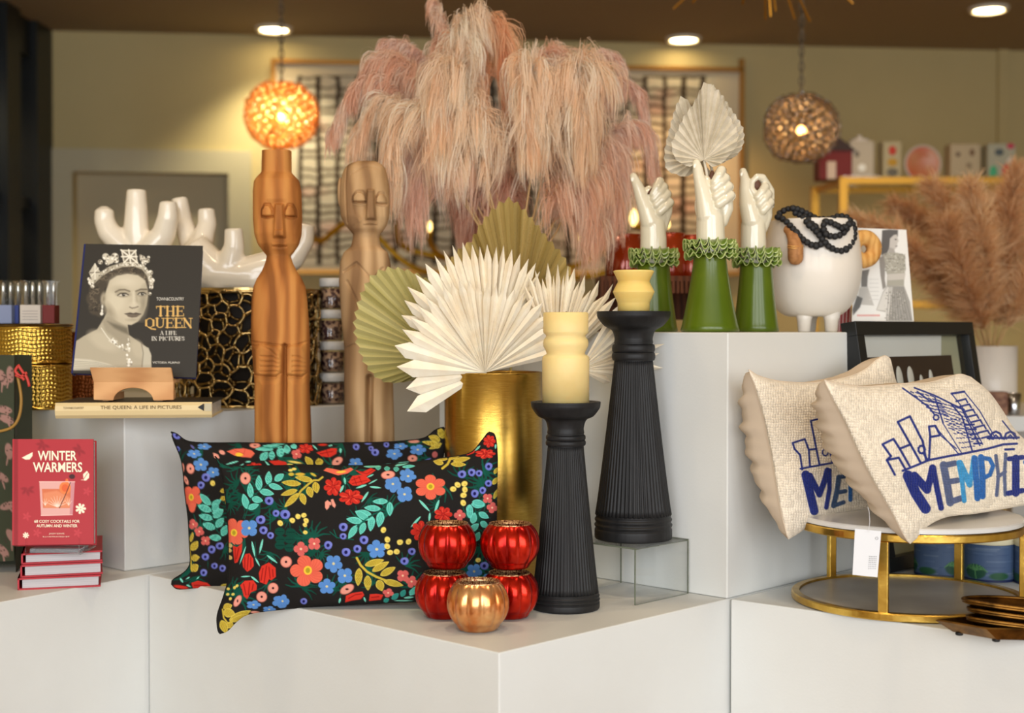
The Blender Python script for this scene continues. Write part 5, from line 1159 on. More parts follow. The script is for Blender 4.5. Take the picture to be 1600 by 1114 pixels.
obj('inner_lattice', *voro(PR*.9, PH, 230, .0030, 2), M['darkgold'], pl, True)
obj('liner', *lathe(pc, [(PR*.74, .004), (PR*.74, PH-.006)], 48, capt=False), mat('liner_dark', (34, 26, 18), .7), pl, True)
for z in (.003, PH-.003): obj('hoop', *tube([pc+[PR*.97*math.cos(a), PR*.97*math.sin(a), z] for a in np.linspace(0, 2*PI, 65)], .004, 6, cap=False), lat, pl, True)
obj('top_plate', *lathe(pc, [(PR*.99, PH), (PR*.99, PH+.005)], 64), lat, pl)
cc = 3.16; parts = []
def pch(pts, rs, Y=cc, sub=4):
    q = np.array([P(a, b, Y+c)[:] for a, b, c in pts]); 
    s = np.linspace(0, len(q)-1, (len(q)-1)*sub+1); V = np.stack([np.interp(s, range(len(q)), q[:, k]) for k in range(3)], -1); R = np.interp(s, range(len(q)), np.array(rs)*Y/FPX)
    return [tube(V, R, 18)]+[ball(V[i], R[i]*.995, n=14, k=8) for i in range(2, len(V), 2)]
for pts, rs in (
    ([(163,328,0),(163,345,0),(170,362,0),(190,382,0),(225,402,.01)], [15,16,18,20,24]),
    ([(213,296,0),(213,330,0),(213,360,0),(218,400,.01)], [15,18,20,24]),
    ([(263,315,-.02),(262,340,-.02),(256,366,-.01),(232,398,0)], [13.5,16,19,26]),
    ([(280,309,.05),(286,345,.05),(296,375,.04),(312,405,.02)], [13,15,17,24]),
    ([(322,326,.03),(324,350,.03),(316,378,.02),(300,408,.01)], [13,15,18,26]),
    ([(365,357,-.02),(366,385,-.02),(360,410,-.01),(350,432,0)], [14,16,22,30]),
    ([(478,350,0),(474,376,0),(455,402,0),(420,420,0),(380,432,0)], [14,17,22,28,30]),
    ([(300,385,0),(330,420,0),(345,440,0)], [26,30,28]),
    ([(225,402,.01),(270,420,.01),(330,428,0),(400,434,0),(430,430,0)], [26,28,30,30,24])): parts += pch(pts, rs)
parts.append(ball(P(385, 436, cc+.02), .07, 1.0, .8, .36)); 
V, F = remesh(*join(*parts), .0036, 6); zmin = pc[2]+PH+.0055; V[:, 2] = np.maximum(V[:, 2], zmin)
tag(obj('coral_candelabrum', V, F, M['ceramic'], smooth=True), 'large white ceramic coral-shaped candelabrum standing on the openwork gold planter', 'candelabrum')

# ================================================================== carved wooden figures
class HF(Paint): pass
def figure(name, lab, Y, rows, depth, n_exp, paint, m, base_z, nu=260, dens=.8, dmax=1.0, rot=0):
    """rows: (py, left px, right px, depth scale); the carved front takes its relief from paint.H in pixels"""
    rows = np.array(rows, float); ys = np.arange(rows[0, 0], rows[-1, 0], 1/dens); ys = np.r_[ys, rows[-1, 0]]
    def ip(k):
        # monotone-ish smooth interpolation
        return np.interp(ys, rows[:, 0], rows[:, k])
    Lx, Rx, dp = ip(1), ip(2), ip(3)
    k = np.array([1, 2, 3, 2, 1.])/9
    sm = lambda a: np.convolve(np.r_[a[:1], a[:1], a, a[-1:], a[-1:]], k, 'valid')
    Lx, Rx, dp = sm(Lx), sm(Rx), sm(dp)
    th = np.linspace(0, 2*PI, nu, endpoint=False)   # th=0 at +x, pi*1.5 towards the camera
    c, s = np.cos(th), np.sin(th); ce = np.sign(c)*np.abs(c)**(2/n_exp); se = np.sign(s)*np.abs(s)**(2/n_exp)
    px = (Lx+Rx)[:, None]/2+((Rx-Lx)/2)[:, None]*ce[None]; py = np.repeat(ys[:, None], nu, 1)
    _, H = paint.sample(px, py)
    front = np.clip(-s*1.6, 0, 1)[None]
    yy = Y+((Rx-Lx)/2*dp)[:, None]*se[None]*Y/FPX*depth-H*front*Y/FPX
    V = np.stack([(px-800)*Y/FPX, yy, np.vectorize(lambda q: Z(q, Y))(ys)[:, None]+0*px], -1)
    V[-1, :, 2] = base_z+.0008
    k = len(ys); F = [tuple(int(x) for x in f) for f in grid_faces(nu, k, wrap=True)[:, ::-1]]
    V = V.reshape(-1, 3); F.append(tuple(range(nu))); F.append(tuple(range(nu*(k-1), nu*k))[::-1])
    o = obj(name, V, F, m, smooth=True); tag(o, lab, 'sculpture', 'carved wooden figures'); return o
def eye(p, x, y, w, h):
    p.poly([(x-w, y), (x-w*.9, y-h*.5), (x-w*.4, y-h*.95), (x+w*.4, y-h*.95), (x+w*.9, y-h*.5), (x+w, y)], (1,1,1), 3.2, soft=1.2, add=True)
    p.line([(x-w, y+1), (x, y+2.5), (x+w, y+1)], 2.6, (1,1,1), -5, soft=.9, add=True)
    p.line([(x-w*1.1, y-1), (x-w*1.05, y-h*.6), (x-w*.5, y-h*1.12), (x+w*.5, y-h*1.12), (x+w*1.05, y-h*.6), (x+w*1.1, y-1)], 1.8, (1,1,1), -3, soft=.8, add=True)
p1 = HF(385, 225, 500, 960, 2, (0, 0, 0))
p1.poly([(413,345),(424,318),(452,318),(466,345),(468,398),(410,398)], (1,1,1), -3.5, soft=4, add=True)
p1.poly([(437,322),(449,322),(451,372),(434,372)], (1,1,1), 8, soft=1.6, add=True); p1.poly([(436,362),(450,362),(451,374),(433,374)], (1,1,1), 3, soft=1, add=True)
eye(p1, 424, 340, 8, 16); eye(p1, 459, 340, 7.5, 16); eye(p1, 424, 340, 8, 16); eye(p1, 459, 340, 7.5, 16)
p1.line([(432,384),(441,382),(450,384)], 3, (1,1,1), 3.5, soft=1.5, add=True); p1.line([(431,386.5),(441,388),(452,386.5)], 1.8, (1,1,1), -3.5, soft=.8, add=True)
# hands and legs
for (x0, x1) in ((402, 443), (452, 482)):
    p1.poly([(x0,545),(x0+8,538),(x1-6,540),(x1,552),(x1,580),(x1-6,586),(x0,584)], (1,1,1), 5, soft=2.5, add=True)
    for k in range(4): p1.line([(x0+10,556+k*8),(x1-10,557+k*7.5),(x1-2,562+k*6)], 1.7, (1,1,1), -3.5, soft=.7, add=True)
    p1.line([(x0,586),(x1-8,589),(x1,582)], 2, (1,1,1), -4, soft=.8, add=True)
p1.line([(449,540),(448,620),(449,960)], 5, (1,1,1), -13, soft=2.2, add=True, wd2=8)
p1.line([(398,534),(425,537),(447,540),(470,538),(486,532)], 2, (1,1,1), -4, soft=.9, add=True); p1.line([(398,540),(412,538),(428,546),(438,556)], 1.6, (1,1,1), -3, soft=.7, add=True)
p1.poly([(410,596),(440,596),(440,960),(412,960)], (1,1,1), 3, soft=4, add=True); p1.poly([(458,596),(480,596),(480,960),(460,960)], (1,1,1), 3, soft=4, add=True)
p1.line([(437,272),(437,250)], 2, (1,1,1), -1, soft=1, add=True)
w1 = wood('teak_orange', (138, 84, 40), (198, 136, 72), 6.5, .65, (1, 1, .28), .12, c3=(176, 112, 56))
figure('carved_figure', 'taller orange-brown carved wooden figure with closed eyes and a topknot', 2.80,
    [(236,411,456,1.0),(270,410,456,1),(276,404,462,1),(283,399,468,1),(300,397,471,1),(340,397,472,1),(366,399,471,1),(382,404,467,1),(394,413,459,1),(400,418,454,.95),(412,415,458,.95),(424,410,464,.9),(436,402,472,.75),(448,397,477,.68),(470,394,480,.66),(500,393,482,.66),(530,393,484,.66),(545,394,484,.7),(580,397,484,.7),(600,398,483,.68),(680,398,486,.68),(960,392,492,.72)],
    1.0, 2.5, p1, w1, ZL, nu=280)
p2 = HF(515, 245, 640, 960, 2, (0, 0, 0))
p2.poly([(556,322),(566,302),(590,302),(604,322),(606,355),(556,355)], (1,1,1), -3, soft=3.5, add=True)
p2.poly([(579,300),(588,300),(590,345),(577,345)], (1,1,1), 7, soft=1.4, add=True); p2.poly([(556,324),(574,324),(572,340),(566,346),(560,338)], (1,1,1), -2.5, soft=1.2, add=True); eye(p2, 566, 318, 9.5, 14); eye(p2, 599, 320, 7.5, 14); eye(p2, 566, 318, 9.5, 14); eye(p2, 599, 320, 7.5, 14); p2.poly([(578,300),(589,300),(591,346),(576,346)], (1,1,1), 3, soft=1, add=True)
p2.line([(573,352),(582,350),(591,352)], 3, (1,1,1), 3, soft=1.4, add=True); p2.line([(573,354),(591,354)], 1.6, (1,1,1), -3, soft=.8, add=True)
p2.line([(545,262),(544,300),(546,350)], 2.4, (1,1,1), -3, soft=1, add=True); p2.line([(553,275),(575,262),(595,266)], 2, (1,1,1), -2, soft=1, add=True)
p2.line([(540,425),(560,412),(585,440),(600,420)], 3, (1,1,1), -4, soft=1.3, add=True); p2.line([(545,440),(560,470),(570,520)], 3, (1,1,1), -3, soft=1.4, add=True)
p2.line([(580,590),(578,690),(580,960)], 8, (1,1,1), -14, soft=3, add=True); p2.line([(538,545),(556,538)], 2, (1,1,1), -3.5, soft=1, add=True)
w2 = wood('teak_pale', (142, 108, 74), (204, 168, 124), 5, .75, (1, 1, .3), .12, c3=(176, 140, 98))
f2 = figure('carved_figure', 'shorter pale brown carved wooden figure with closed eyes beside the pampas', 2.93,
    [(253,560,588,1),(256,548,596,1),(262,541,602,1),(272,536,605,1),(290,533,608,1),(320,532,609,1),(340,534,608,1),(352,540,604,1),(360,547,599,1),(365,552,594,1),(372,552,593,1),(386,549,595,1),(394,538,606,.8),(410,532,610,.7),(440,530,612,.66),(500,534,610,.66),(540,538,609,.66),(600,538,614,.66),(690,538,616,.68),(960,534,622,.72)],
    1.0, 2.5, p2, w2, ZL, nu=260)
for k, s_ in enumerate((-1,)):
    V, F = ball(P(531, 300, 2.93)+[0, .006, 0], .016, .35, 1, 1.9); o = obj('ear', V, F, w2, f2, True)

# ---- stack of glitter jars
gl = mat('jar_lid_white', (226, 224, 218), .4); jf = mat('jar_confetti', (70, 34, 40), .5, col2=(196, 160, 130), nscale=110, detail=1, ctr=(.45, .56))
YJ = 3.23; jr = 19.5*YJ/FPX; zj = ZK+.0005; j0 = None; hj = (Z(435, YJ)-ZK)/4.0-.0006
cj = np.array([X(519, YJ), YJ, zj])
j0 = thing('confetti_jar', 'clear jar of dark confetti at the bottom of the jar stack', 'jar', cj, 'confetti jars')
obj('contents', *lathe(cj, [(jr*.9, .003), (jr*.93, hj*.66)], 32), jf, j0, True); obj('jar_wall', *lathe(cj, [(jr*.96, 0), (jr, .004), (jr, hj*.7), (jr*.92, hj*.73)], 32, capt=False), M['glass'], j0, True)
obj('lid', *lathe(cj, [(jr*.98, hj*.73), (jr*1.02, hj*.74), (jr*1.02, hj*.98), (jr*.98, hj)], 32), gl, j0, True)
for k, (s_, lab) in enumerate(((.985, 'confetti jar second from the bottom of the jar stack'), (.955, 'confetti jar with a yellowish scrap, third up in the jar stack'), (.94, 'confetti jar on top of the stack beside the paler figure'))):
    d_ = dup(j0, cj+[-.003*(k % 2), 0, (hj+.0006)*(k+1)], .8*k, 1, label=lab)
# box and paper roll behind the taller figure
t = thing('pale_box', 'pale pink and white box behind the taller wooden figure', 'box', (X(490, 3.8), 3.8, 1.03)); 
for k, c in enumerate(((214, 196, 186), (226, 220, 208), (204, 184, 172))): bevel(obj('layer', *box((X(488, 3.8), 3.8, 1.03+k*.055), .09-.01*k, .09, .054), mat('pale_card', c, .7), t), .004)
# ================================================================== middle of the display
# ---- red and copper ribbed glass votives
redg = mat('mercury_red_glass', (160, 12, 6), .26, .8, col2=(222, 46, 20), nscale=26, coat=.1, detail=6, ctr=(.4, .7))
copg = mat('mercury_copper_glass', (216, 128, 66), .24, .8, col2=(242, 190, 130), nscale=30, coat=.15, detail=6, ctr=(.4, .7))
rimg = mat('crackled_rim', (226, 190, 140), .3, .7, col2=(120, 40, 20), nscale=420, detail=1, ctr=(.48, .56))
rimr = mat('crackled_dark_rim', (206, 160, 112), .3, .7, col2=(90, 20, 14), nscale=420, detail=1, ctr=(.48, .56))
def votive(c, R, H, m, rm, lab, rot=0.):
    t = thing('ribbed_votive', lab, 'candle holder', c, 'ribbed glass votives')
    def rib(th, k): return 1-.10*(1-np.abs(np.cos((th+rot)*6))**.7)*math.sin(PI*min(1, max(0, k*.94+.02)))**.7
    pr = [(R*.50, 0), (R*.62, .001)]+[(R*max(.6, math.sin(a)**.85 if math.sin(a) > 0 else 0), H*.5-H*.53*math.cos(a)) for a in np.linspace(.75, PI-.72, 22)]
    pr = [(r, min(z, H*.97)) for r, z in pr]
    obj('bowl', *lathe(c, smooth_prof(pr, 2), 144, rib, capt=False), m, t, True)
    rt = pr[-1][0]; zt = pr[-1][1]
    obj('rim', *lathe(c, [(rt*.985, zt-.002), (rt*1.01, zt+.0008), (rt*.99, zt+.0018), (rt*.95, zt+.0012), (rt*.95, zt-.010), (rt*1.1, zt-.03)], 96, capb=False, capt=False), rm, t, True)
    obj('inside', *lathe(c, [(rt*.5, .01), (R*.8, H*.4), (rt*.93, zt-.004)], 48, capt=False), rm, t, True)
    return t
RV = .0497; HV = .0815
def vpos(px, Y, z): return np.array([X(px, Y), Y, z])
v0 = votive(vpos(694, 2.345, ZL+.0005), RV, HV, redg, rimr, 'red ribbed glass votive at the bottom left of the stacked votives')
dup(v0, vpos(796, 2.345, ZL+.0005), .21, 1, label='red ribbed glass votive at the bottom right, beside the black candlestick')
dup(v0, vpos(698.5, 2.345, ZL+.0015+HV), .32, 1, label='red ribbed glass votive stacked on the left, with a crackled rim')
dup(v0, vpos(797, 2.342, ZL+.0015+HV), .1, 1, label='red ribbed glass votive stacked on the right, with a plain rim')
votive(vpos(746.5, 2.245, ZL+.0005), .0503, .085, copg, rimg, 'copper ribbed glass votive in front of the red ones', .1)

# ---- brushed gold vase
gv = np.array([X(771, 2.73), 2.73, ZL+.0005]); rv = 76.5*2.73/FPX; hv = Z(582.5, 2.73-rv*.0)-ZL
t = thing('gold_vase', 'tall brushed gold cylinder vase holding the palm leaves', 'vase', gv)
obj('cylinder', *lathe(gv, [(rv-.004, 0), (rv, .003), (rv, hv-.001), (rv-.001, hv), (rv-.003, hv), (rv-.004, hv-.002), (rv-.004, .01)], 128, capt=False), M['brass'], t, True)
obj('rim', *tube([gv+[(rv-.001)*math.cos(a), (rv-.001)*math.sin(a), hv] for a in np.linspace(0, 2*PI, 97)], .0016, 6, cap=False), M['brass'], t, True)

# ---- black turned candlesticks with fluted shafts
def candlestick(px, Y, zb, ks, lab):
    """ks: pixel profile; bowl top y, bowl r, neck y, neck r, collar y0,y1,r, shaft y0,r0,y1,r1, base r"""
    by, br, ny, nr, c0, c1, cr, s0, r0, s1, r1, bs = ks; s = Y/FPX; c = np.array([X(px, Y), Y, 0.])
    z = lambda y: Z(y, Y); t = thing('black_candlestick', lab, 'candlestick', (c[0], c[1], zb), 'black fluted candlesticks')
    zz = lambda y: max(zb, z(y)); h0 = z(s1)
    base = [(bs*.97, zb), (bs, zb+.003), (bs, h0-(h0-zb)*.62), (bs*.975, h0-(h0-zb)*.55), (bs*1.01, h0-(h0-zb)*.42), (bs*.97, h0-(h0-zb)*.33), (bs*1.0, h0-(h0-zb)*.2), (bs*.965, h0-(h0-zb)*.1), (bs*.975, h0), (r1*.95, h0+.001)]
    obj('base', *lathe(c, [(r*s if r > 1 else r, q) for r, q in smooth_prof(base, 4)], 96), M['blackwood'], t, True)
    nf = 54; n = nf*6; prof = [((r1+(r0-r1)*k**.9)*s, z(s1+(s0-s1)*k)) for k in np.linspace(0, 1, 24)]
    obj('fluted_shaft', *lathe(c, prof, n, lambda th, k: 1-.045*(1-np.abs(np.cos(th*nf/2))**.6)*(1+.25*np.sin(th*13+k*3))), M['blackwood'], t, True)
    cm_ = (c0+c1)/2; col = [(r0*.93, c1+2), (cr*.93, c1)]+[(cr*.93+cr*.07*math.sin(a), c1+(cm_-c1)*(.5-.5*math.cos(a))) for a in np.linspace(0, PI, 9)]+[(cr*.9, cm_)]+[(cr*.92+cr*.07*math.sin(a), cm_+(c0-cm_)*(.5-.5*math.cos(a))) for a in np.linspace(0, PI, 9)]+[(nr*.97, c0-.5), (nr, c0-3)]
    obj('collar', *lathe(c, [(r*s, z(y)) for r, y in col], 96, capb=False, capt=False), M['blackwood'], t, True)
    bowl = smooth_prof([(nr, c0-3), (nr*.98, ny-8), (nr*1.12, ny-20), (br*.8, by+22), (br*.97, by+10), (br, by+3), (br, by), (br*.97, by-.5), (br*.8, by+2), (br*.3, by+2)], 6)
    obj('bowl', *lathe(c, [(r*s, z(y)) for r, y in bowl], 96, capb=False), M['blackwood'], t, True)
    return c, s, z(by+2)
c1, s1, zc1 = candlestick(884, 2.42, ZL+.0005, (628, 54.5, 676, 29, 679, 696, 31.5, 695, 28, 924, 52, 53.5), 'shorter black fluted candlestick standing on the plinth beside the red votives')
zr_ = ZL+.100
c2, s2, zc2 = candlestick(990, 2.555, zr_+.0005, (487, 57.5, 536, 30.5, 538, 563, 34, 562, 30, 803, 60, 60.5), 'taller black fluted candlestick standing on the clear riser')
def candle(c, s, zb, prof, m, lab, Y):
    zt = lambda y: Z(y, Y); pr = [(r*s, max(zb, zt(y))) for r, y in prof]; pr[0] = (pr[0][0], zb)
    t = thing('sculpted_candle', lab, 'candle', (c[0], c[1], zb), 'ivory sculpted candles')
    wb = obj('wax_body', *lathe((c[0], c[1], 0), pr+[(pr[-1][0]*.92, pr[-1][1]+.0012), (.002, pr[-1][1]-.001)], 96), m, t, True)
    obj('wick', *tube([(c[0], c[1], pr[-1][1]-.002), (c[0]+.001, c[1], pr[-1][1]+.003)], .0008, 6), mat('wick', (60, 50, 40), .8), wb)
candle(c1, s1, zc1+.0003, [(36.6, 626), (36.8, 560), (35.5, 556.5), (30, 553), (30.5, 550), (35, 541), (35.6, 536), (34.5, 531), (30.8, 526), (31, 523.5), (35, 520), (35.3, 518), (35.2, 489)], M['wax'], 'tall ivory candle on the shorter black candlestick', 2.42)
candle(c2, s2, zc2+.0003, [(25, 485), (25, 474.5), (25.6, 472), (32, 457.5), (32.4, 456), (31.8, 454.5), (25, 441), (24.8, 439.5), (25.2, 438), (31.5, 425), (31.8, 423.5)], M['waxy'], 'short yellow candle with angular waist on the taller black candlestick', 2.555)

# ---- clear riser
ri = thing('acrylic_riser', 'clear acrylic riser under the taller black candlestick', 'riser', C0.tolist()+[ZL])
w3 = lambda a, b, z: np.array([*(C0+U1*a+U2*b), z])
a0, a1, b0, b1 = .080, .240, .420, .572; zt = zr_; th = .003
obj('top_sheet', *obox(w3(a0, b0, zt-th), w3(a1, b0, 0)-w3(a0, b0, 0), w3(a0, b1, 0)-w3(a0, b0, 0), (0, 0, th)), M['acrylic'], ri)
for a in (a0, a1-th): obj('side_sheet', *obox(w3(a, b0, ZL+.0005), w3(a+th, b0, 0)-w3(a, b0, 0), w3(a, b1, 0)-w3(a, b0, 0), (0, 0, zt-th-ZL-.001)), M['acrylic'], ri)
for b in (b0, b1): obj('sheet_edge', *join(obox(w3(a0, b-.0006, zt-th), w3(a1, b, 0)-w3(a0, b, 0), w3(0, .0012, 0)-w3(0, 0, 0), (0, 0, th)), *[obox(w3(a, b-.0006, ZL+.0005), w3(a+th*.8, b, 0)-w3(a, b, 0), w3(0, .0012, 0)-w3(0, 0, 0), (0, 0, zt-th-ZL)) for a in (a0, a1-th)]), M['acrylicedge'], ri)
obj('sheet_edge', *join(*[obox(w3(a0-.0004, b0, z), w3(a0+.0006, b0, 0)-w3(a0, b0, 0), w3(a0, b1, 0)-w3(a0, b0, 0), (0, 0, .0008)) for z in (zt-th, ZL+.0006)]), M['acrylicedge'], ri)

# ================================================================== palm leaves
def leaflet_mesh(c, L, R_, T, cdep, d, wfr=.74, cup=.0, Y=2.7, twist=0.):
    """c centre px; L, R_ px of the left and right shoulders; T tip px; one folded leaflet"""
    rows = []; c = np.array(c, float); L, R_, T = map(lambda q: np.array(q, float), (L, R_, T)); tl = np.hypot(*(T-c))
    ks = [0, .2, .42, .64, .84, 1.0]
    for k in ks:
        l = c+(L-c)*k; r = c+(R_-c)*k; m = (l+r)/2; f = np.hypot(*(m-c))/tl
        rows.append((l, m, r, k, f))
    sh = rows[-1]; 
    for k in (.35, .7, .93): rows.append((sh[0]+(T-sh[0])*k, sh[1]+(T-sh[1])*k, sh[2]+(T-sh[2])*k, 1-k, 1))
    V = []
    for l, m, r, k, f in rows:
        kk = min(1, k*1.2); rad = np.hypot(*(m-c))
        for q, dd in ((l, d*kk), (m, -d*kk), (r, d*kk)):
            V.append(P(q[0], q[1], Y+cdep+dd+cup*(rad/150.)**2+twist*kk*(1 if q is l else -1 if q is r else 0)))
    F = []
    for i in range(len(rows)-1):
        for j in (0, 1): a = i*3+j; F.append((a, a+3, a+4, a+1))
    V.append(P(T[0], T[1], Y+cdep+cup*(tl/150.)**2)); n = len(V)-1; a = (len(rows)-1)*3; F += [(a, n, a+1), (a+1, n, a+2)]
    return np.array(V), F
def sunburst(name, lab, c, tips, Y, m, d=.0042, cup=-.03, wfr=.84, group='bleached sunburst palm leaves', stalk=None, seed=0):
    r = random.Random(seed); t = thing(name, lab, 'palm leaf', P(c[0], c[1], Y), group)
    an = [math.atan2(y-c[1], x-c[0]) for x, y in tips]; an = np.unwrap(an)
    ln = [math.hypot(x-c[0], y-c[1]) for x, y in tips]; n = len(tips)
    mid = [(an[i]+an[i+1])/2 for i in range(n-1)]; b = [an[0]-(mid[0]-an[0])]+mid+[an[-1]+(an[-1]-mid[-1])]
    for i in range(n):
        wl = ln[i]*wfr*(1+r.uniform(-.04, .04)); L = (c[0]+wl*math.cos(b[i]), c[1]+wl*math.sin(b[i])); R_ = (c[0]+wl*math.cos(b[i+1]), c[1]+wl*math.sin(b[i+1]))
        V, F = leaflet_mesh(c, L, R_, tips[i], r.uniform(-.004, .004)+(.004 if i % 2 else 0), d, cup=cup*(1+r.uniform(-.3, .3)), Y=Y, twist=r.uniform(-.003, .003))
        obj('leaflet', V, F, m, t)
    if stalk: q = np.array(stalk, float); obj('stalk', *tube(P(q[:, 0], q[:, 1], Y+.01), .0028, 8), m, t, True)
    return t
cf = lambda pts: [(540+x/3.077, 300+y/3.077) for x, y in pts]
def dens(pts, k=1):
    """one extra leaflet between each pair of tips, slightly shorter"""
    out = []
    for i in range(len(pts)-1): out += [pts[i]]+[((pts[i][0]*(k+1-j)+pts[i+1][0]*j)/(k+1), (pts[i][1]*(k+1-j)+pts[i+1][1]*j)/(k+1)) for j in range(1, k+1)]
    return out+[pts[-1]]
sunburst('palm_leaf', 'largest cream sunburst palm leaf, its leaflets reaching the floral pillows, above the gold vase', (758, 582),
    cf([(295,1055),(290,945),(245,840),(235,738),(272,660),(306,600),(345,545),(385,505),(425,470),(465,445),(505,428),(545,415),(590,420),(635,432),(680,430),(725,435),(770,440),(815,460),(860,480),(905,500),(950,530),(985,585),(1010,640),(1030,700),(1040,760)]), 2.655, M['palmw'], stalk=[(758,580),(762,620),(768,700)], seed=1)
sunburst('palm_leaf', 'cream sunburst palm leaf behind the largest one, pointing up in front of the olive palm', (766, 568),
    cf([(268,592),(282,520),(297,455),(335,395),(383,343),(428,304),(470,278),(513,254),(562,240),(608,250),(645,262),(680,250),(725,262),(760,255),(800,275),(840,295),(880,320),(915,340),(935,380)]), 2.715, M['palmw'], seed=2, cup=-.015)
sunburst('palm_leaf', 'smaller cream sunburst palm leaf behind the ivory candle', (868, 570),
    cf([(855,440),(880,400),(912,375),(945,415),(972,340),(1000,400),(1020,345),(1050,400),(1070,352),(1100,366),(1125,430),(1150,398),(1180,470),(1218,425),(1240,500),(1286,440),(1300,505),(1310,560)]), 2.69, M['palmw'], seed=3, cup=-.01)
sunburst('palm_leaf', 'cream sunburst palm leaf fanning right behind the taller black candlestick', (905, 578),
    [(975,470),(990,485),(1002,500),(1012,515),(1020,528),(1039,537),(1030,552),(1036,575),(1012,585),(955,597)], 2.597, M['palmw'], seed=4, cup=-.005, wfr=.8)
def pleated(name, lab, c, outline, n, Y, m, d=.006, stalk=None, group=None, sr=.02, cup=-.01, dep=0., mb=None, seed=1, tone=None):
    """fused, pleated fan: ridge lines from c to the outline"""
    r = random.Random(seed); o = resample(outline, 2*n+1); V = [P(c[0], c[1], Y)]; F = []; ks = (.12, .35, .6, .85, 1.0)
    for i, q in enumerate(o):
        v = 1 if i % 2 else -1; j = r.uniform(-.3, .3)
        for k in ks:
            kk = k*(1+(sr if v > 0 else -sr)*(k == 1.0)); x = c[0]+(q[0]-c[0])*kk; y = c[1]+(q[1]-c[1])*kk
            rad = np.hypot(x-c[0], y-c[1]); V.append(P(x, y, Y+v*d*min(1, k*1.3)*(1+j)+cup*(rad/120.)**2+dep*k))
    K = len(ks)
    for i in range(2*n):
        a = 1+i*K; b = a+K; F.append((0, a, b))
        for k in range(K-1): F.append((a+k, a+k+1, b+k+1, b+k))
    t = thing(name, lab, 'palm leaf', P(c[0], c[1], Y), group); cl = None
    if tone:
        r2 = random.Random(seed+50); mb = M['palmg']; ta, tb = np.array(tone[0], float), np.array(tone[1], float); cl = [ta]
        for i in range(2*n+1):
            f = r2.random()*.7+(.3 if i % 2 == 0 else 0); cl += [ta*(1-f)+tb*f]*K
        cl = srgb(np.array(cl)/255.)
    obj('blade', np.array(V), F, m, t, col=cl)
    if stalk: q = np.array(stalk, float); obj('stalk', *tube(P(q[:, 0], q[:, 1], Y+.004), .0028, 8), mb or m, t, True)
    return t
pleated('palm_leaf', 'round dried green palm fan at the left, in front of the paler wooden figure', (700, 560), cf([(410,430),(345,395),(270,370),(200,368),(130,400),(85,470),(55,560),(43,650),(62,750),(105,845),(170,905),(240,918),(330,905),(400,895)]), 23, 2.77, M['vcmatte'], .005, [(700,560),(745,590),(760,680)], tone=((204, 194, 140), (168, 158, 96)))
pleated('palm_leaf', 'pointed olive palm fan standing upright behind the cream leaves', (805, 520), cf([(440,420),(540,285),(600,238),(640,170),(700,92),(782,34),(850,78),(900,135),(970,222),(1040,300),(1085,385),(1100,440)]), 21, 2.83, M['vcmatte'], .008, [(805,520),(795,600),(785,690)], seed=3, tone=((206, 184, 124), (150, 126, 66)))
gauze = glassy('dried_leaf_gauze', (.9, .85, .75), .2, .5, .05, (210, 190, 170), .6)

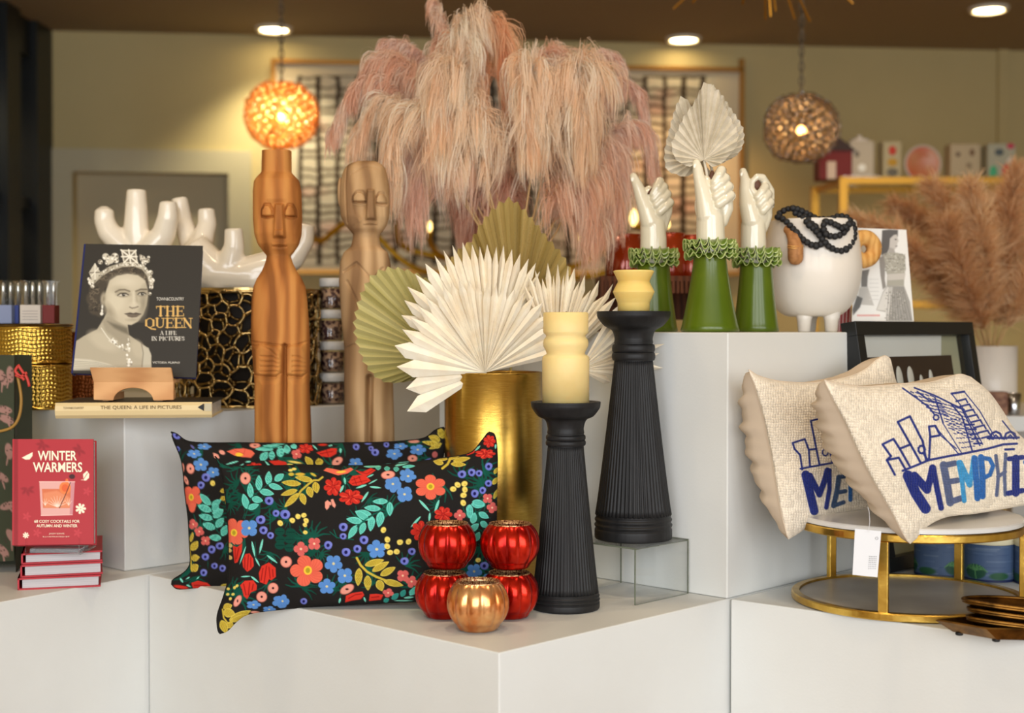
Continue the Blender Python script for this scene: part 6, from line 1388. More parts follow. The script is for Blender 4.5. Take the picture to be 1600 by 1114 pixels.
# ================================================================== pampas
def hairmat(name, rough=.9):
    m = bpy.data.materials.new(name); m.use_nodes = True; N = m.node_tree.nodes; L = m.node_tree.links; b = N['Principled BSDF']
    a = N.new('ShaderNodeVertexColor'); a.layer_name = 'Col'; tr = N.new('ShaderNodeBsdfTranslucent'); df = N.new('ShaderNodeBsdfDiffuse'); mx = N.new('ShaderNodeMixShader'); mx.inputs[0].default_value = .5
    L.new(a.outputs[0], tr.inputs[0]); L.new(a.outputs[0], df.inputs[0]); L.new(df.outputs[0], mx.inputs[1]); L.new(tr.outputs[0], mx.inputs[2]); L.new(mx.outputs[0], N['Material Output'].inputs[0]); N.remove(b); return m
PM = hairmat('pampas_hair'); PB = hairmat('brown_pampas_hair')
def plume(name, lab, cat, pts, Y, ncl, per, Lh, cols, m, grav=1.0, s0=.3, width=.0016, spread=.5, group=None, stem=True, seed=0, fluff=.05, base=None, taper=.35, fwd=.9):
    g = np.random.default_rng(seed); q = resample([(a[0], a[1]) for a in pts], 40)
    dd = np.interp(np.linspace(0, 1, 40), np.linspace(0, 1, len(pts)), [a[2] if len(a) > 2 else 0 for a in pts])
    path = P(q[:, 0], q[:, 1], Y+dd); tan = np.gradient(path, axis=0); tan /= np.linalg.norm(tan, axis=1)[:, None]
    sC = s0+(1-s0)*g.random(ncl)**.8; iC = sC*39; i0 = np.clip(iC.astype(int), 0, 38); f = (iC-i0)[:, None]
    pC = path[i0]*(1-f)+path[i0+1]*f; tC = tan[i0]
    rC = g.normal(size=(ncl, 3)); rC /= np.linalg.norm(rC, axis=1)[:, None]
    dC = tC*fwd+rC*spread; LC = Lh*(.55+.6*g.random(ncl))*(1-taper*np.clip((sC-s0)/(1-s0), 0, 1)**2)
    N = ncl*per; idx = np.repeat(np.arange(ncl), per)
    d0 = dC[idx]+g.normal(size=(N, 3))*fluff; d0 /= np.linalg.norm(d0, axis=1)[:, None]
    p = pC[idx]+g.normal(size=(N, 3))*.004; L = LC[idx]*(.55+.45*g.random(N)); K = 8; slots = True
    gv_ = np.array([0, 0, -1.])*grav+(g.normal(size=(ncl, 3))*.09)[idx]+g.normal(size=(N, 3))*.03
    swirl = (g.normal(size=(ncl, 3))*.16)[idx]+g.normal(size=(N, 3))*.05; org_ = pC[idx]
    pts3 = [p]; 
    for k in range(1, K+1):
        t = k/K; w = t**.95; d = d0*(1-w)*1.0+gv_*w*1.25+swirl*math.sin(t*5) if grav > 0 else d0+gv_*0+swirl*math.sin(t*4)+np.array([0, 0, -.35])*t
        d = d/(np.linalg.norm(d, axis=1)[:, None]+1e-9); pts3.append(pts3[-1]+d*(L/K)[:, None])
    Q = np.stack(pts3, 1)                                    # N,K+1,3
    mean = np.zeros((ncl, K+1, 3)); np.add.at(mean, idx, Q); mean /= per
    pull = (.62*np.linspace(0, 1, K+1)**1.2)[None, :, None] if grav > 0 else 0.
    Q = Q+(mean[idx]-Q)*pull*np.array([1, 1, 0.])
    side = g.normal(size=(N, 3)); side[:, 1] *= .5; dirm = Q[:, -1]-Q[:, 0]; side = np.cross(dirm, side); side /= np.linalg.norm(side, axis=1)[:, None]+1e-9
    wd = width*(1-np.linspace(0, 1, K+1)**1.5*.75)[None, :, None]*(.6+.7*g.random((N, 1, 1)))
    A = Q-side[:, None]*wd/2; B = Q+side[:, None]*wd/2; V = np.stack([A, B], 2).reshape(-1, 3)
    a = (np.arange(N)[:, None]*(K+1)*2+np.arange(K)[None]*2).reshape(-1); F = np.stack([a, a+1, a+3, a+2], -1)
    c0, c1 = srgb(cols[0]), srgb(cols[1]); mixv = np.clip(.45+.42*g.normal(size=ncl)[idx]+.1*g.normal(size=N), 0, 1)[:, None, None]
    tt = np.linspace(0, 1, K+1)[None, :, None]; cc = (c0*(1-mixv)+c1*mixv)*(.92+.14*tt); cc = np.repeat(cc, 2, axis=1).reshape(-1, 3)
    t = thing(name, lab, cat, path[0] if base is None else base, group)
    o = obj('plume_hair', V, F, m, t, False, cc); o['kind'] = 'stuff'
    if stem: obj('stem', *tube(path, np.linspace(.0028, .0009, 40), 6), mat('pampas_stem', (196, 160, 110), .8), t, True)
    return t
PK = {'o': ((250, 196, 152), (255, 228, 192)), 'p': ((250, 210, 182), (255, 240, 222)), 'm': ((248, 212, 190), (255, 238, 222)), 'c': ((252, 222, 190), (255, 248, 232)), 'd': ((228, 178, 152), (246, 210, 188))}  # the orange pair has warm lamplight put into the hair colour
YP = 3.12
cP = (803, 428)
plumes = [
 ('tallest pampas plume, its thin tip reaching the top edge of the photo', [cP,(745,300),(700,170),(690,80),(688,30),(680,4)], 'p', .085, .35, .0, 300, 1.),
 ('pampas plume drooping just right of the tallest one', [cP,(760,300),(728,160),(722,70),(734,24),(738,40)], 'c', .16, .35, -.08, 420, 1.),
 ('pink pampas plume, orange lamplight in its colour, arching over at the top centre', [cP,(775,300),(745,150),(735,70),(765,38),(792,100),(800,170)], 'o', .17, .38, -.03, 460, 1.),
 ('pampas plume hanging over the middle of the bunch, pointing down', [cP,(770,320),(730,170),(712,110),(696,120),(690,170)], 'c', .19, .4, -.14, 480, 1.),
 ('wispy pink pampas plume blown out to the upper left', [cP,(740,290),(700,160),(660,90),(625,68),(594,70)], 'm', .07, .4, .05, 320, .9),
 ('pampas plume arching left, second from the top left', [cP,(730,290),(680,170),(635,102),(595,94),(566,128)], 'p', .14, .4, .0, 420, 1.),
 ('leftmost pampas plume bending down toward the framed net artwork', [cP,(720,300),(660,190),(600,124),(556,140),(522,204)], 'p', .10, .42, -.02, 430, 1.),
 ('pampas plume hanging left above the paler wooden figure’s head', [cP,(720,310),(670,220),(620,160),(585,170),(558,212)], 'c', .13, .42, -.06, 430, 1.),
 ('pampas plume drooping low over the right of the paler figure', [cP,(735,330),(700,220),(655,172),(625,190),(612,260)], 'c', .17, .42, -.14, 480, 1.),
 ('long mauve pampas plume hanging between figure and olive palm', [cP,(745,340),(715,250),(680,200),(655,215),(648,290)], 'm', .22, .4, -.05, 480, 1.),
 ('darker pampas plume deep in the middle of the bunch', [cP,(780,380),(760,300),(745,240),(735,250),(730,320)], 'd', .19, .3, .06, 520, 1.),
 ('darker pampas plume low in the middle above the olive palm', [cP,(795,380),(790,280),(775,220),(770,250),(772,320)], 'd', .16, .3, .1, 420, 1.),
 ('narrow pale pampas plume hanging straight down right of centre', [cP,(820,340),(836,220),(834,130),(828,106),(826,150),(826,210)], 'c', .17, .4, -.14, 460, 1.),
 ('pampas plume rising behind the narrow pale one', [cP,(838,320),(860,180),(852,105),(862,84),(884,100),(892,150)], 'p', .15, .4, .0, 420, 1.),
 ('cream pampas plume hanging in front right of centre', [cP,(850,340),(890,230),(900,130),(905,102),(912,120),(914,200)], 'c', .20, .42, -.12, 500, 1.),
 ('pink pampas plume arching over at the upper right', [cP,(850,310),(900,170),(918,100),(944,82),(966,96),(974,120)], 'm', .07, .42, .06, 340, .9),
 ('pampas plume arching far right, upper of two', [cP,(865,320),(915,190),(950,136),(985,132),(1004,165),(1006,190)], 'm', .085, .42, .02, 420, 1.),
 ('rightmost pampas plume bending down toward the left green hand vase', [cP,(870,340),(925,240),(975,196),(1008,204),(1022,262)], 'm', .10, .44, -.02, 400, 1.),
 ('mauve pampas plume hanging low beside the copper jars', [cP,(865,370),(900,280),(935,225),(958,250),(962,310)], 'm', .17, .4, -.03, 480, 1.),
 ('long pampas plume hanging low right behind the yellow candle', [cP,(850,380),(885,300),(915,260),(925,300),(925,340)], 'p', .2, .36, -.06, 460, 1.)]
for k, (lab, pts, c, Lh, s0, dd, ncl, gr) in enumerate(plumes):
    n = len(pts); q = [(a[0], a[1], dd*i/(n-1)) for i, a in enumerate(pts)]
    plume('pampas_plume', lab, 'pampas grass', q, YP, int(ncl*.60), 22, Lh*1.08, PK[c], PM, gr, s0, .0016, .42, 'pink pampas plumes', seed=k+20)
pv = np.array([.004, 3.125, ZR+.0005])
t = thing('pampas_vase', 'tall white vase behind the palm leaves holding the pampas', 'vase', pv)
obj('body', *lathe(pv, smooth_prof([(.034, .0005), (.044, .01), (.046, .05), (.036, .09), (.026, .115), (.030, .128)], 5), 48, capt=False), M['ceramicmatte'], t, True)
# ================================================================== green-sleeved ceramic hands
wht_cer = mat('hand_ceramic', (224, 216, 192), .16, coat=.6, bump=.02, bscale=10, bdist=.01)
def hand_vase(px, Y, lab, sleeve, ruf, wrist, palm, thumb, fingers, slot, back=None):
    s = Y/FPX; z0 = ZR+.0006; t = thing('hand_vase', lab, 'vase', (X(px, Y), Y, z0), 'green sleeved ceramic hand vases')
    c = np.array([X(px, Y), Y, 0.])
    (ty, tr, by, br) = sleeve; pr = [(br*.95, by), (br, by-1.5), (br*.955, by-8)]+[(tr+(br*.955-tr)*(1-k)**1.35, by-8+(ty-by+8)*k) for k in np.linspace(.06, 1, 14)]
    obj('sleeve', *lathe(c, [(r*s, max(z0, Z(y, Y)) if i else z0) for i, (r, y) in enumerate(pr)], 72, lambda th, k: 1+.012*np.sin(th*5+1)*(1-k)), M['greenglaze'], t, True)
    # two frilled tiers
    V = []; F = []; cols = []; n = 360; rows = 7
    ruf = [(ruf[0][0]-2, ruf[0][1]*.97, ruf[0][2]), (ruf[0][0]+4, ruf[0][1], ruf[0][2]+1), (ruf[1][0]-3, ruf[1][1]*.94, ruf[1][2]), (ruf[1][0]+3, ruf[1][1], ruf[1][2]-1)]
    for j, (ry, rr, kf) in enumerate(ruf):
        th = np.linspace(0, 2*PI, n, endpoint=False); ph = j*1.3
        for i in range(rows):
            u = i/(rows-1.); r = (tr*.9+(rr-tr*.9)*u**.8); w = u**1.2
            zz = Z(ry, Y)+s*(5.6*w*np.sin(kf*th+ph)*(1+.3*np.sin(3*th))+(3.5 if j < 2 else -.5)*(.5-u)); R = (r+1.8*w*np.sin(kf*th*1+ph+1.4)+1.2*np.sin(5*th+j))*s
            V.append(np.stack([c[0]+R*np.cos(th+.06*w*np.sin(kf*th+ph+PI/2)), c[1]+R*np.sin(th), zz], -1))
            e = np.clip((u-.86)/.14, 0, 1)*.75+.22*np.sin(kf*th*1.7+ph*3)*w; base = np.array([98, 122, 44])/255.; hi = np.array([186, 196, 130])/255.
            e = np.clip(e, 0, 1)[:, None]; cols.append(base*(1-e)+hi*e)
        F.append(grid_faces(n, rows, wrap=True, off=j*n*rows))
    o = obj('ruffle', np.vstack(V), np.vstack(F), M['ruffle'], t, True, srgb(np.vstack(cols))); m_ = o.modifiers.new('t', 'SOLIDIFY'); m_.thickness = .0013
    # hand
    q = lambda p: P(p[0], p[1], Y+(p[2] if len(p) > 2 else 0))
    parts = chain([q(a) for a in wrist], [a[3]*s for a in wrist], 24)
    for (x, y, d, rx, ry, rd) in palm: parts.append(ball(q((x, y, d)), rx*s, 1, rd/rx, ry/rx, 24, 14))
    parts += chain([q(a) for a in thumb], [a[3]*s for a in thumb], 18)
    for f in fingers: parts += chain([q(a) for a in f], [a[3]*s for a in f], 16)
    V, F = remesh(*join(*parts), .0013, 9)
    obj('hand', V, F, wht_cer, t, True)
    sx, sy, sd, sw, sh, sa = slot; V, F = ball((0, 0, 0), 1, sw*s, .006, sh*s, 20, 12); ca, sa_ = math.cos(sa), math.sin(sa)
    V = np.stack([V[:, 0]*ca+V[:, 2]*sa_, V[:, 1], -V[:, 0]*sa_+V[:, 2]*ca], -1)+q((sx, sy, sd)); obj('flower_opening', V, F, M['clay'], t, True)
    # thumb nail
    a, b = thumb[-1], thumb[-2]; V, F = ball(q((a[0]-1.0, a[1]+4, (a[2]) -a[3]*s*.95)), a[3]*s*.62, 1, .22, 1.25, 16, 10); obj('thumb_nail', V, F, wht_cer, t, True)
    return t
def fing(o, i, r, dz=.0, tip=None):
    """curled finger: outer knuckle pixel o, inner pixel i"""
    (ox, oy), (ix, iy) = o, i; tx, ty = tip or (ix-2, iy+4)
    return [(ox-6, oy+7, .018, r), (ox, oy+1, .008+dz, r), (ox-1, oy, -.008, r), ((ox+ix)/2, (oy+iy)/2, -.019, r*.97), (ix, iy, -.019, r*.9), (tx, ty, -.012, r*.8)]
hand_vase(1109, 2.65, 'green-sleeved white hand vase in the middle, holding the pleated palm leaves',
    (396, 25, 517.5, 46), ((380, 41, 17), (397, 40, 15)), [(1111, 392, 0, 23), (1110, 360, 0, 22), (1110, 338, 0, 21.5)],
    [(1108, 322, 0, 23, 30, 15), (1120, 312, .004, 20, 30, 14), (1103, 300, -.002, 14, 26, 12)],
    [(1106, 338, -.006, 17), (1102, 316, -.006, 15), (1097, 294, -.006, 12), (1092, 276, -.006, 9), (1090, 263, -.005, 8), (1088, 255, -.004, 6.6)],
    [fing((1128, 266), (1117, 284), 7.6), fing((1134, 278), (1117, 294), 7.8), fing((1139, 291), (1119, 307), 8), fing((1142, 305), (1123, 319), 8), [(1130, 300, .008, 15), (1134, 325, .006, 12), (1126, 345, .004, 12)]], (1112, 278, -.003, 4.5, 12, .1))
hand_vase(1021, 2.85, 'green-sleeved white hand vase on the left, behind the short yellow candle',
    (412, 25, 517.5, 38), ((394, 38, 17), (409, 37, 15)), [(1021, 404, 0, 21), (1021, 374, 0, 20.5), (1020, 350, 0, 19.5)],
    [(1022, 336, 0, 21.5, 28, 15), (1034, 326, .004, 17, 26, 13), (1014, 316, -.002, 14, 26, 12)],
    [(1017, 348, -.006, 16), (1010, 326, -.006, 14), (1002, 306, -.006, 10.6), (996, 289, -.006, 8.4), (990, 276, -.004, 6.2)],
    [fing((1032, 283), (1021, 303), 7), fing((1038, 292), (1022, 311), 7.2), fing((1043, 303), (1026, 320), 7.4), fing((1047, 316), (1031, 331), 7.2), [(1034, 312, .008, 14), (1038, 336, .006, 11), (1032, 356, .004, 11)]], (1018, 297, -.016, 2.6, 9, .75))
hand_vase(1181, 2.82, 'green-sleeved white hand vase on the right, beside the white footed planter',
    (412, 25, 518, 36), ((393, 38, 17), (409, 37, 15)), [(1177, 404, 0, 20.5), (1177, 374, 0, 20), (1177, 350, 0, 19)],
    [(1180, 336, 0, 21, 28, 15), (1190, 326, .004, 17, 26, 13), (1171, 312, -.002, 13, 28, 12)],
    [(1175, 346, -.006, 16), (1169, 320, -.006, 14), (1165, 299, -.006, 10), (1164, 281, -.006, 7.8), (1161, 268, -.004, 6)],
    [[(1203, 320, .014, 7.4), (1203, 298, .012, 7.2), (1197, 288, .004, 7), (1191, 278, -.004, 6.6), (1183, 276, -.010, 5.2), (1175, 284, -.012, 4.6), (1174, 295, -.013, 5), (1180, 304, -.014, 6)],
     fing((1196, 292), (1184, 308), 7), fing((1200, 303), (1187, 319), 7.4), fing((1204, 316), (1192, 329), 7.2), [(1192, 312, .008, 14), (1196, 336, .006, 11), (1189, 356, .004, 11)]], (1182, 289, -.010, 6.6, 9, -.1))
# pleated spear leaves held by the middle hand
ch = lambda pts: [(1040+x/3.978, 120+y/3.978) for x, y in pts]
pleated('palm_leaf', 'grey-cream pleated palm leaf behind at the left, held by the middle hand', (1090, 248), ch([(170,600),(120,622),(60,604),(8,580),(-8,500),(0,425),(18,350),(48,235),(96,124),(150,165),(190,250),(220,330)]), 16, 2.69, M['palmw2'], .0035, [(1090,248),(1108,268),(1111,292)], seed=5, group='pleated palm leaves in the middle hand')
pleated('palm_leaf', 'grey-cream pleated palm leaf behind at the right, held by the middle hand', (1108, 248), ch([(235,80),(290,55),(345,105),(400,190),(455,270),(486,340),(480,430),(440,490),(395,515),(340,545),(300,560)]), 16, 2.675, M['palmw2'], .0035, [(1108,248),(1113,268),(1115,290)], seed=6, group='pleated palm leaves in the middle hand')
pleated('palm_leaf', 'grey-cream spade-shaped pleated palm leaf in front, held by the middle hand', (1100, 250), ch([(150,560),(90,535),(50,490),(38,410),(70,345),(110,255),(180,155),(225,60),(252,32),(290,60),(340,120),(375,200),(412,275),(450,345),(440,430),(400,485),(350,535),(290,562)]), 22, 2.645, M['palmw2'], .0045, [(1100,250),(1104,270),(1108,295)], seed=7, group='pleated palm leaves in the middle hand')

# ================================================================== wooden riser with copper jars behind the hands
Yw = 3.22; dw = wood('dark_slat_wood', (70, 40, 24), (112, 66, 40), 12, .5, (1, 1, .3), .1)
ws = thing('wooden_riser', 'dark wooden slatted riser behind the left and middle hand vases', 'riser', (X(1036, Yw), Yw+.1, ZR+.0005))
xa, xb = X(938, Yw), X(1136, Yw); z1 = Z(431, Yw); z0 = Z(458, Yw)
obj('top_board', *obox((xa, Yw, z1-.012), (xb-xa, 0, 0), (0, .2, 0), (0, 0, .012)), dw, ws)
ns = 30
for k in range(ns): obj('slat', *obox((xa+(xb-xa)*k/ns, Yw, z0), ((xb-xa)/ns*.7, 0, 0), (0, .01, 0), (0, 0, z1-.012-z0)), dw, ws)
for x in (xa, (xa+xb)/2-.01, xb-.02):
    for y in (Yw+.005, Yw+.175): obj('leg', *obox((x, y, ZR+.0005), (.02, 0, 0), (0, .02, 0), (0, 0, z1-.012-ZR-.0005)), dw, ws)
obj('back_panel', *obox((xa, Yw+.19, z0-.06), (xb-xa, 0, 0), (0, .006, 0), (0, 0, .06+z1-z0-.012)), dw, ws)
jm = mat('copper_red_glass', (176, 62, 14), .2, .3, col2=(146, 40, 8), nscale=6, coat=1)
for (px, r, yt, Yj, lab) in ((974, 29, 368, 3.3, 'copper-red glass jar on the wooden riser, left of the hands'), (1046, 24, 366, 3.34, 'copper-red glass jar on the wooden riser, between the left and middle hands'), (1082, 22, 369, 3.36, 'copper-red glass jar on the wooden riser, half behind the middle hand’s ruffle')):
    s = Yj/FPX; c = np.array([X(px, Yj), Yj, z1+.0005]); h = Z(yt, Yj)-c[2]; t = thing('copper_jar', lab, 'jar', c, 'copper red glass jars')
    obj('glass', *lathe(c, [(r*s*.96, 0), (r*s, .004), (r*s, h), (r*s*.93, h), (r*s*.92, .01)], 48, capt=False), jm, t, True); obj('rim', *tube([c+[r*s*.97*math.cos(a), r*s*.97*math.sin(a), h] for a in np.linspace(0, 2*PI, 41)], .0022, 6, cap=False), jm, t, True)

# ================================================================== white footed planter with black beads
Yp = 2.98; s = Yp/FPX; cx = 1269; c = np.array([X(cx, Yp), Yp, ZR+.0005]); z = lambda y: Z(y, Yp)
fp = thing('footed_planter', 'round white planter on short feet with a wooden ring handle', 'planter', c)
obj('bowl', *lathe((c[0], c[1], 0), [(r*s, z(y)) for r, y in smooth_prof([(20, 495), (38, 494), (51, 487), (63, 472), (71, 452), (75, 430), (75.5, 412), (73, 385), (69, 362), (67, 350), (66, 346), (62, 345), (62, 352), (60, 380)], 6)], 96, capt=False), M['ceramicmatte'], fp, True)
for (dx, dy) in ((-17, -.03), (24, -.035), (4, .05)):
    x = c[0]+dx*s; y = c[1]+dy; obj('foot', *lathe((x, y, 0), [(8.5*s, c[2]), (9.5*s, c[2]+.002), (11*s, z(500)), (15*s, z(488))], 24), M['ceramicmatte'], fp, True)
wk = wood('wicker_brown', (150, 102, 62), (176, 124, 78), 14, .5, (1, 1, 3), .03); wl_ = wood('wicker_light', (190, 132, 66), (220, 170, 100), 12, .5, (1, 1, 1), .03)
q3 = lambda x, y, d: P(x, y, Yp+d)
kn = chain([q3(1232, 361, -.083), q3(1240, 372, -.097), q3(1243, 390, -.103), q3(1243, 402, -.102)], [6*s, 9.5*s, 12*s, 12*s], 18)+[ball(q3(1231, 359, -.08), 7*s)]
V, F = remesh(*join(*kn), .0022, 4); obj('knob_handle', V, F, wk, fp, True)
for y, r in ((383, 12.2), (386, 12.6)): obj('binding', *tube([q3(1243+r*math.cos(a), y+2*math.sin(a), -.101-r*s*math.sin(a)*1.0) for a in np.linspace(PI*.0, PI, 15)], .0012, 5), wl_, fp, True)
rp_ = [q3(1349+16.5*math.cos(a), 389+18*math.sin(a), .0+.01*math.cos(a)) for a in np.linspace(0, 2*PI, 49)]
obj('ring_handle', *tube(rp_, [12.3*s]*49, 14, cap=False), wl_, fp, True)
# bead garland
bd = thing('bead_garland', 'string of black beads heaped over the rim of the white footed planter', 'beads', q3(1280, 345, -.06))
bme = new_mesh('bead', *ball((0, 0, 0), 1, 1, 1, .85, 12, 8), True); bme.materials.append(mat('black_bead', (28, 28, 30), .55, bump=.2, bscale=80))
cg = lambda pts: [(1180+x/5.065, 310+y/5.065) for x, y in pts]
strands = [([(165,140),(230,170),(290,230),(350,300),(400,340),(450,370),(500,372),(530,340),(500,260),(450,200),(400,150),(330,90),(280,80),(220,100),(180,130)], .0, 4.3),
 ([(280,75),(350,90),(430,130),(480,160),(540,165),(620,165),(700,145),(745,165),(780,230),(782,310),(745,380),(690,415),(630,405),(570,370),(530,320),(480,260),(420,200),(350,130),(300,110)], -.004, 4.2),
 ([(540,180),(600,190),(680,230),(720,220),(705,270),(640,300),(570,290),(540,240),(545,190)], -.010, 4.2), ([(600,165),(650,140),(720,145),(750,190),(700,240),(640,205)], -.014, 3.8)]
nb_ = 0
def bdep(x, y):
    e = math.sqrt(max(0., (73.5+max(0, y-348)*.17)**2-(x-1269)**2))*s; lo_ = -e; hi_ = lo_*.55
    return lo_ if y > 348 else lo_+(hi_-lo_)*min(1, (348-y)/12.)
for pts, d, r in strands:
    p = resample(cg(pts), 300); L = np.r_[0, np.cumsum(np.hypot(*np.diff(p, axis=0).T))]; n = int(L[-1]/(r*1.75))
    for k in range(n):
        x = np.interp((k+.5)/n*L[-1], L, p[:, 0]); y = np.interp((k+.5)/n*L[-1], L, p[:, 1]); dd = bdep(x, y)+d; o = bpy.data.objects.new('bead', bme); COL.objects.link(o); o.parent = bd
        o.location = tuple(P(x, y, Yp+dd)-ORG[bd.name]); rr = r*s*(1.25 if k % 5 else 1.45); o.scale = (rr,)*3; o.rotation_euler = (k, k*2, 0); nb_ += 1
    obj('cord', *tube([P(a, b, Yp+d+bdep(a, b)) for a, b in p[::6]], .0012, 5), M['blackwood'], bd)

# ---- black and white print and red striped box behind it
YQ = 3.02; pq_ = Paint(1325, 350, 1432, 506, 3, (222, 220, 214)); p = pq_; p.frame(1160, 160, 2.932)
p.frame(1180, 310, 5.065)
p.poly([(1005,252),(1060,246),(1130,250),(1128,300),(1075,320),(1060,400),(1040,440),(1000,452),(995,400),(1002,320)], (84,80,76), soft=1)
p.poly([(1066,318),(1095,290),(1120,284),(1130,320),(1136,338),(1126,350),(1122,385),(1105,402),(1080,405),(1062,380)], (186,180,172), soft=.8); p.ell(1112, 325, 8, 4, (70,66,62), soft=.5); p.line([(1112,378),(1124,376)], 5, (96,88,84)); p.poly([(1060,385),(1100,400),(1110,440),(1050,440)], (160,154,146), soft=.8)
p.poly([(1010,440),(1060,425),(1120,430),(1185,445),(1192,560),(1180,600),(1178,695),(1040,695),(1045,610),(1020,520)], (158,154,140), soft=.8); p.poly([(980,470),(1015,450),(1030,520),(1025,640),(1035,700),(1010,722),(990,600)], (134,128,120), soft=.8); p.poly([(1045,600),(1190,590),(1182,640),(1046,650)], (186,180,170), soft=.8)
p.poly([(1045,690),(1180,695),(1225,820),(1245,968),(1040,968),(1035,900),(958,885),(1010,740)], (150,146,138), soft=.8); p.poly([(1045,700),(1090,700),(1050,960),(1038,960),(1030,890),(962,884),(1012,745)], (204,200,192), soft=1)
r = random.Random(1)
for k in range(150): x = r.uniform(1025, 1190); y = r.uniform(440, 590) if k % 2 else r.uniform(720, 960); p.ell(x, y, 5, 4, r.choice([(112,108,98), (190,186,174)]), soft=.4)
for k in range(9): p.line([(1062+k*13, 700), (1040+k*24, 965)], 4, (112,108,102), soft=.5)
p.poly([(838,575),(905,560),(890,620),(886,700),(840,700)], (112,108,102), soft=.8); p.poly([(826,705),(890,700),(940,848),(850,842),(806,830)], (182,178,170), soft=.8); p.poly([(806,770),(850,790),(830,860),(775,925),(770,880)], (92,90,86), soft=.8)
for k in range(6): p.line([(905, 640+k*32), (975, 640+k*32)], 5, (196,194,188), soft=.5)
for k in range(13): p.ell(812+k*14, 926, 5, 7, (206,110,104), soft=.5)
bp = thing('monochrome_print', 'white card with a black and white picture of a woman in a patterned dress', 'print', (X(1380, YQ), YQ, ZR+.0005))
cover([(1337,356),(1416,359),(1428,502),(1331,502)], 120, 180, pq_, lambda px, py: YQ+(502-py)*.0002+0*px, M['vc'], bp, 'printed_card', .004)

rbx = thing('striped_box', 'red box with thin white stripes beside the footed planter', 'box', (X(1314, 3.06), 3.08, ZR+.0005)); rb_ = mat('box_red', (150, 22, 18), .5)
q = P([1300, 1330, 1330, 1303], [521, 521, 470, 478], 3.06); q[:2, 2] = ZR+.0006; obj('carton', np.vstack([q, q+[0, .05, 0]]), [(0,1,2,3),(7,6,5,4),(0,4,5,1),(1,5,6,2),(2,6,7,3),(3,7,4,0)], rb_, rbx)
for k in range(5):
    x = 1305+k*5.3; qq = P([x, x+1.2, x+3.2, x+2.0], [519.5, 519.5, 476, 477], 3.059); obj('stripe', qq, [(0,1,2,3)], mat('stripe_white', (226, 206, 196), .6), rbx)

# ================================================================== black box frame leaning on the tall plinth
Bf = np.array([.724, 2.757, ZL+.001]); Tf = P(1321, 504, 2.792); fr = thing('picture_frame', 'black box frame with pale quills on a dark ground, leaning behind the city pillows', 'picture', Bf)
ru = np.array([U2[0], U2[1], 0]); up = Tf-Bf; Hh = np.linalg.norm(up); up /= Hh; nn = np.cross(ru, up); nn /= np.linalg.norm(nn); Wf = .505; bw_ = .028
if nn[1] > 0: nn = -nn
def fb_(u0, v0, u1, v1, d0, d1): return obox(Bf+ru*u0+up*v0+nn*d0, ru*(u1-u0), up*(v1-v0), nn*(d1-d0))
bf = mat('black_frame', (22, 24, 26), .4)
for q in ((0, 0, Wf, bw_), (0, Hh-bw_, Wf, Hh), (0, bw_, bw_, Hh-bw_), (Wf-bw_, bw_, Wf, Hh-bw_)): bevel(obj('frame_bar', *fb_(*q, -.012, .022), bf, fr), .001)
obj('mat_board', *fb_(bw_, bw_, Wf-bw_, Hh-bw_, -.012, -.008), mat('sage_mat', (164, 164, 138), .8), fr)
obj('dark_ground', *fb_(bw_+.016, bw_+.06, Wf-bw_-.04, Hh-bw_-.042, -.008, -.006), mat('umber_ground', (46, 30, 20), .8), fr)
qm = mat('quill_white', (206, 206, 200), .6)
for (px, py, hh, ww) in ((1406, 592, 20, 8), (1423, 590, 18, 8), (1440, 597, 12, 4), (1455, 592, 15, 5), (1392, 600, 16, 6)):
    x, y, zz = D(px, py); o0 = Bf+nn*-.004; dv = np.array([float(x), float(y), float(zz)]); k = np.dot(o0-np.array([0, 0, EYE]), nn)/np.dot(dv, nn); cpt = np.array([0, 0, EYE])+dv*k
    V, F = ball((0, 0, 0), 1, n=20, k=12); V = cpt+V[:, :1]*ru*ww*.0016+V[:, 2:]*up*hh*.00135+V[:, 1:2]*nn*.003; obj('quill', V, F, qm, fr, True)
obj('glazing', *fb_(bw_, bw_, Wf-bw_, Hh-bw_, .012, .0125), glassy('picture_glass', (.97, .97, .96), .08, .02, .01), fr)

# ================================================================== round gold stand with marble shelves
gc = np.array([.702, 2.487]); Ro = .203; gs = thing('round_stand', 'round two-tier gold stand with marble top under the city pillows', 'stand', (gc[0], gc[1], ZL+.0005))
def band(r0, r1, z0, z1): return lathe((gc[0], gc[1], 0), [(r0, z0), (r1-.002, z0), (r1, z0+.002), (r1, z1-.002), (r1-.002, z1), (r0, z1), (r0, z0)], 128, capb=False, capt=False)
zt0 = .850
obj('lower_hoop', *band(Ro-.014, Ro, ZL+.0008, ZL+.014), M['gold'], gs, False); obj('upper_hoop', *band(Ro-.020, Ro-.006, zt0, zt0+.014), M['gold'], gs, False)
obj('lower_shelf', *lathe((gc[0], gc[1], 0), [(Ro-.0145, ZL+.002), (Ro-.0145, ZL+.010)], 96), M['stone'], gs)
obj('marble_top', *lathe((gc[0], gc[1], 0), [(Ro-.012, zt0+.0142), (Ro-.008, zt0+.0155), (Ro-.008, zt0+.022), (Ro-.011, zt0+.024)], 128), M['marble'], gs)
for px, yy in ((1393, 2.36), (1303, 2.65), (1590, 2.40), (1530, 2.68)):
    a = math.atan2(yy-gc[1], X(px, yy)-gc[0]); x, y = gc[0]+(Ro-.010)*math.cos(a), gc[1]+(Ro-.010)*math.sin(a)
    o = obj('leg', *box((x, y, ZL+.012), .010, .017, zt0-ZL-.011, a), M['gold'], gs); bevel(o, .002)
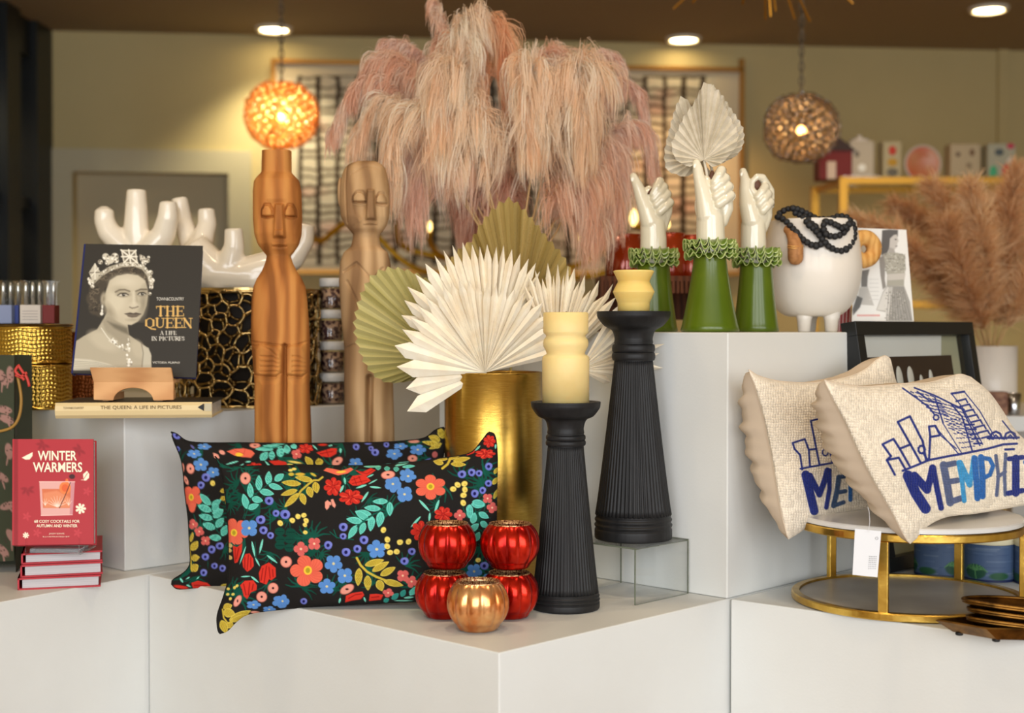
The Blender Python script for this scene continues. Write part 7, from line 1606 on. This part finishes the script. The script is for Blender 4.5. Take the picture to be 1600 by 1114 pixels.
# ---- price tag
tg = thing('price_tag', 'white paper price tag hanging on a thread from the front city pillow', 'tag', P(1355, 865, 2.262))
q = P([1332, 1371, 1377, 1336], [898, 902, 830, 826], np.array([2.262, 2.262, 2.268, 2.268])); obj('card', np.vstack([q, q+[0, .0006, 0]]), [(0,1,2,3),(7,6,5,4),(0,4,5,1),(1,5,6,2),(2,6,7,3),(3,7,4,0)], M['paper'], tg)
obj('thread', *tube(P([1357, 1359, 1358, 1356], [832, 815, 800, 792], 2.2635), .0004, 4), M['paper'], tg)
gi = mat('tag_ink', (130, 130, 136), .7)
for k in range(5): text_px(tg, ('0 84917 20356 1', 'PILLOW', '14 X 20', 'COTTON WOOL', 'HOOKED')[k] if False else '- - - - - - -', 1358+k*2.6, 879, 20, 1.0, lambda px, py: 2.2635+0*px, gi, rot=-1.5, lift=.0008, name='fine_print')
obj('tag_mark', *tube([P(1370+2*math.cos(a), 841+2.2*math.sin(a), 2.2655) for a in np.linspace(0, 2*PI, 13)], .0003, 4, cap=False), gi, tg)
# ---- blue candle tins
tp = Paint(0, 0, 200, 60, 2, (70, 90, 122)); r = random.Random(4)
for k in range(60): y = r.uniform(0, 60); x = r.uniform(0, 200); tp.line([(x, y), (x+r.uniform(10, 40), y)], r.uniform(.6, 1.6), r.choice([(92,112,140), (56,76,112), (104,120,140)]), soft=.8)
for x0 in (8, 74, 140):
    tp.ell(x0+14, 44, 14, 12, (30, 70, 52), soft=1); tp.ell(x0+44, 50, 12, 6, (34, 78, 50), soft=1)
    for a in np.linspace(-2.8, -.3, 8): tp.line([(x0+14, 42), (x0+14+12*math.cos(a), 42+10*math.sin(a)), (x0+14+16*math.cos(a), 45+7*math.sin(a))], 1.4, (86, 136, 84), soft=.5)
    tp.line([(x0+14, 42), (x0+16, 58)], 1.4, (86, 136, 84))
tp.poly([(0,56),(200,56),(200,60),(0,60)], (24, 32, 70))
for (px, Yt, r_, lab, ph) in ((1470, 2.755, 38.5, 'blue palm-tree candle tin, left of those behind the gold stand', .3), (1548, 2.705, 40, 'blue palm-tree candle tin in the middle behind the gold stand', .5), (1630, 2.66, 41, 'blue palm-tree candle tin cut off by the right edge', .4)):
    rr = r_*Yt/FPX; c = np.array([X(px, Yt), Yt, ZL+.001]); h = .070; t = thing('candle_tin', lab, 'tin', c, 'blue candle tins')
    n, k = 160, 40; th = np.linspace(0, 2*PI, n+1); zz = np.linspace(0, h, k); T, Q = np.meshgrid(th, zz); cc, _ = tp.sample(((T/(2*PI)+ph) % 1)*200, (1-Q/h)*60)
    V = np.stack([rr*np.cos(T), rr*np.sin(T), Q], -1).reshape(-1, 3)+c; obj('printed_body', V, grid_faces(n+1, k), M['vc'], t, True, srgb(cc.reshape(-1, 3)))
    obj('lid', *lathe(c, [(rr*.99, h), (rr*1.01, h+.001), (rr*1.01, h+.013), (rr*.98, h+.015)], 48), mat('tin_lid_cream', (214, 206, 174), .5), t, True); obj('base', *lathe(c, [(rr*.98, 0), (rr*.98, .001)], 48), M['blackwood'], t)
# ---- bronze tray and leaf bowls
tr = thing('bronze_tray', 'antique bronze tray with turned-up edge at the lower right corner', 'tray', (.80, 2.17, .727))
tp_ = [(.664, 2.20), (.722, 2.135), (1.05, 2.105), (1.05, 2.235), (.80, 2.255)]
ctr_ = np.mean(tp_, 0); inn = [(ctr_[0]+(x-ctr_[0])*.86, ctr_[1]+(y-ctr_[1])*.86) for x, y in tp_]
n = len(tp_); z0_, z1_ = .7265, .744
V = [(x, y, z0_) for x, y in inn]+[(x, y, z1_) for x, y in tp_]+[(ctr_[0]+(x-ctr_[0])*.98, ctr_[1]+(y-ctr_[1])*.98, z1_+.002) for x, y in tp_]+[(x, y, z0_+.004) for x, y in inn]
F = [tuple(range(n))[::-1]]+[(i, (i+1) % n, n+(i+1) % n, n+i) for i in range(n)]+[(n+i, n+(i+1) % n, 2*n+(i+1) % n, 2*n+i) for i in range(n)]+[(2*n+i, 2*n+(i+1) % n, 3*n+(i+1) % n, 3*n+i) for i in range(n)]+[tuple(range(3*n, 4*n))]
obj('dish', np.array(V), F, M['bronze'], tr)
for x, y in ((.70, 2.195), (.742, 2.150), (.98, 2.14), (.82, 2.235)): obj('foot', *lathe((x, y, z0_-.0045), [(.005, 0), (.006, .001), (.006, .005)], 16), M['blackwood'], tr, True)
for k, (dx, rz, lab) in enumerate(((.0, .1, 'ribbed bronze leaf bowl at the bottom of the stack on the tray'), (.004, .04, 'ribbed bronze leaf bowl in the middle of the stack on the tray'), (-.002, -.02, 'ribbed bronze leaf bowl on top of the stack on the tray'))):
    c = np.array([.835+dx, 2.185, z0_+.0045+k*.0125]); t = thing('leaf_bowl', lab, 'bowl', c, 'bronze leaf bowls')
    nu, nv = 96, 28; th = np.linspace(0, 2*PI, nu, endpoint=False); V = []
    for i in range(nv):
        u = (i+1)/nv; R = np.stack([.118*u*np.cos(th)*(1+.10*np.abs(np.cos(th))**6), .052*u*np.sin(th)], -1); zz = .012*u**2.2+.010*(u**3)*np.cos(th+PI)+.0009*np.abs(np.sin((R[:, 0]+abs(1)*R[:, 1]*.6)*330))*(u < .93)
        V.append(np.stack([R[:, 0]*math.cos(rz)-R[:, 1]*math.sin(rz), R[:, 0]*math.sin(rz)+R[:, 1]*math.cos(rz), zz+.001], -1))
    V = np.vstack(V)+c; F = [tuple(int(x) for x in f) for f in grid_faces(nu, nv, wrap=True)]+[tuple(range(nu))[::-1]]
    o = obj('dish', V, F, M['bronze'], t, True); mm = o.modifiers.new('t', 'SOLIDIFY'); mm.thickness = .0035; mm.offset = 1
    obj('rolled_rim', *tube(V[-nu:][list(range(nu))+[0]]+[0, 0, .001], .0026, 6, cap=False), M['bronze'], t, True)

# ================================================================== far right: vase of brown pampas, small goods on the table
ZT = Z(642, 4.0); vc_ = np.array([X(1548, 4.05), 4.05, ZT+.0005]); r_ = 40*4.05/FPX
t = thing('white_vase', 'white cylinder vase of brown pampas behind the front city pillow', 'vase', vc_)
obj('cylinder', *lathe(vc_, [(r_*.97, 0), (r_, .003), (r_, Z(541, 4.05)-ZT), (r_*.93, Z(541, 4.05)-ZT), (r_*.92, .02)], 64, capt=False), M['ceramicmatte'], t, True)
BR = [((232, 190, 142), (250, 222, 180)), ((238, 200, 154), (252, 228, 190)), ((222, 178, 130), (246, 212, 170))]
bl = [('brown pampas plume leaning far left over the black and white print', [(1546,560,0),(1480,450,0),(1400,370,-.05),(1335,345,-.1)]), ('brown pampas plume leaning left at mid height', [(1546,560,0),(1500,470,.05),(1440,410,.1),(1385,392,.1)]),
      ('brown pampas plume pointing up left', [(1547,560,0),(1490,400,.1),(1432,340,.15),(1400,318,.2)]), ('brown pampas plume rising left of centre', [(1548,560,0),(1520,400,0),(1482,330,0),(1458,292,0)]),
      ('brown pampas plume standing nearly upright', [(1548,560,0),(1540,400,-.05),(1525,330,-.1),(1516,290,-.1)]), ('brown pampas plume rising right of the upright one', [(1550,560,0),(1570,400,0),(1580,310,0),(1590,270,0)]),
      ('brown pampas plume leaning right past the edge', [(1550,560,0),(1600,430,.05),(1650,330,.1),(1690,280,.1)]), ('brown pampas plume low at the right edge', [(1550,560,0),(1590,480,-.05),(1640,400,-.1),(1690,370,-.1)]),
      ('brown pampas plume low in front of the vase mouth', [(1548,560,-.02),(1530,500,-.08),(1500,420,-.12),(1478,350,-.15)]), ('brown pampas plume behind, between the upright ones', [(1548,560,.02),(1560,470,.08),(1550,380,.12),(1556,320,.15)])]
for k, (lab, pts) in enumerate(bl):
    plume('brown_pampas', lab, 'pampas grass', pts, 4.05, 460, 9, .125, BR[k % 3], PB, 0, .22, .0026, .62, 'brown pampas plumes', seed=60+k, fluff=.14, taper=.4, fwd=.8)
t = thing('brown_box', 'small brown box with a worn print beside the white vase', 'box', (X(1556, 3.8), 3.8, ZT+.0005)); bevel(obj('carton', *box((X(1556, 3.8), 3.8, ZT+.0005), .055, .04, Z(612, 3.8)-ZT), mat('box_brown', (96, 56, 40), .6, col2=(150, 110, 84), nscale=60), t), .002)
t = thing('steel_cup', 'small shiny steel cup at the right edge beside the brown box', 'cup', (X(1588, 3.8), 3.82, ZT+.0005)); obj('cup', *lathe((X(1588, 3.8), 3.82, ZT+.0005), [(.016, 0), (.017, .002), (.021, .058), (.019, .058), (.016, .006)], 32, capt=False), mat('steel', (196, 200, 206), .2, 1), t, True)
